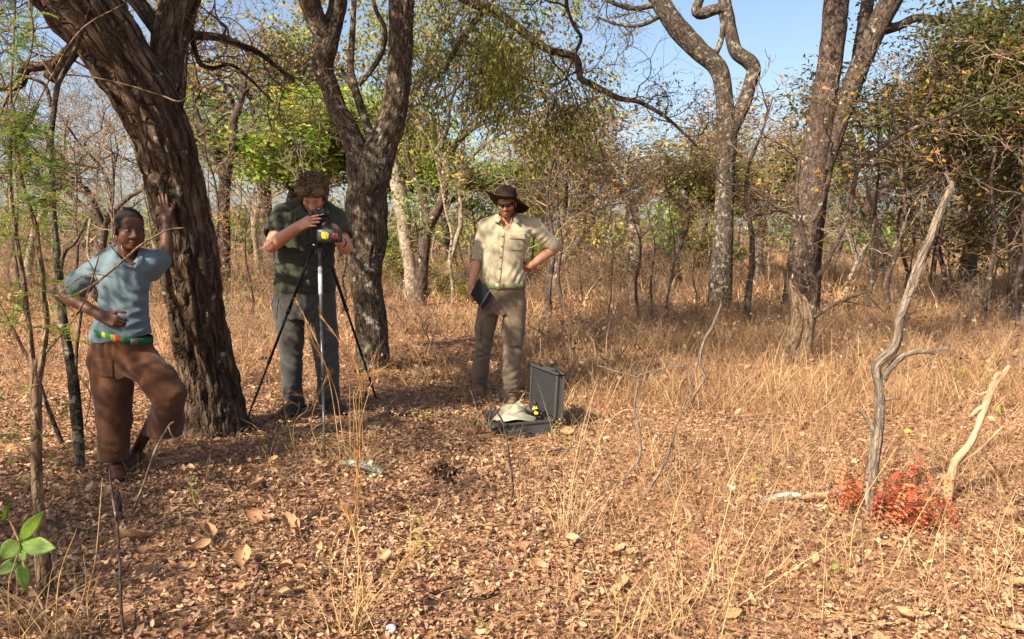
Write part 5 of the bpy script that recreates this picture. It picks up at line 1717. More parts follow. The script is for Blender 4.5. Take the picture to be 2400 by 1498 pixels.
    sm = cloth_mat('pale_khaki_shirt_cloth', (0.37, 0.32, 0.215), stain=.14)
    sh = vol_obj('shirt', V, sm, person)
    # collar wings, placket, buttons, pocket
    link('collar', strip([J(1180, 498, .07), J(1170, 499, .0), J(1169, 504, -.06), J(1176, 514, -.105)], [J(1174, 505, .09), J(1160, 508, .0), J(1156, 517, -.085), J(1168, 522, -.125)]).mesh('collar', sm), sh)
    link('collar', strip([J(1198, 498, .07), J(1209, 499, .0), J(1210, 504, -.06), J(1203, 514, -.105)], [J(1203, 505, .09), J(1217, 509, .0), J(1219, 524, -.088), J(1209, 521, -.125)]).mesh('collar', sm), sh)
    A = drape(V, [(J(1166, 660)[0], J(1166, 660)[2]), (J(1173, 660)[0], J(1173, 660)[2]), (J(1184, 545)[0], J(1184, 545)[2]), (J(1176, 545)[0], J(1176, 545)[2])], 4, 36, .004, .003)
    link('placket', A.mesh('placket', sm), sh)
    bm = plain('dark_button', (0.10, 0.07, 0.04), .4, .5)
    for py in (554, 577, 602, 628):
        bx = 1179 - (py - 545) * .085
        p = J(bx, py); yy = V.surf_y(p[0], p[2])
        A = Acc(); A.lathe([(.0001, .004), (.006, .004), (.007, .002), (.007, -.002), (.0001, -.002)], 12, (p[0], (yy or p[1]) - .007, p[2]), frame((0, -1, 0)))
        link('button', A.mesh('button', bm), sh)
    A = drape(V, [(J(1196, 586)[0], J(1196, 586)[2]), (J(1226, 588)[0], J(1226, 588)[2]), (J(1230, 552)[0], J(1230, 552)[2]), (J(1193, 551)[0], J(1193, 551)[2])], 14, 14, .005, .004)
    link('chest_pocket', A.mesh('chest_pocket', sm), sh)
    A = drape(V, [(J(1193, 560)[0], J(1193, 560)[2]), (J(1231, 562)[0], J(1231, 562)[2]), (J(1232, 547)[0], J(1232, 547)[2]), (J(1192, 546)[0], J(1192, 546)[2])], 14, 6, .009, .005)
    link('pocket_flap', A.mesh('pocket_flap', sm), sh)
    # ---- belt
    c = J(1182.5, 669.5)
    A = band(c, .178, .121, -.022, .022, .005, 64)
    be = link('belt', A.mesh('belt', plain('olive_webbing', (0.15, 0.165, 0.085), .85, .2, nscale=300, bump_s=.3, bump_scale=900)), person)
    bl = J(1168, 670)
    A = Acc(); A.box((bl[0], c[1] - .128, c[2]), (.020, .003, .026), None, None, .002)
    link('buckle', A.mesh('buckle', plain('brass', (.42, .32, .12), .4, .5, .8)), be)
    A = Acc(); A.box((J(1180, 670)[0], c[1] - .1285, c[2]), (.006, .003, .026), None, None, .001)
    link('belt_loop', A.mesh('belt_loop', plain('brown_leather', (.14, .04, .02), .6, .3)), be)
    # ---- boots
    bootm = plain('worn_brown_boot_leather', (0.17, 0.105, 0.065), .85, .2, nscale=30, namp=.5, bump_s=.4, bump_scale=90)
    lace_m = plain('boot_lace', (.08, .03, .02), .8, .2)
    for an, g in ((anL, gl), (anR, gr)):
        toe = onground(g + np.array([0, -.07, 0])); hl = onground(an * np.array([1, 1, 0]) + np.array([0, .05, 0]))
        lo, hi = bounds([toe, hl, an], .09); B = Vol(lo, hi, .005)
        z = toe[2]
        d = unit((toe - hl) * [1, 1, 0]); sd = np.cross(d, [0, 0, 1])
        B.put(p_cap([*(hl[:2]), z + .045], an + [0, 0, .02], .044, .046), .02)
        B.put(p_cap([*(hl[:2]), z + .045], [*(toe[:2]), z + .042], .043, .042, (sd, 1.15)), .03)
        B.put(p_box([*((hl + toe)[:2] / 2), z + .012], [.05, np.linalg.norm((toe - hl)[:2]) / 2 + .04, .014], np.stack([sd, d, [0, 0, 1]], 1), .012), .008)
        B.wrinkle(cloth_noise(.004, (25, 25, 25), 1))
        bo = vol_obj('boot', B, bootm, person)
        for q in range(4):
            A = Acc()
            cc = np.array([*(an[:2] * (1 - .2 * q) + toe[:2] * .2 * q), z + .10 - .012 * q]) + d * .03
            A.tube([cc - sd * .03, cc + np.array([0, 0, .006]) + d * .008, cc + sd * .03], .0035, 6)
            link('lace', A.mesh('lace', lace_m), bo)
    # ---- hat
    A = Acc()
    na, nr = 48, 9
    a = np.linspace(0, 2 * np.pi, na, endpoint=False)
    Rt = Rh @ rot((1, 0, 0), -.40) @ rot((0, 1, 0), .07)
    hc = hd + Rh @ np.array([.002, .016, .014])
    rows = []
    def ell_k(a):
        return np.stack([np.cos(a) * .083, np.sin(a) * .100], -1)
    prof = [(2.30, 1), (1.95, 1), (1.55, 1), (1.2, 1), (1.0, 1)]
    for k, _ in prof:
        e = ell_k(a) * k
        out = (k - 1)
        up = .055 * out ** 1.4 * np.cos(a) ** 2 * (np.cos(a) < 0) * 1.0 - .035 * out * (np.cos(a) > 0) * np.cos(a) ** 2 - .05 * out * np.abs(np.sin(a)) ** 2 * (np.sin(a) > 0) + .004 * np.sin(5 * a)
        rows.append(np.c_[e, up])
    for hgt, k in ((.012, .99), (.06, .97), (.105, .92), (.122, .80), (.118, .5), (.106, .22), (.104, .02)):
        e = ell_k(a) * k
        dent = -.012 * (hgt > .09) * np.abs(np.cos(a))
        rows.append(np.c_[e, hgt + dent + 0 * a])
    Vv = np.concatenate(rows); m = len(rows)
    i = np.arange(m - 1)[:, None] * na; j = np.arange(na)[None]; j2 = (j + 1) % na
    Q = np.stack([i + j, i + j2, i + na + j2, i + na + j], -1).reshape(-1, 4)
    A.add(Vv @ Rt.T + hc, Q)
    low = np.concatenate(rows[:5]); low[:, 2] -= .005
    Q = np.stack([np.arange(4)[:, None] * na + j2, np.arange(4)[:, None] * na + j, np.arange(1, 5)[:, None] * na + j, np.arange(1, 5)[:, None] * na + j2], -1).reshape(-1, 4)
    A.add(low @ Rt.T + hc, Q)
    hm = plain('dark_brown_felt', (0.035, 0.020, 0.014), .9, .15, nscale=25, namp=.25, bump_s=.3, bump_scale=500)
    hat = link('hat', A.mesh('hat', hm), person, 'dark brown wide brimmed felt hat')
    A = Acc()
    ring = np.c_[ell_k(np.linspace(0, 2 * np.pi, 49)) * 1.0, np.full(49, .014)]
    for zz in (.008, .014, .020):
        rr = ring.copy(); rr[:, 2] = zz
        A.tube((rr @ Rt.T + hc), .0045, 5, None, False)
    link('hat_band', A.mesh('hat_band', plain('black_hat_band', (.012, .009, .008), .6, .3)), hat)
    # chin cord hanging on the left
    # ---- sunglasses
    lens_m = plain('dark_lens', (0.006, 0.006, 0.008), .08, .6)
    g = link('sunglasses', None, person); g.location = (0, 0, 0)
    g.matrix_parent_inverse = parent_inv(person)
    for q in (-1, 1):
        A = Acc(); nu, nv = 10, 6
        P = []
        for v in range(nv):
            for u in range(nu):
                uu = u / (nu - 1); vv = v / (nv - 1) * 2 - 1
                ang = .10 + uu * .85
                hgt = .0185 * (1 - .35 * uu ** 2) * (1 - .25 * (1 - uu) ** 3)
                x = q * (.004 + .060 * math.sin(ang) / math.sin(.95) - .004)
                y = -.103 + .052 * (1 - math.cos(ang)) / (1 - math.cos(.95))
                P.append((x * 1.05, y - .004 * (1 - vv * vv), .001 + vv * hgt + .004 * uu - .002))
        P = np.array(P)
        b_ = np.vstack([P, P + [0, .003, 0]])
        jj = np.arange(nv - 1)[:, None] * nu; ii = np.arange(nu - 1)[None]
        Qf = np.stack([jj + ii, jj + ii + 1, jj + nu + ii + 1, jj + nu + ii], -1).reshape(-1, 4)
        A.add(hd + (b_ * .98) @ Rh.T, np.vstack([Qf, Qf[:, ::-1] + nu * nv]))
        link('lens', A.mesh('lens', lens_m), g)
        A = Acc(); A.tube([W((q * .066, -.055, .006)), W((q * .078, -.01, .008)), W((q * .082, .025, .0))], .0028, 6)
        link('temple', A.mesh('temple', lens_m), g)
    A = Acc(); A.tube([W((-.010, -.106, .008)), W((0, -.109, .010)), W((.010, -.106, .008))], .003, 6)
    link('bridge', A.mesh('bridge', lens_m), g)
    # necklace and bracelet
    A = Acc(); t = np.linspace(0, 1, 15)
    n_ = np.array([J(1171 + 17 * q, 505 + 34 * math.sin(q * math.pi * .5 + 0) - (34 * q * q if q > .5 else 0) * 0, -.085 - .02 * math.sin(q * math.pi)) for q in t])
    # (cord follows the open collar)
    pc = smooth_path(np.array([J(1172, 506, -.07), J(1174, 522, -.098), J(1180, 537, -.112), J(1187, 537, -.114), J(1196, 524, -.10), J(1200, 508, -.08)]), 20)
    A.tube(pc, .0022, 5); link('necklace', A.mesh('necklace', plain('bead_cord', (.5, .42, .33), .5, .4)), person)
    A = Acc(); fz = frame(wrL - elL)
    an_ = np.linspace(0, 2 * np.pi, 24)
    A.tube(wrL - unit(wrL - elL) * .012 + (np.stack([np.cos(an_) * .031, np.sin(an_) * .029, 0 * an_], -1)) @ fz.T, .0024, 5, None, False)
    link('bracelet', A.mesh('bracelet', plain('woven_bracelet', (.55, .5, .42), .6, .3)), person)
    # ---- notebook held at the thigh: a thing of its own
    A = Acc()
    q = np.array([J(1122, 652, -.13), J(1153, 691, -.17), J(1131, 726, -.17), J(1103, 690, -.13)])
    nrm = unit(np.cross(q[1] - q[0], q[3] - q[0])); nrm = nrm if nrm[1] < 0 else -nrm
    nb = thing('notebook', 'black notebook held flat against the taupe trouser leg', 'notebook', q[2])
    def slab(shrink, d0, d1):
        A = Acc(); c_ = q.mean(0); r_ = c_ + (q - c_) * shrink
        A.add(np.vstack([r_ + nrm * d0, r_ + nrm * d1]), [[0, 1, 2, 3], [7, 6, 5, 4], [0, 4, 5, 1], [1, 5, 6, 2], [2, 6, 7, 3], [3, 7, 4, 0]])
        return A
    cm = plain('black_notebook_cover', (.008, .008, .009), .65, .2, bump_s=.1, bump_scale=400)
    link('cover', slab(1.0, .006, .009).mesh('cover', cm, False), nb); link('cover', slab(1.0, -.009, -.006).mesh('cover', cm, False), nb)
    link('pages', slab(.97, -.0058, .0058).mesh('pages', plain('paper_edge', (.6, .57, .5), .8), False), nb)
    A = Acc(); e0 = q[1] * .80 + q[0] * .20; e1 = q[2] * .80 + q[3] * .20
    A.tube([e0 + nrm * .0095, e1 + nrm * .0095], .0022, 6); link('elastic_band', A.mesh('elastic_band', plain('grey_elastic', (.28, .29, .33), .5)), nb)
    # pale tag hanging from the pocket behind the hip
    A = Acc(); p0, p1 = J(1234, 645, .02), J(1243, 665, .0)
    A.tube([p0, p1], .004, 5); link('pocket_pen', A.mesh('pocket_pen', plain('white_plastic', (.75, .75, .72), .4)), person)
    return person




# ================================================================= photographer bent over the camera
def curly_hair(parent, hd, Rh, s, mat, n=620, seed=5):
    rs = np.random.default_rng(seed)
    lo, hi = bounds([hd], .17); V = Vol(lo, hi, .005)
    W = lambda p: hd + Rh @ (np.asarray(p) * s)
    V.put(p_ell(W((0, .026, .050)), np.array([.089, .101, .088]) * s, Rh), .01)
    V.put(p_ell(W((0, .075, -.01)), np.array([.078, .055, .075]) * s, Rh), .02)
    for q in (-1, 1):
        V.put(p_ell(W((q * .080, .02, -.005)), np.array([.020, .045, .050]) * s, Rh), .02)
        V.put(p_ell(W((q * .050, -.055, .075)), np.array([.042, .034, .030]) * s, Rh), .02)
    V.put(p_ell(W((0, -.100, -.015)), np.array([.062, .060, .072]) * s, Rh), .01, 'sub')
    V.wrinkle(cloth_noise(.016, (38, 38, 38), 2, True))
    V.wrinkle(cloth_noise(.0045, (17, 17, 13), 21))
    o = vol_obj('hair', V, mat, parent)
    A = Acc()
    k = 0
    while k < n:
        u = unit(rs.normal(0, 1, 3))
        if u[2] < -.55 or (u[1] < -.45 and u[2] < .28): continue
        p = np.array([0, .026, .045]) + u * np.array([.090, .104, .090]) * (1.0 + .06 * rs.random())
        nrm = u; tang = unit(np.cross(nrm, rs.normal(0, 1, 3)) * .6 + np.array([0, .2, -.8]))
        L = .028 + .022 * rs.random(); r = .006 + .006 * rs.random(); t = np.linspace(0, 1, 9); ph = rs.random() * 6
        bn = np.cross(tang, nrm)
        path = p + tang * (t * L)[:, None] + (nrm * np.cos(t * 8 + ph)[:, None] + bn * np.sin(t * 8 + ph)[:, None]) * r
        path = path + nrm * .005 - (nrm * (.010 * t ** 2)[:, None] if True else 0)
        A.tube(hd + (path * s) @ Rh.T, np.linspace(.0052, .0030, 9), 4, np.full(3, .7 + .6 * rs.random()), False)
        k += 1
    c = link('curls', A.mesh('curls', mat), o); c['kind'] = 'stuff'
    return o


def hair_mat(name, a, b_):
    m, nt, b = new_mat(name)
    pos = node(nt, 'ShaderNodeTexCoord').outputs['Object']
    c = ramp(nt, noise_tex(nt, pos, 120, 3), [(.3, a), (.7, b_)])
    c = mix_rgb(nt, 1.0, c, attr(nt, 'Col').outputs['Color'], 'MULTIPLY')
    nt.links.new(c, b.inputs['Base Color']); b.inputs['Roughness'].default_value = .7; b.inputs['Specular IOR Level'].default_value = .2
    bump(nt, b, noise_tex(nt, pos, 260, 3), .7, .006)
    return m


def xz(p): return (p[0], p[2])


def photographer():
    Y = 5.62
    J = lambda px, py, dy=0.0: at(px, py, Y + dy)
    gl, gr = G(688, 975), G(775, 972)
    base = onground([*(0.5 * (gl + gr))[:2], 0])
    person = thing('person', 'person with curly brown hair in dark green shirt bent over a tripod camera', 'person', base)
    hd = J(733.5, 457, -.12); Rh = euler_R(.06, .80, .04)
    neck = J(731, 486, .02)
    shL, shR = J(664, 502, .02), J(788, 512, .02)
    elL, wrL = J(636, 576, -.18), J(700, 531, -.46)
    elR, wrR = J(810, 580, -.14), J(796, 567, -.32)
    hipL, hipR = J(682, 712, .03), J(748, 712, .03)
    knL, anL = J(683, 815, -.02), onground([*J(692, 950, .05)[:2], 0]) + [0, 0, .09]
    knR, anR = J(762, 812, -.02), onground([*J(772, 945, .05)[:2], 0]) + [0, 0, .09]
    toeL = onground(gl + np.array([-.03, -.05, 0])); toeR = onground(gr + np.array([.06, -.03, 0]))
    lo, hi = bounds([hd + [0, 0, .1], shL, shR, elL, elR, wrL, wrR, J(740, 520, -.50), toeL, toeR, neck], .10); lo[2] = min(toeL[2], toeR[2]) - .02
    V = Vol(lo, hi, .0046)
    W = put_head(V, hd, Rh, .97, jaw=1.08, nose=1.08, wide=1.03)
    V.put(p_cap(W((0, .03, -.06)), neck + [0, .03, -.04], .054, .066), .03)
    V.put(loft([(*J(714, 700), .16, .10), (*J(714, 640), .16, .10), (*J(718, 570), .17, .105), (*J(724, 525), .17, .095), (*J(727, 500), .14, .08)]), .03)
    for s, e, w in ((shL, elL, wrL), (shR, elR, wrR)):
        V.put(p_cap(s, e, .056, .046), .03); V.put(p_cap(e, w, .046, .030), .02); V.put(p_cap(e * .75 + w * .25, w, .047, .030), .02)
    for h_, k, a in ((hipL, knL, anL), (hipR, knR, anR)):
        V.put(p_cap(h_, k, .075, .052), .02); V.put(p_cap(k, a, .05, .036), .02)
    for pr, k in hand_prims(wrL, unit(J(736, 515, -.53) - wrL), (.10, .35, 1), 1.02, (.16, .22, .24, .26), .05, (.75, .5, -.35), .3, right=True):
        V.put(pr, k)
    for pr, k in hand_prims(wrR, unit(J(791, 532, -.40) - wrR), (-.1, 1, .1), 1.0, (.55, .62, .62, .6), .06, (.6, .55, -.4), .3):
        V.put(pr, k)

    def skin_col(P):
        L = (P - hd) @ Rh / .97
        c = np.ones_like(P)
        inh = np.linalg.norm(L, axis=1) < .17
        beard = sstep(-.040, -.066, L[:, 2]) * (L[:, 1] < .0) * (L[:, 2] > -.13) * inh
        up = np.exp(-((L[:, 2] + .055) / .007) ** 2 - (L[:, 0] / .028) ** 2) * (L[:, 1] < -.075)
        c *= (1 - .62 * np.clip(beard * .8 + up, 0, 1))[:, None]
        for q in (-1, 1):
            br = np.exp(-((L[:, 2] - .024 + .1 * (np.abs(L[:, 0]) - .03)) / .005) ** 2 - ((L[:, 0] - q * .032) / .018) ** 2) * (L[:, 1] < -.06)
            c *= (1 - .7 * br)[:, None]
        return c
    skin = skin_mat('sunburnt_fair_skin', (0.52, 0.265, 0.165), (0.56, 0.235, 0.145))
    body = vol_obj('body', V, skin, person, skin_col)
    curly_hair(person, hd, Rh, 1.06, hair_mat('curly_brown_hair', (0.055, 0.032, 0.016), (0.24, 0.145, 0.075)))
    # trousers
    lo, hi = bounds([hipL, hipR, anL, anR, J(636, 690), J(792, 690)], .13)
    V = Vol(lo, hi, .006)
    V.put(loft([(*J(714, 745), .17, .125), (*J(713, 715), .228, .135), (*J(714, 690), .225, .135), (*J(714, 672), .21, .13)]), .02)
    V.put(p_cap(J(677, 722, .02), J(683, 795, 0), .115, .092), .03); V.put(p_cap(J(683, 795, 0), J(683, 860, 0), .088, .078), .02); V.put(p_cap(J(683, 860, 0), J(686, 920, .02), .078, .070), .02); V.put(p_cap(J(686, 920, .02), anL + [0, 0, -.02], .070, .062), .02)
    V.put(p_cap(J(750, 722, .02), J(760, 795, 0), .112, .108), .03); V.put(p_cap(J(760, 795, 0), J(768, 860, 0), .100, .084), .02); V.put(p_cap(J(768, 860, 0), J(770, 920, .02), .082, .082), .02); V.put(p_cap(J(770, 920, .02), anR + [0, 0, -.02], .080, .078), .02)
    V.wrinkle(folds((J(684, 830, -.1), (.4, 0, 1), .006, .07, .12), (J(765, 835, -.1), (-.4, 0, 1), .006, .07, .12), (J(688, 925, -.1), (.2, 0, 1), .006, .05, .08), (J(770, 925, -.1), (-.2, 0, 1), .006, .05, .08), (J(700, 745, -.1), (.8, 0, .6), .005, .06, .12), (J(735, 745, -.1), (-.8, 0, .6), .005, .06, .12)))
    V.wrinkle(cloth_noise(.005, (9, 9, 8), 13))
    V.wrinkle(cloth_noise(.0045, (17, 17, 13), 28))
    tm = cloth_mat('charcoal_trouser_cloth', (0.060, 0.056, 0.053), stain=.18)
    tr = vol_obj('trousers', V, tm, person)
    A = drape(V, [xz(J(652, 745)), xz(J(655, 745)), xz(J(664, 695)), xz(J(661, 695))], 3, 10, .004, .004); link('pocket_welt', A.mesh('pocket_welt', tm), tr)
    # shirt
    lo, hi = bounds([shL, shR, elL, elR, J(640, 690), J(790, 690), neck], .12)
    V = Vol(lo, hi, .0055)
    dl = unit(elL - shL); dr = unit(elR - shR)
    hl, hr = J(640, 552, -.11), J(805, 557, -.095)
    V.put(p_cap(shL, J(643, 548, -.10), .078, .076), .04); V.put(p_cap(shR, J(803, 552, -.09), .078, .070), .04)
    for hp, d in ((hl, dl), (hr, dr)):                     # sleeves end square and hollow
        V.put(p_box(hp + d * .09, (.12, .12, .09), frame(d), .004), .004, 'sub')
        V.put(p_cap(hp - d * .05, hp + d * .03, .054, .060), .006, 'sub')
    V.put(loft([(*J(715, 686), .222, .142), (*J(715, 668), .225, .145), (*J(715, 630), .212, .145), (*J(716, 590), .208, .142), (*J(720, 550), .215, .135), (*J(725, 522), .212, .118), (*J(728, 500), .170, .095), (*J(731, 486), .09, .075)]), .02)
    V.put(p_cap(shL, J(704, 480, .02), .070, .058), .02); V.put(p_cap(shR, J(757, 484, .02), .070, .058), .02)
    V.wrinkle(folds((J(668, 525, -.1), (.9, 0, .35), .009, .055, .09), (J(690, 510, -.1), (1, 0, .1), .007, .045, .08), (J(640, 540, -.1), (.8, 0, .6), .006, .05, .07), (J(795, 540, -.1), (.8, 0, -.6), .006, .05, .08), (J(665, 640, -.1), (.4, 0, 1), .007, .07, .12), (J(770, 640, -.1), (.4, 0, -1), .007, .07, .12), (J(715, 665, -.1), (.2, 0, 1), .006, .05, .12)))
    V.wrinkle(cloth_noise(.006, (7, 7, 9), 21))
    V.wrinkle(cloth_noise(.0045, (17, 17, 13), 35))
    V.put(p_cap(J(731, 470, -.03), J(731, 496, -.09), .060, .050), .01, 'sub')
    V.cut(J(715, 684), (0, 0, -1))
    sm = cloth_mat('dark_green_shirt_cloth', (0.040, 0.043, 0.027), stain=.2)
    sh = vol_obj('shirt', V, sm, person)
    for s_ in (-1, 1):
        link('collar', strip([J(731 + s_ * 22, 472, .05), J(731 + s_ * 24, 482, -.05), J(731 + s_ * 14, 497, -.105), J(731 + s_ * 5, 505, -.12)], [J(731 + s_ * 36, 478, .04), J(731 + s_ * 40, 492, -.04), J(731 + s_ * 32, 512, -.115), J(731 + s_ * 16, 512, -.13)]).mesh('collar', sm), sh)
    for x0 in (676, 748):
        A = drape(V, [xz(J(x0, 590)), xz(J(x0 + 36, 590)), xz(J(x0 + 36, 552)), xz(J(x0, 552))], 10, 10, .005, .004); link('chest_pocket', A.mesh('chest_pocket', sm), sh)
    A = drape(V, [xz(J(711, 680)), xz(J(719, 680)), xz(J(735, 520)), xz(J(727, 520))], 4, 30, .004, .003); link('placket', A.mesh('placket', sm), sh)
    A = Acc(); e_ = J(640, 545, -.06)
    # watch
    A = Acc(); f_ = frame(unit(wrR - elR)); c = wrR - unit(wrR - elR) * .03; an = np.linspace(0, 2 * np.pi, 25)
    ring = lambda r, o: c + np.stack([np.cos(an) * r, np.sin(an) * r * .92, 0 * an + o], -1) @ f_.T
    for o in (-.008, 0, .008): A.tube(ring(.036, o), .0055, 6, None, False)
    w = link('watch', A.mesh('watch', plain('black_rubber', (.012, .012, .013), .5, .4)), person)
    A = Acc(); dv = f_ @ np.array([0.0, -1.0, 0.0]) if (f_ @ np.array([0, -1.0, 0]))[1] < 0 else f_ @ np.array([0.0, 1.0, 0.0])
    A.lathe([(.0001, .008), (.015, .008), (.018, .004), (.018, -.004), (.0001, -.004)], 16, c + dv * .036, frame(dv)); link('watch_face', A.mesh('watch_face', plain('steel', (.4, .4, .42), .3, .5, .9)), w)
    bootm = plain('dark_shoe_leather', (0.05, 0.038, 0.03), .8, .25, nscale=30, namp=.4, bump_s=.3, bump_scale=90)
    for an_, toe in ((anL, toeL), (anR, toeR)):
        hl_ = onground(an_ * np.array([1, 1, 0]) + np.array([0, .06, 0]))
        lo, hi = bounds([toe, hl_, an_], .10); B = Vol(lo, hi, .0055); z = toe[2]
        d = unit((toe - hl_) * [1, 1, 0]); sd = np.cross(d, [0, 0, 1])
        B.put(p_cap([*(hl_[:2]), z + .05], an_ + [0, 0, .02], .045, .045), .02); B.put(p_cap([*(hl_[:2]), z + .05], [*(toe[:2]), z + .045], .045, .045, (sd, 1.15)), .03)
        B.put(p_box([*((hl_ + toe)[:2] / 2), z + .014], [.054, np.linalg.norm((toe - hl_)[:2]) / 2 + .045, .015], np.stack([sd, d, [0, 0, 1]], 1), .012), .008)
        vol_obj('shoe', B, bootm, person)
    return person


# ================================================================= boy leaning on the tree
def boy():
    Y = 4.12
    J = lambda px, py, dy=0.0: at(px, py, Y + dy)
    gl, gr = G(278, 1128), G(318, 1112)
    person = thing('person', 'barefoot person in faded blue shirt and brown trousers leaning on the tree', 'person', onground([*gl[:2], 0]))
    s_h = .885
    hd = J(304, 538, -.02); Rh = euler_R(.72, .10, .04)
    neck = J(296, 604, .03)
    shL, shR = J(238, 622, .0), J(352, 614, .04)
    elL, wrL = J(133, 682, .0), J(240, 741, -.115)
    elR, wrR = J(391, 613, .25), J(390, 514, .315)
    hipL, hipR = J(258, 812, .02), J(322, 815, .02)
    knL, anL = J(264, 950, -.02), onground([*J(272, 1090, .07)[:2], 0]) + [0, 0, .075]
    knR, anR = J(392, 928, -.08), J(318, 1078, .17)
    anR[2] = float(ground_z(anR[0], anR[1])) + .075
    toeL = onground([*(gl + np.array([.035, -.07, 0]))[:2], 0]); toeR = onground([*(anR + np.array([-.01, -.14, 0]))[:2], 0])
    lo, hi = bounds([hd + [0, 0, .06], elL, elR, wrR, J(385, 450, .42), knR, knL, toeL, toeR], .08); lo[2] = min(toeL[2], toeR[2]) - .02
    V = Vol(lo, hi, .0042)
    W = put_head(V, hd, Rh, s_h, jaw=1.0, nose=1.25, lips=1.3, wide=.98, child=True)
    V.put(p_cap(W((0, .03, -.06)), neck + [0, .0, -.03], .044, .052), .02)
    V.put(loft([(*J(290, 800), .10, .075), (*J(290, 740), .10, .07), (*J(292, 680), .105, .075), (*J(294, 640), .115, .075), (*J(296, 615), .09, .06)]), .03)
    V.put(p_cap(shL, elL, .040, .033), .03); V.put(p_cap(elL, wrL, .034, .022), .02); V.put(p_cap(elL * .75 + wrL * .25, wrL, .034, .022), .015)
    V.put(p_cap(shR, elR, .040, .034), .03); V.put(p_cap(elR, wrR, .034, .022), .02); V.put(p_cap(elR * .75 + wrR * .25, wrR, .034, .022), .015)
    for h_, k, a in ((hipL, knL, anL), (hipR, knR, anR)):
        V.put(p_cap(h_, k, .058, .042), .02); V.put(p_cap(k, a, .042, .028), .02)
    for pr, k in hand_prims(wrL, unit(J(274, 754, -.12) - wrL), (.05, .3, 1), .86, (.5, .55, .55, .6), .03, (.7, .55, -.2), .3, right=True): V.put(pr, k)
    for pr, k in hand_prims(wrR, unit(J(380, 474, .335) - wrR), (1, .35, .25), .90, (.06, .10, .12, .14), .05, (.80, .55, .05), .05): V.put(pr, k)
    for a, t in ((anL, toeL), (anR, toeR)):
        for pr, k in foot_prims(a, t + np.array([0, 0, .022]), 1.0, True): V.put(pr, k)

    def skin_col(P):
        L = (P - hd) @ Rh / s_h
        c = np.ones_like(P)
        inh = np.linalg.norm(L, axis=1) < .16
        lip = np.exp(-((L[:, 2] + .0715) / .012) ** 2 - (L[:, 0] / .022) ** 2) * (L[:, 1] < -.085)
        c = c * (1 - .6 * lip[:, None]) + .6 * lip[:, None] * np.array([1.1, .75, .8])
        hairline = .050 + .9 * np.maximum(0, -(L[:, 1] + .055)) - 1.15 * np.maximum(0, L[:, 1] + .045)
        hair = sstep(-.004, .006, L[:, 2] - np.maximum(hairline, -.045)) * inh * (np.abs(L[:, 0]) < .082)
        c = c * (1 - hair[:, None]) + hair[:, None] * np.array([.10, .13, .17])
        for q in (-1, 1):
            br = np.exp(-((L[:, 2] - .023) / .004) ** 2 - ((L[:, 0] - q * .032) / .016) ** 2) * (L[:, 1] < -.06)
            c *= (1 - .7 * br)[:, None]
        sole = (P[:, 2] < toeL[2] + .012)
        c = np.where(sole[:, None], c * np.array([1.5, 1.5, 1.5]), c)
        return c
    skin = skin_mat('dark_brown_skin', (0.078, 0.032, 0.017), (0.098, 0.038, 0.020), .3, .55)
    body = vol_obj('body', V, skin, person, skin_col)
    # short cropped hair as a thin cap
    H = Vol(*bounds([hd], .14), .004)
    H.put(p_ell(W((0, .018, .037)), np.array([.079, .097, .089]) * s_h, Rh), .01)
    H.put(p_ell(W((0, .045, -.002)), np.array([.077, .066, .066]) * s_h, Rh), .012)
    H.put(p_ell(W((0, -.118, -.04)), np.array([.105, .085, .118]) * s_h, Rh), .006, 'sub')
    H.put(p_ell(W((0, -.04, -.10)), np.array([.12, .095, .085]) * s_h, Rh), .006, 'sub')
    for q in (-1, 1): H.put(p_ell(W((q * .085, .006, -.018)), np.array([.025, .030, .042]) * s_h, Rh), .006, 'sub')
    H.wrinkle(lambda x, y, z: (-.003 * vn(x * 160, y * 160, z * 160)).astype(np.float32))
    vol_obj('hair', H, hair_mat('short_black_hair', (0.006, 0.005, 0.005), (0.02, 0.016, 0.014)), person)
    # eyes
    em = leaf_mat('eye', 0, .45, .3)
    for q in (-1, 1):
        A = Acc(); c = W((q * .031, -.0815, .000))
        th = np.linspace(.02, np.pi - .02, 12)[:, None]; ph = np.linspace(0, 2 * np.pi, 16, endpoint=False)[None]
        A.ellipsoid(c, np.array([.0122, .0102, .0052]) * s_h, Rh, 12, 16)
        col = np.array(A.V[-1]); Lc = (col - c) @ Rh / s_h
        ir = np.hypot(Lc[:, 0] - .001, Lc[:, 2]) < .0058
        A.C[-1] = np.where((ir & (Lc[:, 1] < 0))[:, None], np.array([.012, .008, .006]), np.array([.30, .24, .20]))
        link('eye', A.mesh('eye', em), person)
    # trousers
    lo, hi = bounds([hipL, hipR, anL + [0, 0, .0], knR + [.05, 0, 0], J(212, 800), J(395, 1035)], .12)
    V = Vol(lo, hi, .0055)
    V.put(loft([(*J(285, 880), .130, .105), (*J(284, 850), .165, .115), (*J(286, 820), .160, .112), (*J(288, 795), .150, .105), (*J(289, 778), .145, .10)]), .025)
    V.put(p_cap(J(258, 838, .0), J(264, 905, -.02), .104, .104), .03); V.put(p_cap(J(264, 905, -.02), J(267, 985, -.03), .101, .086), .02)
    V.put(p_cap(J(267, 985, -.03), J(266, 1045, -.03), .085, .078), .02); V.put(p_cap(J(266, 1045, -.03), J(265, 1068, -.03), .079, .080), .01)
    V.put(p_cap(J(325, 845, .0), J(372, 892, -.07), .098, .092), .03); V.put(p_cap(J(372, 892, -.07), J(395, 925, -.09), .090, .084), .03)
    V.put(p_cap(J(395, 925, -.09), J(392, 985, .0), .085, .084), .03); V.put(p_cap(J(392, 985, .0), J(388, 1022, .04), .090, .088), .02)
    V.put(p_cap(J(385, 980, .03), J(360, 1015, .08), .075, .06), .03)
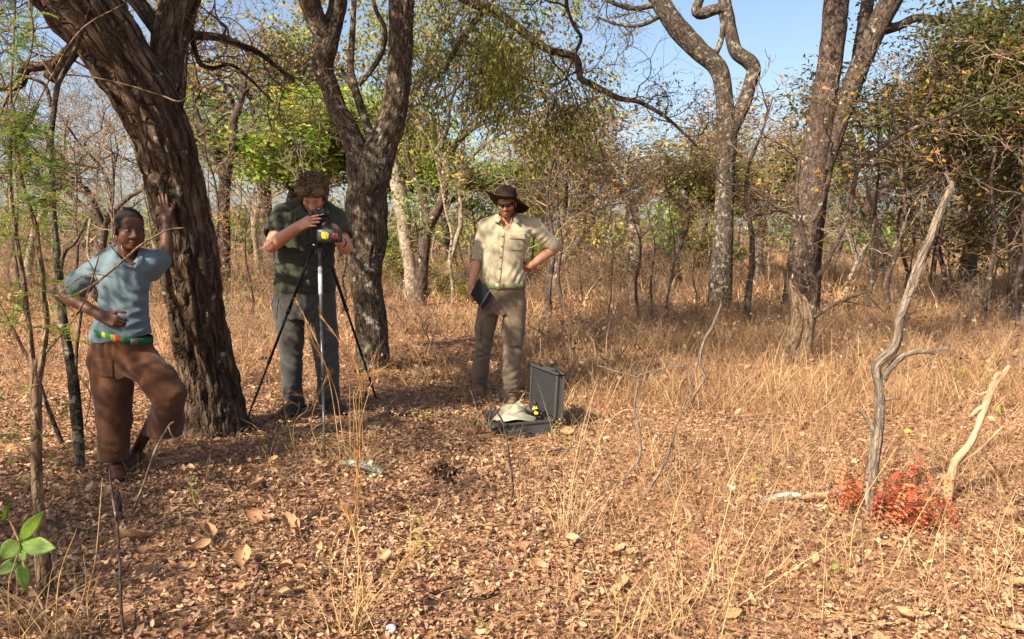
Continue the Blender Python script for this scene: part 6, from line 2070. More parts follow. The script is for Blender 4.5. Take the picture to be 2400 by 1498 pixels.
    V.wrinkle(folds((J(266, 1060, -.1), (.15, 0, 1), .004, .045, .06), (J(300, 880, -.1), (.7, 0, .7), .006, .07, .10), (J(250, 930, -.1), (1, 0, .25), .004, .10, .14), (J(375, 950, -.15), (.5, 0, .8), .005, .10, .12), (J(345, 860, -.1), (.4, 0, -.9), .006, .07, .10), (J(240, 800, -.1), (1, 0, .2), .005, .04, .08), (J(290, 1000, -.1), (.9, 0, .4), .005, .08, .12)))
    V.wrinkle(cloth_noise(.010, (7, 7, 5), 31))
    V.wrinkle(cloth_noise(.0045, (17, 17, 13), 42))
    V.put(p_box(J(390, 1060, .05), (.14, .16, .10), None, .005), .006, 'sub')
    V.put(p_cap(J(392, 1040, .05), J(388, 1005, .05), .074, .070), .006, 'sub')
    V.put(p_box(J(265, 1111, -.02), (.14, .16, .085), None, .005), .006, 'sub'); V.put(p_cap(J(265, 1090, -.03), J(265, 1060, -.03), .066, .060), .006, 'sub')
    V.cut(J(289, 781), (.25, 0, 1))
    tm = cloth_mat('rust_brown_trouser_cloth', (0.090, 0.038, 0.018), stain=.36, stain_scale=7)
    tr = vol_obj('trousers', V, tm, person)
    A = drape(V, [xz(J(238, 868)), xz(J(292, 878)), xz(J(290, 836)), xz(J(240, 832))], 12, 10, .004, .004); link('patch_pocket', A.mesh('patch_pocket', tm), tr)
    # belt with coloured blocks
    A = Acc(); c = J(289, 786); n = 64; a = np.linspace(0, 2 * np.pi, n, endpoint=False)
    belt = link('belt', None, person); belt.matrix_parent_inverse = parent_inv(person)
    blocks = [(np.pi, 4.30, (.01, .15, .05)), (4.30, 4.42, (.65, .38, .02)), (4.42, 4.62, (.02, .22, .06)), (4.62, 4.80, (.60, .36, .03)), (4.80, 4.98, (.50, .02, .015)), (4.98, 5.10, (.015, .20, .06)), (5.10, 2 * np.pi + np.pi, (.012, .10, .04))]
    for a0, a1, col in blocks:
        B = band(c, .1445, .104, -.017, .017, .005, max(4, int((a1 - a0) * 14)), -.030, 0, a0, a1, col)
        link('belt_stripe', B.mesh('belt_stripe', M['twig']), belt)
    A = Acc(); bp = J(337, 797, 0); A.box((bp[0], c[1] - .098, bp[2]), (.021, .004, .019), rot((0, 0, 1), .45), None, .003); link('buckle', A.mesh('buckle', plain('tarnished_buckle', (.07, .06, .05), .45, .5, .7)), belt)
    # shirt
    lo, hi = bounds([shL, shR, J(148, 650), J(205, 700), J(375, 594, .1), J(215, 800), J(360, 805), neck], .09)
    V = Vol(lo, hi, .005)
    V.put(loft([(*J(286, 800), .155, .110), (*J(287, 775), .148, .108), (*J(289, 740), .128, .098), (*J(290, 700), .124, .094), (*J(292, 665), .130, .096), (*J(294, 635), .138, .092), (*J(296, 612), .105, .075), (*J(297, 596), .062, .058)]), .03)
    V.put(p_cap(J(242, 620, .0), J(274, 600, .02), .055, .048), .03); V.put(p_cap(J(350, 612, .03), J(324, 600, .03), .055, .048), .03)
    V.put(p_cap(J(240, 624, .0), J(188, 662, .0), .062, .066), .03); V.put(p_cap(J(188, 662, .0), J(172, 676, .0), .066, .068), .01)
    V.put(p_cap(J(350, 616, .03), J(372, 612, .14), .062, .066), .03); V.put(p_cap(J(342, 630, .03), J(358, 640, .10), .05, .045), .03)
    V.put(p_cap(J(236, 770, -.0), J(224, 790, .0), .045, .03), .03)
    V.wrinkle(folds((J(300, 700, -.1), (.45, 0, .9), .006, .07, .12), (J(260, 730, -.1), (.7, 0, .7), .007, .05, .10), (J(320, 760, -.1), (-.4, 0, .9), .006, .05, .10), (J(215, 650, -.05), (.5, 0, .9), .006, .05, .08), (J(345, 650, -.08), (.9, 0, .5), .006, .05, .08), (J(290, 650, -.1), (1, 0, .2), .004, .06, .08)))
    V.wrinkle(cloth_noise(.006, (8, 8, 9), 41))
    V.wrinkle(cloth_noise(.0045, (17, 17, 13), 49))
    d = unit(elL - shL); hp = J(170, 672, .0)
    V.put(p_box(hp + d * .10, (.12, .12, .09), frame(d), .004), .004, 'sub'); V.put(p_cap(hp - d * .06, hp + d * .05, .054, .060), .006, 'sub')
    d2 = unit(elR - shR); hp2 = J(371, 612, .145)
    V.put(p_box(hp2 + d2 * .10, (.12, .12, .09), frame(d2), .004), .004, 'sub'); V.put(p_cap(hp2 - d2 * .05, hp2 + d2 * .05, .052, .058), .006, 'sub')
    V.put(p_cap(J(300, 590, -.01), J(302, 606, -.055), .048, .044), .008, 'sub')
    V.put(p_cap(J(304, 604, -.08), J(313, 627, -.11), .034, .010, ((0, 1, 0), 2.0)), .006, 'sub')
    V.cut(J(289, 794), (.18, 0, -1))
    sm = cloth_mat('faded_blue_shirt_cloth', (0.105, 0.150, 0.172), stain=.24, tint=(0.16, 0.165, 0.155), stain_scale=6)
    sh = vol_obj('shirt', V, sm, person)
    link('collar', strip([J(258, 588, .03), J(264, 600, -.04), J(280, 618, -.085), J(298, 625, -.10), J(312, 628, -.105)], [J(253, 570, .03), J(267, 588, -.045), J(284, 607, -.08), J(300, 617, -.09), J(313, 625, -.10)]).mesh('collar', sm), sh)
    link('collar', strip([J(342, 594, .05), J(338, 606, -.03), J(330, 622, -.08), J(314, 630, -.105)], [J(332, 588, .05), J(330, 596, -.03), J(323, 611, -.075), J(313, 625, -.10)]).mesh('collar', sm), sh)
    return person


hat_man()
photographer()
boy()
# ------------------------------------------------------------------ camera, tripod, case and what lies on the ground
BLACK = plain('black_plastic', (.012, .012, .013), .42, .45)
BLACKM = plain('black_metal', (.018, .018, .019), .35, .5, .6)
GREYM = plain('grey_anodised_metal', (.16, .165, .17), .35, .5, .8)


def tripod():
    Y = 5.20
    top = at(749, 579, Y)
    feet = [G(761, 1077), G(581, 978), G(884, 940)]
    starts = [at(749, 583, Y - .04), at(731, 586, Y + .02), at(765, 586, Y + .03)]
    t = thing('tripod', 'black three legged tripod holding the camera in front of the green shirt', 'tripod', feet[0])
    for k, (a, f) in enumerate(zip(starts, feet)):
        d = f - a
        segs_ = ((0, .36, .0115), (.34, .66, .0095), (.64, 1.0, .0078))
        leg = None
        for i, (u, v, r) in enumerate(segs_):
            A = Acc(); A.tube([a + d * u, a + d * v], r, 12)
            if i == 0:
                leg = link('leg', A.mesh('leg', GREYM if k == 0 else BLACKM), t)
            else:
                link('leg_section', A.mesh('leg_section', GREYM if k == 0 else BLACKM), leg)
        for u, r in ((.35, .0145), (.65, .0125)):
            A = Acc(); c = a + d * u; A.tube([c - unit(d) * .02, c + unit(d) * .02], r, 12)
            link('leg_lock', A.mesh('leg_lock', BLACK), leg)
        A = Acc(); A.tube([f - unit(d) * .03, f], [.011, .013], 10); link('rubber_foot', A.mesh('rubber_foot', BLACK), leg)
        if k == 0:
            A = Acc(); c0, c1 = a + d * .10, a + d * .24
            A.tube([c0 + [0, -.001, 0], c1 + [0, -.001, 0]], .0142, 12); link('printed_band', A.mesh('printed_band', plain('pale_print', (.5, .5, .52), .4, .4, nscale=160, namp=.6)), leg)
    A = Acc(); A.lathe([(.001, -.05), (.030, -.05), (.034, -.03), (.034, .0), (.020, .012), (.016, .05), (.001, .05)], 18, top - [0, 0, .02]); link('spider', A.mesh('spider', BLACKM), t)
    A = Acc(); A.tube([top + [0, 0, .02], top + [0, 0, -.30]], .012, 12); link('centre_column', A.mesh('centre_column', BLACKM), t)
    A = Acc(); A.lathe([(.001, -.02), (.022, -.02), (.024, 0), (.026, .03), (.022, .045), (.001, .045)], 18, top + [0, 0, .045]); A.ellipsoid(top + [0, 0, .10], (.02, .02, .02))
    hd = link('ball_head', A.mesh('ball_head', BLACKM), t)
    A = Acc(); kp = at(737, 574, Y - .03); A.tube([kp, kp + [-.0, -.022, .0]], [.010, .008], 12); link('knob', A.mesh('knob', plain('bright_steel', (.75, .75, .76), .2, .6, 1.0)), hd)
    A = Acc(); kp = at(722, 571, Y); A.tube([top + [0, 0, .05], kp, kp + [-.02, 0, 0]], [.006, .009, .009], 10); link('pan_knob', A.mesh('pan_knob', BLACK), hd)
    # strap hanging from the camera with its buckle
    A = Acc(); P = smooth_path(np.array([at(724, 545, Y + .02), at(717, 575, Y + .02), at(720, 620, Y + .02), at(722, 650, Y + .01), at(722, 674, Y + .01)]), 20)
    A.tube(P, .004, 6)
    st = link('hanging_strap', A.mesh('hanging_strap', BLACK), t)
    A = Acc(); A.box(at(722, 663, Y), (.012, .006, .022), None, None, .003); link('strap_buckle', A.mesh('strap_buckle', GREYM), st)


tripod()


def dslr():
    Y = 5.19
    c = at(751, 513, Y)
    # camera looks down and towards image right / the viewer
    fwd = unit(at(775, 556, Y - .16) - at(752, 520, Y)); up = unit(np.array([.0, -.55, .83]))
    up = unit(up - fwd * (up @ fwd)); rt = np.cross(fwd, up)
    Rm = np.stack([rt, up, fwd], 1)                       # local x right, y up, z optical axis
    W = lambda p: c + Rm @ np.asarray(p, float)
    t = thing('camera', 'black single lens reflex camera with filter holder on the tripod', 'camera', c)
    V = Vol(c - .16, c + .16, .004)
    V.put(p_box(W((0, 0, 0)), (.068, .048, .030), Rm, .012), .006)
    V.put(p_box(W((.058, -.002, .014)), (.018, .046, .030), Rm, .012), .01)
    V.put(p_box(W((-.004, .056, .010)), (.030, .020, .034), Rm, .012), .012)
    b = vol_obj('camera_body', V, BLACK, t)
    A = Acc(); A.lathe([(.001, .014), (.008, .014), (.009, .0), (.001, .0)], 16, W((.055, .048, .0)), np.stack([rt, -fwd, up], 1)); link('mode_dial', A.mesh('mode_dial', GREYM), b)
    A = Acc(); A.box(W((-.004, .056, .0445)), (.014, .004, .0008), Rm); link('maker_plate', A.mesh('maker_plate', plain('white_print', (.7, .7, .7), .5)), b)
    A = Acc(); A.box(W((-.004, .078, .0)), (.010, .003, .010), Rm, None, .001); link('hot_shoe', A.mesh('hot_shoe', GREYM), b)
    A = Acc(); A.lathe([(.001, .026), (.036, .026), (.036, .045), (.033, .047), (.033, .075), (.036, .077), (.036, .118), (.034, .120), (.001, .120)], 28, W((-.006, -.006, 0)), Rm)
    l = link('lens_barrel', A.mesh('lens_barrel', BLACK), t)
    A = Acc(); an = np.linspace(0, 2 * np.pi, 29); A.tube(W((-.006, -.006, 0)) + np.stack([np.cos(an) * .0355, np.sin(an) * .0355, 0 * an + .046], -1) @ Rm.T, .0012, 5, None, False); link('red_ring', A.mesh('red_ring', plain('red_paint', (.5, .03, .02), .4)), l)
    # filter holder with a yellow and a red disc facing the viewer
    hc = at(773, 553, Y - .165); n = unit(np.array([0.05, -1.0, .12])); R2 = frame(n, (1, 0, .05)); R2 = R2
    A = Acc(); A.box(hc, (.079, .044, .022), R2, None, .006)
    h = link('filter_holder', A.mesh('filter_holder', BLACK), t)
    for px, py, r, col, nm in ((763.5, 553, .027, (.46, .34, .02), 'yellow_filter'), (786.5, 554, .024, (.24, .02, .035), 'red_filter')):
        p = at(px, py, Y - .165); p = p + n * (.0225 - (p - hc) @ n)
        A = Acc(); A.lathe([(.0001, .004), (r * .8, .003), (r, .001), (r, -.002)], 24, p, R2)
        link(nm, A.mesh(nm, plain(nm + '_glass', col, .15, .5, nscale=90, namp=.7)), h)
        A = Acc(); an = np.linspace(0, 2 * np.pi, 25); A.tube(p + np.stack([np.cos(an) * (r + .002), np.sin(an) * (r + .002), 0 * an], -1) @ R2.T, .0025, 5, None, False)
        link('filter_rim', A.mesh('filter_rim', BLACKM), h)
    A = Acc(); A.tube([W((-.006, -.006, .11)), hc - n * .02], [.036, .034], 20); link('adapter_ring', A.mesh('adapter_ring', BLACK), l)


dslr()


# ------------------------------------------------------------------ open hard case
def hard_case():
    a, b_ = G(1186, 1031), G(1297, 1019)
    x = unit((b_ - a) * [1, 1, 0]); z = np.array([0, 0, 1.0]); y = np.cross(z, x)          # x along the front, y to the back
    wx, wy, hz = np.linalg.norm(b_ - a), .44, .098
    o = np.array([a[0], a[1], max(a[2], b_[2]) + .008])
    Rm = np.stack([x, y, z], 1)
    W = lambda p: o + Rm @ np.asarray(p, float)
    t = thing('hard_case', 'open grey equipment case with foam lined lid on the leaf litter', 'case', o)
    shell = plain('dark_grey_case_panel', (.060, .060, .062), .5, .35, nscale=60, namp=.15, bump_s=.15, bump_scale=700)
    alu = plain('grey_case_edging', (.13, .125, .12), .42, .5, .7)
    foam = plain('charcoal_foam', (.030, .030, .033), .95, .1, nscale=200, namp=.3)

    def rim_frame(A, c0, size, zc, w, h_):
        sx, sy = size
        for p, hf in (((sx / 2, 0, zc), (sx / 2, w, h_)), ((sx / 2, sy, zc), (sx / 2, w, h_)), ((0, sy / 2, zc), (w, sy / 2 - w - .001, h_)), ((sx, sy / 2, zc), (w, sy / 2 - w - .001, h_))):
            A.box(c0 @ np.r_[p, 1] if False else W(p), hf, Rm, None, .0015)
    # base: four walls, floor, edging, foam bed
    base = link('case_base', None, t); base.matrix_parent_inverse = parent_inv(t)
    walls = (((wx / 2, .006, hz / 2), (wx / 2 - .002, .005, hz / 2)), ((wx / 2, wy - .006, hz / 2), (wx / 2 - .002, .005, hz / 2)), ((.006, wy / 2, hz / 2), (.005, wy / 2 - .012, hz / 2)), ((wx - .006, wy / 2, hz / 2), (.005, wy / 2 - .012, hz / 2)))
    for p, hf in walls:
        A = Acc(); A.box(W(p), hf, Rm, None, .001); link('side_panel', A.mesh('side_panel', shell, False), base)
    A = Acc(); A.box(W((wx / 2, wy / 2, .005)), (wx / 2 - .012, wy / 2 - .012, .004), Rm); link('floor_panel', A.mesh('floor_panel', shell, False), base)
    for zc, w, hh in ((hz - .002, .008, .008), (.006, .0075, .006)):
        for p, hf in (((wx / 2, .0, zc), (wx / 2, w, hh)), ((wx / 2, wy, zc), (wx / 2, w, hh)), ((0, wy / 2, zc), (w, wy / 2 - w - .001, hh)), ((wx, wy / 2, zc), (w, wy / 2 - w - .001, hh))):
            A = Acc(); A.box(W(p), hf, Rm, None, .002); link('edging', A.mesh('edging', alu, False), base)
    for cx, cy in ((0, 0), (wx, 0), (0, wy), (wx, wy)):
        for zc in (.012, hz - .004):
            A = Acc(); A.ellipsoid(W((cx, cy, zc)), (.017, .017, .017), Rm, 8, 10); link('corner_cap', A.mesh('corner_cap', BLACK), base)
    A = Acc(); A.box(W((wx / 2, wy / 2, .045)), (wx / 2 - .013, wy / 2 - .013, .032), Rm, None, .006); link('foam_bed', A.mesh('foam_bed', foam), base)
    # handle and latches on the left side
    A = Acc(); P = smooth_path(np.array([W((-.012, .16, .05)), W((-.030, .165, .045)), W((-.034, .22, .04)), W((-.030, .275, .045)), W((-.012, .28, .05))]), 24); A.tube(P, .012, 10)
    link('handle', A.mesh('handle', plain('green_grey_rubber', (.045, .065, .060), .55, .3)), base)
    for yy in (.08, .36):
        A = Acc(); A.box(W((-.013, yy, .055)), (.008, .026, .032), Rm, None, .004); link('latch', A.mesh('latch', BLACK), base)
    # lid standing up along the right side
    tilt = rot(tuple(y), .06)
    lx = tilt @ z; lw = .335; lt = .055
    o2 = W((wx + .006, 0, hz - .006)); n_ = tilt @ x
    R3 = np.stack([lx, y, -n_], 1)                         # local x up the lid, y to the back, z towards the case inside
    L = lambda p: o2 + R3 @ np.asarray(p, float)
    lid = link('lid', None, t); lid.matrix_parent_inverse = parent_inv(t)
    A = Acc(); A.box(L((lw / 2, wy / 2, -lt)), (lw / 2 - .004, wy / 2 - .004, .004), R3, None, .001); link('lid_panel', A.mesh('lid_panel', shell, False), lid)
    for p, hf in (((lw / 2, .004, -lt / 2), (lw / 2 - .012, .004, lt / 2 - .008)), ((lw / 2, wy - .004, -lt / 2), (lw / 2 - .012, .004, lt / 2 - .008)), ((lw - .004, wy / 2, -lt / 2), (.004, wy / 2 - .012, lt / 2 - .008)), ((.004, wy / 2, -lt / 2), (.004, wy / 2 - .012, lt / 2 - .008))):
        A = Acc(); A.box(L(p), hf, R3, None, .001); link('side_panel', A.mesh('side_panel', shell, False), lid)
    for zc in (-.003, -lt):
        for p, hf in (((lw / 2, 0, zc), (lw / 2, .008, .008)), ((lw / 2, wy, zc), (lw / 2, .008, .008)), ((lw, wy / 2, zc), (.008, wy / 2 - .009, .008)), ((0, wy / 2, zc), (.008, wy / 2 - .009, .008))):
            A = Acc(); A.box(L(p), hf, R3, None, .002); link('edging', A.mesh('edging', alu, False), lid)
    for cx, cy in ((lw, 0), (lw, wy), (0, 0), (0, wy)):
        for zc in (-.006, -lt + .004):
            A = Acc(); A.ellipsoid(L((cx, cy, zc)), (.017, .017, .017), R3, 8, 10); link('corner_cap', A.mesh('corner_cap', BLACK), lid)
    for yy in (.08, .36):
        A = Acc(); A.box(L((lw + .010, yy, -.02)), (.006, .024, .02), R3, None, .003); link('latch_plate', A.mesh('latch_plate', BLACK), lid)
    # egg-crate foam
    nu, nv = 72, 90
    u = np.linspace(.014, lw - .014, nu)[:, None] * np.ones(nv); v = np.linspace(.014, wy - .014, nv)[None] * np.ones((nu, 1))
    zz = -.014 + .011 * (np.sin(u * 2 * np.pi / .036) * np.sin(v * 2 * np.pi / .036))
    edge = np.minimum(np.minimum(u - .014, lw - .014 - u), np.minimum(v - .014, wy - .014 - v))
    zz = np.where(edge < 1e-6, -.045, zz)
    P = o2 + np.stack([u, v, zz], -1).reshape(-1, 3) @ R3.T
    i = np.arange(nu - 1)[:, None] * nv; j = np.arange(nv - 1)[None]
    A = Acc(); A.add(P, np.stack([i + j, i + j + 1, i + nv + j + 1, i + nv + j], -1).reshape(-1, 4)); link('egg_crate_foam', A.mesh('egg_crate_foam', foam), lid)
    # ---- pale cloth hat lying in the case
    hm = cloth_mat('pale_canvas', (.40, .38, .27), stain=.14)
    c = W((wx * .42, wy * .50, .100))
    A = Acc(); na = 56; an = np.linspace(0, 2 * np.pi, na, endpoint=False)
    rows = []
    for k, (r, z_) in enumerate(((1.0, 0.0), (.90, .010), (.78, .018), (.64, .026), (.56, .040), (.50, .066), (.40, .080), (.22, .078), (.02, .072))):
        wob = .018 * np.sin(2 * an + .6) * (r > .6) * r + .007 * np.sin(5 * an + k)
        cr = .012 * np.sin(3 * an + 1.3) * (r < .6)
        rows.append(np.stack([np.cos(an) * r * .185 + .006 * np.sin(3 * an), np.sin(an) * r * .150, z_ + wob + cr - .012 * np.abs(np.cos(an)) * (k == 0)], -1))
    Vv = np.concatenate(rows); m = len(rows)
    i = np.arange(m - 1)[:, None] * na; j = np.arange(na)[None]; j2 = (j + 1) % na
    A.add(Vv @ (Rm @ rot((0, 0, 1), .5)).T + c, np.stack([i + j, i + j2, i + na + j2, i + na + j], -1).reshape(-1, 4))
    sh = thing('sun_hat', 'crumpled pale canvas sun hat lying in the open case', 'hat', c)
    br = link('brim_and_crown', A.mesh('brim_and_crown', hm), sh)
    A = Acc(); rr = Vv[4 * na:5 * na] * [1.02, 1.02, 1]; rr = np.vstack([rr, rr[:1]]); A.tube(rr @ (Rm @ rot((0, 0, 1), .5)).T + c, .004, 5, None, False); link('stitched_band', A.mesh('stitched_band', cloth_mat('canvas_band', (.40, .38, .29), stain=.1)), sh)
    # ---- black and yellow strap bundle
    c = at(1259, 965, c[1] - .02)
    sb = thing('strap_bundle', 'black strap bundle with bright yellow clips on the sun hat', 'strap', c)
    V = Vol(c - .09, c + .09, .004)
    rs = np.random.default_rng(3)
    for k in range(9):
        p = c + rs.normal(0, .022, 3) * [1, .8, .8]; q = p + rs.normal(0, .03, 3); V.put(p_cap(p, q, .012, .010), .008)
    vol_obj('strap', V, BLACK, sb)
    ym = plain('bright_yellow_plastic', (.80, .62, .01), .4, .4)
    for px, py, hx, hz_ in ((1257, 968.5, .014, .011), (1251, 958.5, .009, .008), (1257.5, 957.0, .007, .007), (1252, 954, .005, .005)):
        A = Acc(); p = at(px, py, c[1] - .045); A.box(p, (hx, .006, hz_), rot((0, 1, 0), .3), None, .003); link('clip', A.mesh('clip', ym), sb)
    A = Acc(); A.tube(smooth_path(np.array([at(1232, 960, c[1] - .02), at(1242, 966, c[1] - .03), at(1250, 963, c[1] - .03)]), 10), .006, 6); link('strap_end', A.mesh('strap_end', BLACK), sb)


hard_case()


# ------------------------------------------------------------------ sticks, logs, small plants near the camera
def stick(name, label, rows,  mat, cat='stick', base=None, extra=(), dist=None, sides=12, ridge=.002, step=.012, knots=.08, part='stem', group=None):
    """rows: (px, py, width px); the first row stands on the ground and gives the distance"""
    g = G(rows[0][0], rows[0][1]); Y = dist or g[1]
    T = Tree(int(abs(rows[0][0]) * 7 + rows[0][1]) % 9999)
    thin = .86 if rows[0][2] > 15 else 1.0
    T.limb(px_path(rows, Y) * np.array([1, 1, 1, thin]), sides, step, ridge, (3, 6), knots=knots)
    t = thing(name, label, cat, g, group)
    T.bark.build(part, mat, t)
    for ex in extra:
        T2 = Tree(int(ex[0][0] * 3) % 999); T2.limb(px_path(ex, Y), max(6, sides - 4), step, ridge * .5, (3, 6), knots=knots); T2.bark.build('branch', mat, t)
    return t


stick('dead_sapling', 'tall bent dead sapling with peeling grey bark beside the red leaves',
      [(2034, 1222, 36), (2038, 1160, 34), (2046, 1090, 32), (2056, 1020, 28), (2062, 960, 26), (2058, 900, 25), (2054, 862, 28), (2066, 845, 30), (2090, 822, 28), (2104, 790, 24), (2108, 750, 22), (2120, 712, 22), (2132, 680, 22), (2146, 640, 23), (2162, 600, 22), (2180, 562, 21), (2194, 520, 18), (2210, 480, 16), (2226, 445, 14), (2232, 425, 8)], M['deadwood'],
      extra=([(2070, 890, 15), (2084, 865, 14), (2100, 848, 16), (2118, 832, 12), (2150, 824, 10), (2185, 824, 9), (2225, 814, 5)], [(2050, 1015, 10), (2036, 985, 8), (2010, 960, 5)], [(2142, 640, 12), (2150, 620, 9), (2156, 598, 5)], [(2228, 432, 8), (2215, 405, 5)], [(2066, 940, 7), (2090, 934, 5), (2110, 935, 3)]), sides=32, ridge=.007)
stick('broken_stick', 'bare pale orange stick leaning up out of the grass near the red leaves',
      [(2222, 1180, 18), (2228, 1140, 20), (2236, 1090, 24), (2252, 1068, 22), (2270, 1045, 19), (2290, 1005, 17), (2300, 975, 18), (2312, 945, 20), (2328, 905, 20), (2345, 885, 14), (2366, 858, 10)], M['barewood'],
      extra=([(2308, 950, 10), (2290, 962, 10), (2276, 975, 6)], [(2330, 905, 12), (2335, 880, 12), (2350, 872, 8)], [(2246, 1090, 8), (2262, 1076, 7), (2300, 1050, 5), (2350, 1000, 3)], [(2322, 915, 6), (2295, 925, 5), (2268, 912, 3)]), sides=20, ridge=.003)
stick('thin_stick', 'slim dark upright stick standing before the open case', [(1202, 1165, 7), (1200, 1120, 6), (1194, 1080, 6), (1186, 1020, 6), (1176, 985, 6), (1162, 962, 4)], M['bark_grey'], sides=7)
stick('thin_stick', 'short cut stem sticking up beside the bare feet', [(285, 1225, 12), (280, 1190, 12), (276, 1160, 11), (272, 1150, 8)], M['bark_grey'], sides=8)
stick('thin_stick', 'long thin upright twig in front of the bare feet', [(290, 1495, 7), (283, 1400, 7), (280, 1300, 7), (274, 1220, 6), (262, 1150, 6), (256, 1100, 4)], M['bark_grey'], sides=7)
stick('thin_stick', 'slanting dry twig in front of the brown trouser cuff', [(305, 1212, 6), (335, 1140, 6), (362, 1060, 5), (395, 1000, 5), (408, 988, 4)], M['deadwood'], sides=6, extra=([(395, 1000, 4), (402, 1020, 3), (412, 1030, 2)],))
stick('thin_stick', 'bent grey twig fork to the right of the open case', [(1452, 1140, 8), (1470, 1110, 7), (1500, 1070, 7), (1497, 1000, 6), (1487, 960, 6), (1494, 900, 5), (1496, 880, 4)], M['deadwood'], sides=7, extra=([(1496, 885, 5), (1440, 870, 4), (1400, 856, 3)], [(1496, 880, 4), (1560, 862, 3), (1610, 860, 2)], [(1487, 960, 4), (1520, 1000, 3), (1580, 1050, 2)]))
stick('thin_stick', 'tall thin curving stem rising left of the dead sapling', [(1655, 890, 9), (1640, 850, 8), (1650, 800, 8), (1672, 760, 7), (1690, 712, 5)], M['deadwood'], sides=7, dist=G(1600, 960)[1], extra=([(1655, 880, 8), (1625, 930, 8), (1610, 960, 6)],))
stick('thin_stick', 'wiry grey sapling with crooked shoots behind the case lid', [(1500, 1180, 6), (1560, 1080, 6), (1585, 1000, 5), (1600, 960, 4), (1640, 830, 3)], M['deadwood'], sides=6, extra=([(1585, 1000, 4), (1575, 1060, 3), (1570, 1150, 3)],))
stick('grey_branch', 'curved grey branch lying on leaves in front of the case', [(1248, 1078, 9), (1258, 1060, 10), (1285, 1056, 9), (1320, 1052, 6)], M['bark_grey'], 'branch', sides=9, dist=G(1270, 1070)[1])
stick('grey_branch', 'straight grey stick lying on leaves right of the case', [(1390, 1052, 5), (1420, 1060, 7), (1450, 1058, 6)], M['deadwood'], 'branch', sides=8, dist=G(1420, 1066)[1])
stick('fallen_twig', 'dark fallen twig lying between the foot and the acacia stems', [(95, 1215, 9), (150, 1235, 10), (200, 1245, 11), (270, 1255, 9)], M['bark_grey'], 'twig', sides=8, dist=G(180, 1255)[1])
for rows, lab in (([(890, 975, 8), (920, 968, 10), (955, 972, 7)], 'charred black log piece on the ground right of the shoes'), ([(930, 985, 6), (965, 965, 8), (1005, 952, 5)], 'thin charred stick lying behind the grass tuft')):
    stick('charred_stick', lab, rows, plain('charred_wood', (.022, .020, .019), .85, .2, nscale=40, namp=.5, bump_s=.6, bump_scale=60), 'stick', sides=12, ridge=.004, dist=G(rows[1][0], rows[1][1] + 6)[1])


def fallen_branch():
    Y = G(870, 1120)[1]
    T = Tree(61)
    t = thing('fallen_branch', 'short lichen crusted fallen branch lying in the litter by the tripod', 'branch', G(870, 1118))
    T.limb(px_path([(800, 1085, 14), (835, 1088, 20), (862, 1094, 24), (885, 1104, 24), (895, 1118, 16)], Y), 28, .006, .006, (4, 8), knots=.2); T.limb(px_path([(868, 1090, 18), (872, 1078, 12)], Y), 14, .006, .004); T.limb(px_path([(885, 1106, 20), (868, 1120, 18), (862, 1126, 10)], Y), 16, .006, .005)
    T.bark.build('wood', bark_mat('lichen_crust', (.07, .06, .05), (.22, .21, .16), (.36, .35, .28), .8, (.38, .38, .30), 1.0, 60, .9, .008), t)
    Y = G(1850, 1180)[1]
    t = thing('fallen_log', 'thin whitish fallen log lying left of the red leaves', 'log', G(1850, 1178))
    T = Tree(62); T.limb(px_path([(1778, 1176, 14), (1800, 1172, 20), (1830, 1164, 19), (1858, 1160, 17), (1884, 1166, 14)], Y), 24, .006, .004, (4, 7), knots=.12); T.bark.build('bark_piece', bark_mat('white_bark', (.16, .14, .12), (.33, .31, .275), (.50, .47, .43), .2, (.45, .44, .40), .5, 40, .8, .006), t)
    T = Tree(63); T.limb(px_path([(1880, 1166, 12), (1905, 1162, 14), (1930, 1160, 12), (1942, 1157, 10)], Y), 18, .006, .002); T.bark.build('bare_wood', M['barewood'], t)
    T = Tree(64); T.limb(px_path([(1935, 1156, 9), (1960, 1152, 9), (1985, 1150, 5)], Y + .02), 14, .006, .003); T.bark.build('tip', bark_mat('white_bark_tip', (.16, .14, .12), (.33, .31, .275), (.50, .47, .43)), t)
    t = thing('loose_bark', 'small pale chalky piece of bark lying alone left of the fallen log', 'bark', G(1712, 1150))
    A = Acc(); A.ellipsoid(G(1712, 1150) + [0, 0, .02], (.035, .022, .016), rot((0, 0, 1), -.6), 9, 12, None, .3); A.build('bark_piece', plain('chalky_bark', (.5, .48, .44), .9, nscale=40, namp=.5), t)
    Y = G(2140, 1188); t = thing('paper_scrap', 'small white scrap in the red leaves', 'scrap', Y); A = Acc(); A.ellipsoid(Y + [0, 0, .02], (.022, .012, .010), rot((0, 1, 0), .5), 8, 10, None, .2); A.build('scrap', plain('white_scrap', (.8, .78, .72), .8), t)
    p = G(917, 1489); t = thing('bottle_cap', 'small white round cap lying among the dead leaves', 'cap', p)
    A = Acc(); A.lathe([(.0001, .012), (.015, .012), (.0175, .009), (.0175, -.004)], 24, p + [0, 0, .02], frame((0, -.35, 1))); A.build('cap_top', plain('white_metal', (.40, .40, .41), .5, .4), t)
    # dark droppings
    c = G(1045, 1112); t = thing('dung_pile', 'pile of dark brown dung lumps on the leaf litter', 'dung', c)
    dm = plain('dark_dung', (.045, .022, .013), .9, .15, nscale=60, namp=.5, bump_s=.9, bump_scale=80)
    rs = np.random.default_rng(8)
    for px, py, r in ((1012, 1108, .035), (1025, 1098, .038), (1038, 1092, .036), (1048, 1112, .034), (1060, 1105, .03), (1035, 1115, .03), (1022, 1116, .028), (1052, 1128, .028)):
        q = G(px, py + 8); A = Acc(); A.ellipsoid(q + [0, 0, r * .7], (r, r * .9, r * .8), rot((0, 0, 1), rs.random() * 3), 10, 12, None, .25, rs.integers(20)); A.build('lump', dm, t)


fallen_branch()


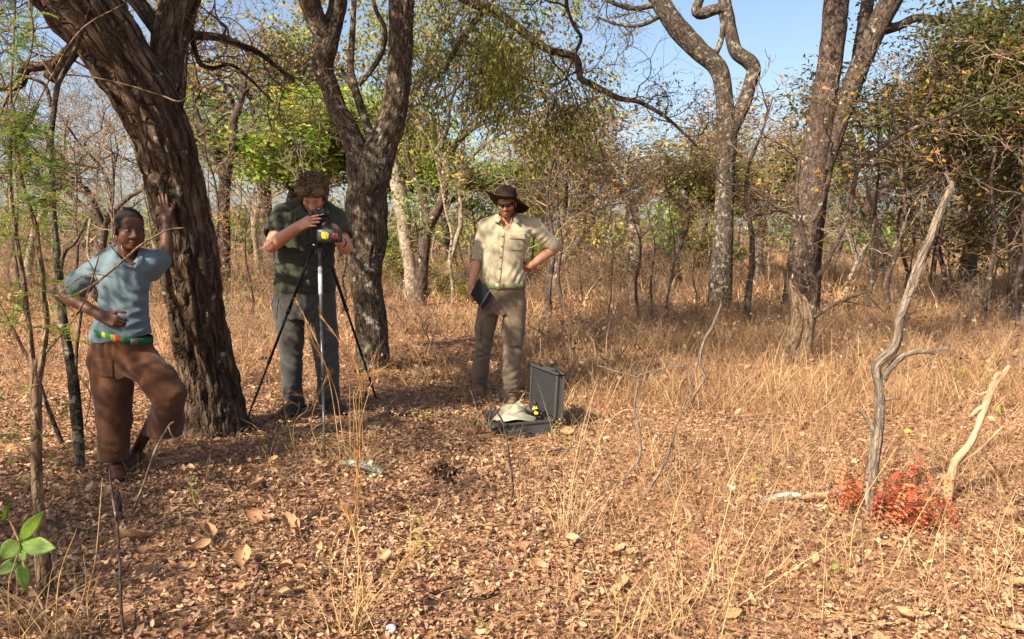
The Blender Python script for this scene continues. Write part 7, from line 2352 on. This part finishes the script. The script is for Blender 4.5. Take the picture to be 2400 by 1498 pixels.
# ---- big curled pale leaves lying on the litter
def fallen_leaves():
    protos = []
    for k in range(4):
        rs = np.random.default_rng(70 + k)
        nu, nv = 9, 7
        P = np.zeros((nu, nv, 3))
        for i in range(nu):
            s = i / (nu - 1); w = math.sin(math.pi * min(1, s * .93 + .05)) ** .75 * .5
            for j in range(nv):
                q = j / (nv - 1) * 2 - 1
                P[i, j] = (s - .5, q * w * .62, .16 * q * q * (1 + .6 * math.sin(3 * s + k)) + .12 * (s - .5) ** 2 * 4 + .03 * rs.normal())
        i = np.arange(nu - 1)[:, None] * nv; j = np.arange(nv - 1)[None]
        A = Acc(); col = np.array([[.40, .23, .115], [.45, .29, .155], [.34, .18, .09], [.29, .135, .07]][k])
        A.add(P.reshape(-1, 3), np.stack([i + j, i + j + 1, i + nv + j + 1, i + nv + j], -1).reshape(-1, 4), None, col)
        protos.append(A.mesh('fallen_leaf', M['litter']))
    rs = np.random.default_rng(9)
    spots = [(583, 1140), (605, 1150), (490, 1265), (310, 1275), (575, 1330), (590, 1350), (990, 1425), (1000, 1400), (1455, 1385), (1235, 1320), (1260, 1345), (945, 1205), (680, 1245), (700, 1250), (1100, 1160), (1310, 1015), (1330, 1022), (1880, 1010), (2080, 1280), (2100, 1285), (2370, 1220), (2380, 1225), (600, 1225), (1065, 1100), (1130, 1045)]
    while len(spots) < 95:
        px, py = rs.random() * 2400, 960 + 538 * rs.random() ** .8
        spots.append((px, py))
    for n, (px, py) in enumerate(spots):
        g = G(px, py)
        o = link('fallen_leaf', protos[rs.integers(4)], None, 'big curled dry leaf lying on top of the small leaf litter', 'leaf', 'big curled leaves on the litter')
        s = (.07 + .05 * rs.random()) if n < 25 else (.05 + .035 * rs.random())
        o.location = tuple(g + [0, 0, .03]); o.scale = (s, s, s); o.rotation_euler = (rs.normal(0, .45), rs.normal(0, .45) + (math.pi if rs.random() < .3 else 0), rs.random() * 6.28)


fallen_leaves()


# ---- tall grass stalks in front
def tall_grass(label, stalks, Y0=None, col=(0.56, 0.36, 0.16), heads=True, group=None, extra=10, seed=1):
    """stalks: list of pixel paths from the ground up"""
    rs = np.random.default_rng(seed)
    g = G(*stalks[0][0][:2])
    t = thing('grass_tuft', label, 'grass', g, group)
    for rows in stalks:
        gg = G(*rows[0][:2]); Y = gg[1]
        P = smooth_path(np.array([at(r_[0], r_[1], Y + .05 * i * rs.normal(0, .5)) for i, r_ in enumerate(rows)]), 22)
        A = Acc(); c = np.array(col) * (.8 + .4 * rs.random())
        A.tube(P, np.linspace(.0026, .0011, 22), 5, c, False)
        if heads:
            for k in range(26):
                u = .62 + .38 * rs.random(); i = min(20, int(u * 21)); d = unit(P[i + 1] - P[i])
                q0 = P[i]; q1 = q0 + unit(d + rs.normal(0, .16, 3)) * (.05 + .05 * rs.random())
                A.segs([q0], [q1], .0013, .0007, np.array([np.array([.50, .28, .11]) * (.8 + .5 * rs.random())]))
        A.build('stalk', M['straw'], t)
    if extra:
        A = Acc(); m = extra * 4
        P = np.repeat(np.array([G(*s_[0][:2]) for s_ in stalks]), math.ceil(m / len(stalks)), axis=0)[:m] + rs.normal(0, .035, (m, 3)) * [1, 1, 0]
        P[:, 2] = ground_z(P[:, 0], P[:, 1])
        D = np.stack([rs.normal(0, .4, m), rs.normal(0, .4, m), np.ones(m)], -1); D /= np.linalg.norm(D, axis=1)[:, None]
        ribbons(A, P, D, .12 + .30 * rs.random(m), np.full(m, .0018), rs.random(m) * 1.2, np.array(col) * (.7 + .6 * rs.random((m, 1))), 4)
        o = A.build('blades', M['straw'], t); o['kind'] = 'stuff'


tall_grass('arching golden grass with feathery seed heads in front of the tripod', [
    [(800, 1095), (782, 950), (764, 860), (738, 790), (690, 697)], [(818, 1105), (800, 1000), (790, 930), (765, 860), (715, 765)], [(822, 1080), (820, 950), (815, 860), (795, 800), (748, 735)],
    [(760, 1075), (730, 1000), (745, 930), (775, 870)], [(640, 1035), (680, 990), (700, 960), (690, 945), (660, 950)], [(690, 1060), (690, 990), (720, 960), (715, 930), (670, 925)], [(700, 1045), (740, 1000), (790, 985), (815, 1000)]], seed=2, extra=8)
tall_grass('upright clump of golden grass stalks between the tripod and the case', [
    [(838, 1100), (836, 1000), (828, 930), (840, 880), (800, 800)], [(846, 1110), (842, 1000), (850, 900), (905, 860)], [(835, 1095), (830, 960), (860, 880), (920, 870)], [(852, 1105), (850, 1010), (846, 920), (835, 850)], [(842, 1100), (846, 990), (870, 900), (880, 830)]], seed=3, extra=14)
tall_grass('straw coloured grass stems rising before the tripod foot', [
    [(795, 1490), (810, 1300), (835, 1180), (840, 1090), (835, 960)], [(830, 1490), (840, 1330), (838, 1200), (836, 1080)], [(800, 1480), (780, 1400), (775, 1300), (800, 1240), (850, 1230)], [(845, 1480), (850, 1380), (830, 1250), (800, 1180)], [(860, 1460), (900, 1380), (960, 1300)]], seed=4, extra=10)
tall_grass('pale dry grass stems bending across the sunlit litter right of the case', [
    [(1330, 1262), (1335, 1160), (1350, 1070), (1372, 980), (1400, 900)], [(1345, 1255), (1340, 1150), (1362, 1050), (1385, 950), (1370, 900)], [(1320, 1250), (1322, 1150), (1318, 1070)], [(1352, 1260), (1375, 1120), (1420, 1030)], [(1336, 1255), (1352, 1130), (1345, 1000)], [(1378, 1120), (1420, 1000), (1480, 960), (1560, 1010)]], seed=5, extra=16, heads=False, col=(.58, .40, .22))
tall_grass('golden grass stems growing in the clear sunlit litter', [
    [(1580, 1490), (1565, 1350), (1570, 1250), (1600, 1130)], [(1590, 1490), (1600, 1380), (1590, 1280)], [(1440, 1495), (1450, 1430), (1445, 1360)]], seed=6, extra=8, heads=False)
tall_grass('long straw stems leaning over the fallen log', [
    [(1690, 1450), (1740, 1300), (1800, 1180), (1840, 1080)], [(1640, 1420), (1690, 1250), (1720, 1100), (1700, 1000)], [(1700, 1440), (1850, 1340), (1970, 1262)], [(1990, 1330), (2010, 1200), (2100, 1050)], [(2080, 1360), (2160, 1200), (2240, 1080)]], seed=7, extra=8, heads=False, col=(.60, .42, .20))
tall_grass('dry grass clump at the foot of the acacia stems', [
    [(130, 1490), (140, 1350), (180, 1240)], [(160, 1490), (200, 1380), (196, 1300)], [(60, 1490), (90, 1400), (150, 1330)], [(210, 1480), (205, 1400), (225, 1300), (240, 1120)], [(30, 1490), (20, 1380), (40, 1300)]], seed=8, extra=16, heads=False)
tall_grass('tufted straw grass at the hatted person\'s left boot', [
    [(1140, 1010), (1120, 990), (1105, 975)], [(1150, 1012), (1145, 985), (1150, 968)], [(1090, 1015), (1075, 990), (1050, 980)], [(1110, 1015), (1095, 985), (1080, 960)]], seed=9, extra=14, heads=False, col=(.60, .42, .22))
tall_grass('reddish dry grass stems in the corner near the broken stick', [
    [(2290, 1400), (2250, 1280), (2180, 1200)], [(2330, 1390), (2340, 1250), (2380, 1150)], [(2360, 1480), (2330, 1380), (2240, 1320)], [(2380, 1300), (2370, 1200), (2330, 1100)]], seed=10, extra=16, heads=False, col=(.50, .30, .15))


# ---- plants
def pinnate(A, p, d, L, rs, pal, leaflets=11, ll=.016, droop=.4, wr=.34):
    """one feathery leaf"""
    d = unit(d); side = unit(np.cross(d, [0, 0, 1]) + rs.normal(0, .15, 3)); up = np.cross(side, d)
    t = np.linspace(.12, 1, leaflets)
    c = p + d * (t * L)[:, None] - np.array([0, 0, 1.0]) * (droop * L * t ** 2)[:, None]
    A.segs(np.vstack([p, c[:-1]]), c, .0008, .0006, np.tile(np.array([[.16, .14, .05]]), (leaflets, 1)))
    col = np.array(pal[rs.integers(len(pal))]) * (.75 + .5 * rs.random())
    for s in (-1, 1):
        D = side * s + d * .45 + rs.normal(0, .12, (leaflets, 3))
        A.leaves(c, D, np.tile(up, (leaflets, 1)) + rs.normal(0, .2, (leaflets, 3)), ll * (1.1 - .5 * np.abs(t - .5)), ll * wr, np.tile(col, (leaflets, 1)), simple=True)


ACACIA = [[.16, .24, .04], [.22, .28, .05], [.12, .19, .035], [.30, .30, .05], [.10, .15, .03]]


def acacia(label, stems, twigs, fronds, seed, mat):
    rs = np.random.default_rng(seed)
    g = G(*stems[0][0][:2]); Y = g[1]
    t = thing('acacia_shrub', label, 'shrub', g)
    for rows in stems:
        T = Tree(seed + int(rows[0][0])); T.limb(px_path(rows, Y), 18 if rows[0][2] > 14 else 9, .015, .003 if rows[0][2] > 14 else .0008, (3, 6), knots=.08); T.bark.build('stem', mat, t)
    for rows in twigs:
        T = Tree(seed + int(rows[0][0])); T.limb(px_path(rows, Y), 6, .02, 0, knots=.05); T.bark.build('twig', M['bark_tan'], t)
    A = Acc()
    for px, py, spx, spy, n in fronds:
        for k in range(n):
            p = at(px + rs.normal(0, spx), py + rs.normal(0, spy), Y + rs.normal(0, .12))
            pinnate(A, p, unit([rs.normal(0, 1), rs.normal(0, .7), rs.normal(.15, .5)]), .06 + .06 * rs.random(), rs, ACACIA)
    if fronds:
        o = A.build('feathery_leaves', M['leaf'], t); o['kind'] = 'stuff'
    return t


acacia('feathery green acacia with several light brown stems next to the boy',
       [[(108, 1400, 40), (100, 1300, 34), (92, 1200, 26), (86, 1100, 24), (86, 1000, 25), (84, 920, 25), (82, 870, 22), (84, 840, 12)],
        [(84, 930, 14), (70, 790, 14), (62, 730, 13), (55, 660, 12), (45, 600, 11), (36, 540, 10), (26, 470, 9), (24, 380, 8), (28, 290, 7), (26, 200, 6), (34, 60, 5), (36, -60, 5)],
        [(84, 930, 16), (104, 800, 15), (108, 740, 14), (100, 690, 13), (98, 640, 13), (90, 590, 12), (82, 530, 12), (60, 460, 11), (45, 400, 10), (38, 330, 9), (30, 250, 8)],
        [(84, 870, 8), (60, 830, 8), (40, 790, 7), (10, 735, 6), (-10, 700, 5)], [(92, 840, 7), (130, 800, 6), (175, 745, 5), (205, 690, 4), (232, 600, 3)]],
       [[(110, 690, 6), (160, 695, 6), (182, 688, 6), (230, 660, 5), (290, 610, 5), (330, 575, 5), (390, 540, 4), (432, 534, 3)], [(228, 662, 4), (215, 625, 3), (200, 600, 2)], [(292, 610, 4), (288, 590, 3), (284, 575, 2)],
        [(50, 720, 3), (120, 700, 3), (200, 645, 3), (265, 650, 2)], [(30, 250, 5), (75, 110, 5), (68, 0, 5), (62, -80, 4)], [(40, 340, 4), (120, 180, 4), (190, 70, 4), (290, 10, 3)]],
       [(40, 60, 22, 45, 24), (60, 330, 35, 40, 70), (80, 400, 40, 45, 70), (30, 300, 25, 30, 30), (100, 470, 30, 25, 40), (45, 545, 40, 35, 36), (20, 250, 18, 30, 16), (60, 700, 45, 25, 20), (130, 690, 25, 18, 14), (20, 740, 30, 30, 10), (120, 770, 20, 18, 12), (20, 1010, 30, 60, 22), (50, 120, 20, 40, 20)], 90, M['bark_tan'])
acacia('grey barked slender sapling standing between the acacia and the boy',
       [[(186, 1105, 24), (184, 1040, 24), (178, 960, 26), (170, 880, 24), (160, 820, 22), (150, 760, 20), (142, 700, 19), (138, 640, 18), (130, 570, 17), (124, 500, 16), (122, 430, 15), (118, 350, 14), (126, 260, 12), (136, 200, 12), (150, 170, 11), (185, 95, 9), (210, 20, 7)],
        [(138, 640, 12), (152, 590, 9), (175, 570, 7), (205, 515, 4)], [(182, 960, 9), (178, 850, 8), (190, 740, 6), (200, 690, 4)], [(146, 1040, 11), (130, 1000, 10), (110, 950, 9), (95, 900, 7)], [(120, 250, 9), (105, 200, 8), (60, 180, 7), (10, 170, 5)]],
       [[(150, 175, 5), (210, 180, 4), (300, 200, 4), (380, 225, 4), (425, 237, 4), (470, 200, 2)], [(136, 200, 5), (90, 120, 4), (76, 30, 4), (80, -40, 4)], [(165, 860, 3), (210, 920, 3), (200, 1000, 2)]],
       [(150, 955, 40, 30, 14), (180, 1020, 30, 25, 14), (140, 1080, 25, 20, 8), (120, 420, 18, 40, 22), (125, 640, 15, 20, 14)], 91, M['bark_lichen'])


def leafy_sprig():
    g = G(130, 1560); Y = 2.55
    t = thing('leafy_sprig', 'young sprig with large bright green leaves in front of the acacia', 'plant', g)
    T = Tree(93); T.limb(px_path([(130, 1560, 10), (110, 1450, 8), (80, 1380, 7), (55, 1320, 6), (45, 1270, 5), (20, 1215, 5), (0, 1190, 4)], Y), 8, .015, .0, knots=.05)
    T.bark.build('stem', M['barewood'], t)
    lm, nt, b = new_mat('bright_green_leaf')
    tc = attr(nt, 'bark').outputs['Vector']
    wv = node(nt, 'ShaderNodeTexWave', wave_type='BANDS', bands_direction='DIAGONAL'); wv.inputs['Scale'].default_value = 5; nt.links.new(tc, wv.inputs[0])
    c = mix_rgb(nt, ramp(nt, noise_tex(nt, tc, 6, 3), [(.3, (0, 0, 0)), (.7, (1, 1, 1))]), (0.13, 0.235, 0.025, 1), (0.20, 0.30, 0.035, 1))
    nt.links.new(c, b.inputs['Base Color']); b.inputs['Roughness'].default_value = .45
    tr = node(nt, 'ShaderNodeBsdfTranslucent'); nt.links.new(c, tr.inputs[0]); mx = node(nt, 'ShaderNodeMixShader'); mx.inputs[0].default_value = .4
    nt.links.new(b.outputs[0], mx.inputs[1]); nt.links.new(tr.outputs[0], mx.inputs[2]); nt.links.new(mx.outputs[0], nt.nodes['Material Output'].inputs[0])
    bump(nt, b, wv.outputs[1], .15, .004)
    for (x0, y0), (x1, y1), w, tw in (((47, 1265), (96, 1202), 34, .3), ((52, 1275), (123, 1285), 44, -.2), ((45, 1268), (0, 1310), 46, .5), ((44, 1315), (-12, 1345), 34, .1), ((48, 1318), (62, 1382), 30, .6), ((50, 1285), (56, 1315), 20, .0), ((8, 1225), (16, 1175), 14, .2)):
        a, e = at(x0, y0, Y), at(x1, y1, Y - .04)
        d = e - a; L = np.linalg.norm(d); d /= L; n = unit(np.array([tw, -1, .55])); n = unit(n - d * (n @ d)); s = np.cross(d, n)
        nu, nv = 12, 7; P = np.zeros((nu, nv, 3)); B = np.zeros((nu, nv, 3))
        ww = w * Y / FPX
        for i in range(nu):
            u = i / (nu - 1); hw = ww * .5 * (math.sin(math.pi * u ** .8) ** .8 if 0 < u < 1 else 0.02)
            for j in range(nv):
                q = j / (nv - 1) * 2 - 1
                P[i, j] = a + d * L * u + s * hw * q + n * (.18 * hw * (q * q) - .10 * L * u * u + .004 * math.cos(q * 9))
                B[i, j] = (u * 1.0, q * .5, x0 * .1)
        A = Acc(); i = np.arange(nu - 1)[:, None] * nv; j = np.arange(nv - 1)[None]
        A.add(P.reshape(-1, 3), np.stack([i + j, i + j + 1, i + nv + j + 1, i + nv + j], -1).reshape(-1, 4), None, None, B.reshape(-1, 3)); A.build('leaf', lm, t)
        V2 = Acc(); V2.tube([a + n * .0008, a + d * L * .5 + n * (-.10 * L * .25 + .0012), a + d * L * .95 + n * (-.10 * L * .9 + .001)], [.0016, .001, .0005], 5); link('midrib', V2.mesh('midrib', plain('pale_midrib', (.26, .34, .09), .5)), t)


leafy_sprig()


def red_plant():
    rs = np.random.default_rng(12)
    RED = [[.56, .13, .06], [.64, .19, .09], [.46, .09, .05], [.60, .25, .12]]
    g = G(2105, 1240)
    t = thing('red_leaf_shrub', 'small withered shrub with drooping coral red leaves beside the dead sapling', 'shrub', g)
    for (b0, tips) in (((2100, 1235), [(2120, 1120), (2090, 1140), (2150, 1090), (2170, 1150)]), ((2020, 1200), [(2000, 1110), (1985, 1150), (2030, 1060)]), ((2140, 1230), [(2150, 1055), (2190, 1120), (2200, 1170)])):
        Y = G(*b0)[1]
        for tp in tips:
            A = Acc(); a = at(*b0, Y); e = at(*tp, Y + rs.normal(0, .08)); P = smooth_path(np.array([a, (a + e) / 2 + rs.normal(0, .02, 3), e]), 12); A.tube(P, np.linspace(.003, .0012, 12), 5, np.array([.30, .12, .07]), False); A.build('twig', M['twig'], t)
            A = Acc()
            for k in range(15):
                p = P[rs.integers(2, 12)] + rs.normal(0, 1, 3) * [.05, .05, .03]; p[2] = max(p[2], ground_z(p[0], p[1]) + .02); pinnate(A, p, unit([rs.normal(0, 1), rs.normal(0, .6), rs.normal(-.5, .5)]), .05 + .03 * rs.random(), rs, RED, 6, .026, 1.0, .65)
            o = A.build('red_leaves', M['leaf'], t); o['kind'] = 'stuff'


red_plant()


def small_weed(label, base, tips, pal, seed, ll=.03, n=5, stemc=(.30, .30, .08), width=.5):
    rs = np.random.default_rng(seed); g = G(*base); Y = g[1]
    t = thing('small_weed', label, 'weed', g)
    for tp in tips:
        e = at(*tp, Y + rs.normal(0, .05)); P = smooth_path(np.array([g, (g + e) / 2 + rs.normal(0, .015, 3), e]), 10)
        A = Acc(); A.tube(P, np.linspace(.0022, .0010, 10), 5, np.array(stemc), False); A.build('stem', M['twig'], t)
        for k in range(n):
            A = Acc(); p = P[rs.integers(4, 10)][None]; A.leaves(p, rs.normal(0, 1, (1, 3)) + [0, 0, .4], np.array([[rs.normal(0, .5), -.6, 1.0]]), np.array([ll * (.7 + .6 * rs.random())]), np.array([ll * width]), np.array([np.array(pal[rs.integers(len(pal))]) * (.8 + .4 * rs.random())]), fold=.15, bend=-.1); A.build('leaf', M['leaf'], t)


LIME = [[.34, .38, .05], [.42, .42, .07], [.25, .33, .05], [.50, .42, .08]]
small_weed('thin yellowish green weed stems in the middle of the litter', (962, 1320), [(985, 1220), (1000, 1200), (960, 1190), (1020, 1250)], LIME, 1, .02, 3)
small_weed('yellow green weed twig standing on the litter beside the tripod shadow', (470, 1195), [(445, 1105), (460, 1150)], LIME, 2, .022, 5)
small_weed('small yellowing weed at the front corner of the case', (1298, 1030), [(1312, 980), (1300, 1000), (1325, 985)], [[.50, .40, .12], [.45, .33, .10]], 3, .02, 4)
small_weed('pale yellow weed right of the case among straw', (1320, 1070), [(1328, 1020), (1340, 1030)], LIME, 4, .022, 4)
small_weed('lime green weed near the fallen log', (1775, 1150), [(1780, 1090), (1770, 1120), (1800, 1110)], LIME, 5, .03, 4)
small_weed('weed with orange tinted leaves in the grass behind the broken stick', (2255, 910), [(2240, 860), (2262, 865), (2275, 880)], [[.45, .16, .04], [.30, .34, .06], [.40, .30, .06]], 6, .06, 5)
small_weed('two lobed yellow green leaf plant in the grass above the broken stick', (2340, 980), [(2345, 960), (2335, 965)], LIME, 7, .05, 2, width=.8)
small_weed('yellow leaf weed beside the dead sapling', (2115, 1030), [(2110, 1005), (2120, 1012)], LIME, 8, .055, 2, width=.8)
small_weed('bright small weed in the grass near the charred stick', (1005, 985), [(1000, 965), (985, 970), (1030, 960)], LIME, 9, .03, 4)
small_weed('leafy green shoots between the leaning tree and the photographer', (560, 760), [(500, 640), (530, 620), (560, 640), (590, 660), (520, 670), (575, 690)], [[.16, .26, .05], [.22, .32, .06], [.12, .2, .04]], 10, .07, 5, (.2, .15, .08), .75)
small_weed('green feathery shoot behind the notebook', (1045, 720), [(1060, 690), (1025, 705), (1050, 685)], [[.14, .22, .04], [.2, .26, .05]], 11, .06, 6, (.2, .15, .08), .4)
small_weed('lone yellow leaf weed on the sunlit foreground litter', (1970, 1340), [(1965, 1325), (1985, 1335)], LIME, 12, .045, 2, width=.7)
small_weed('yellow seed head weed at the very front of the litter', (1148, 1495), [(1146, 1450), (1142, 1470)], LIME, 13, .016, 6)
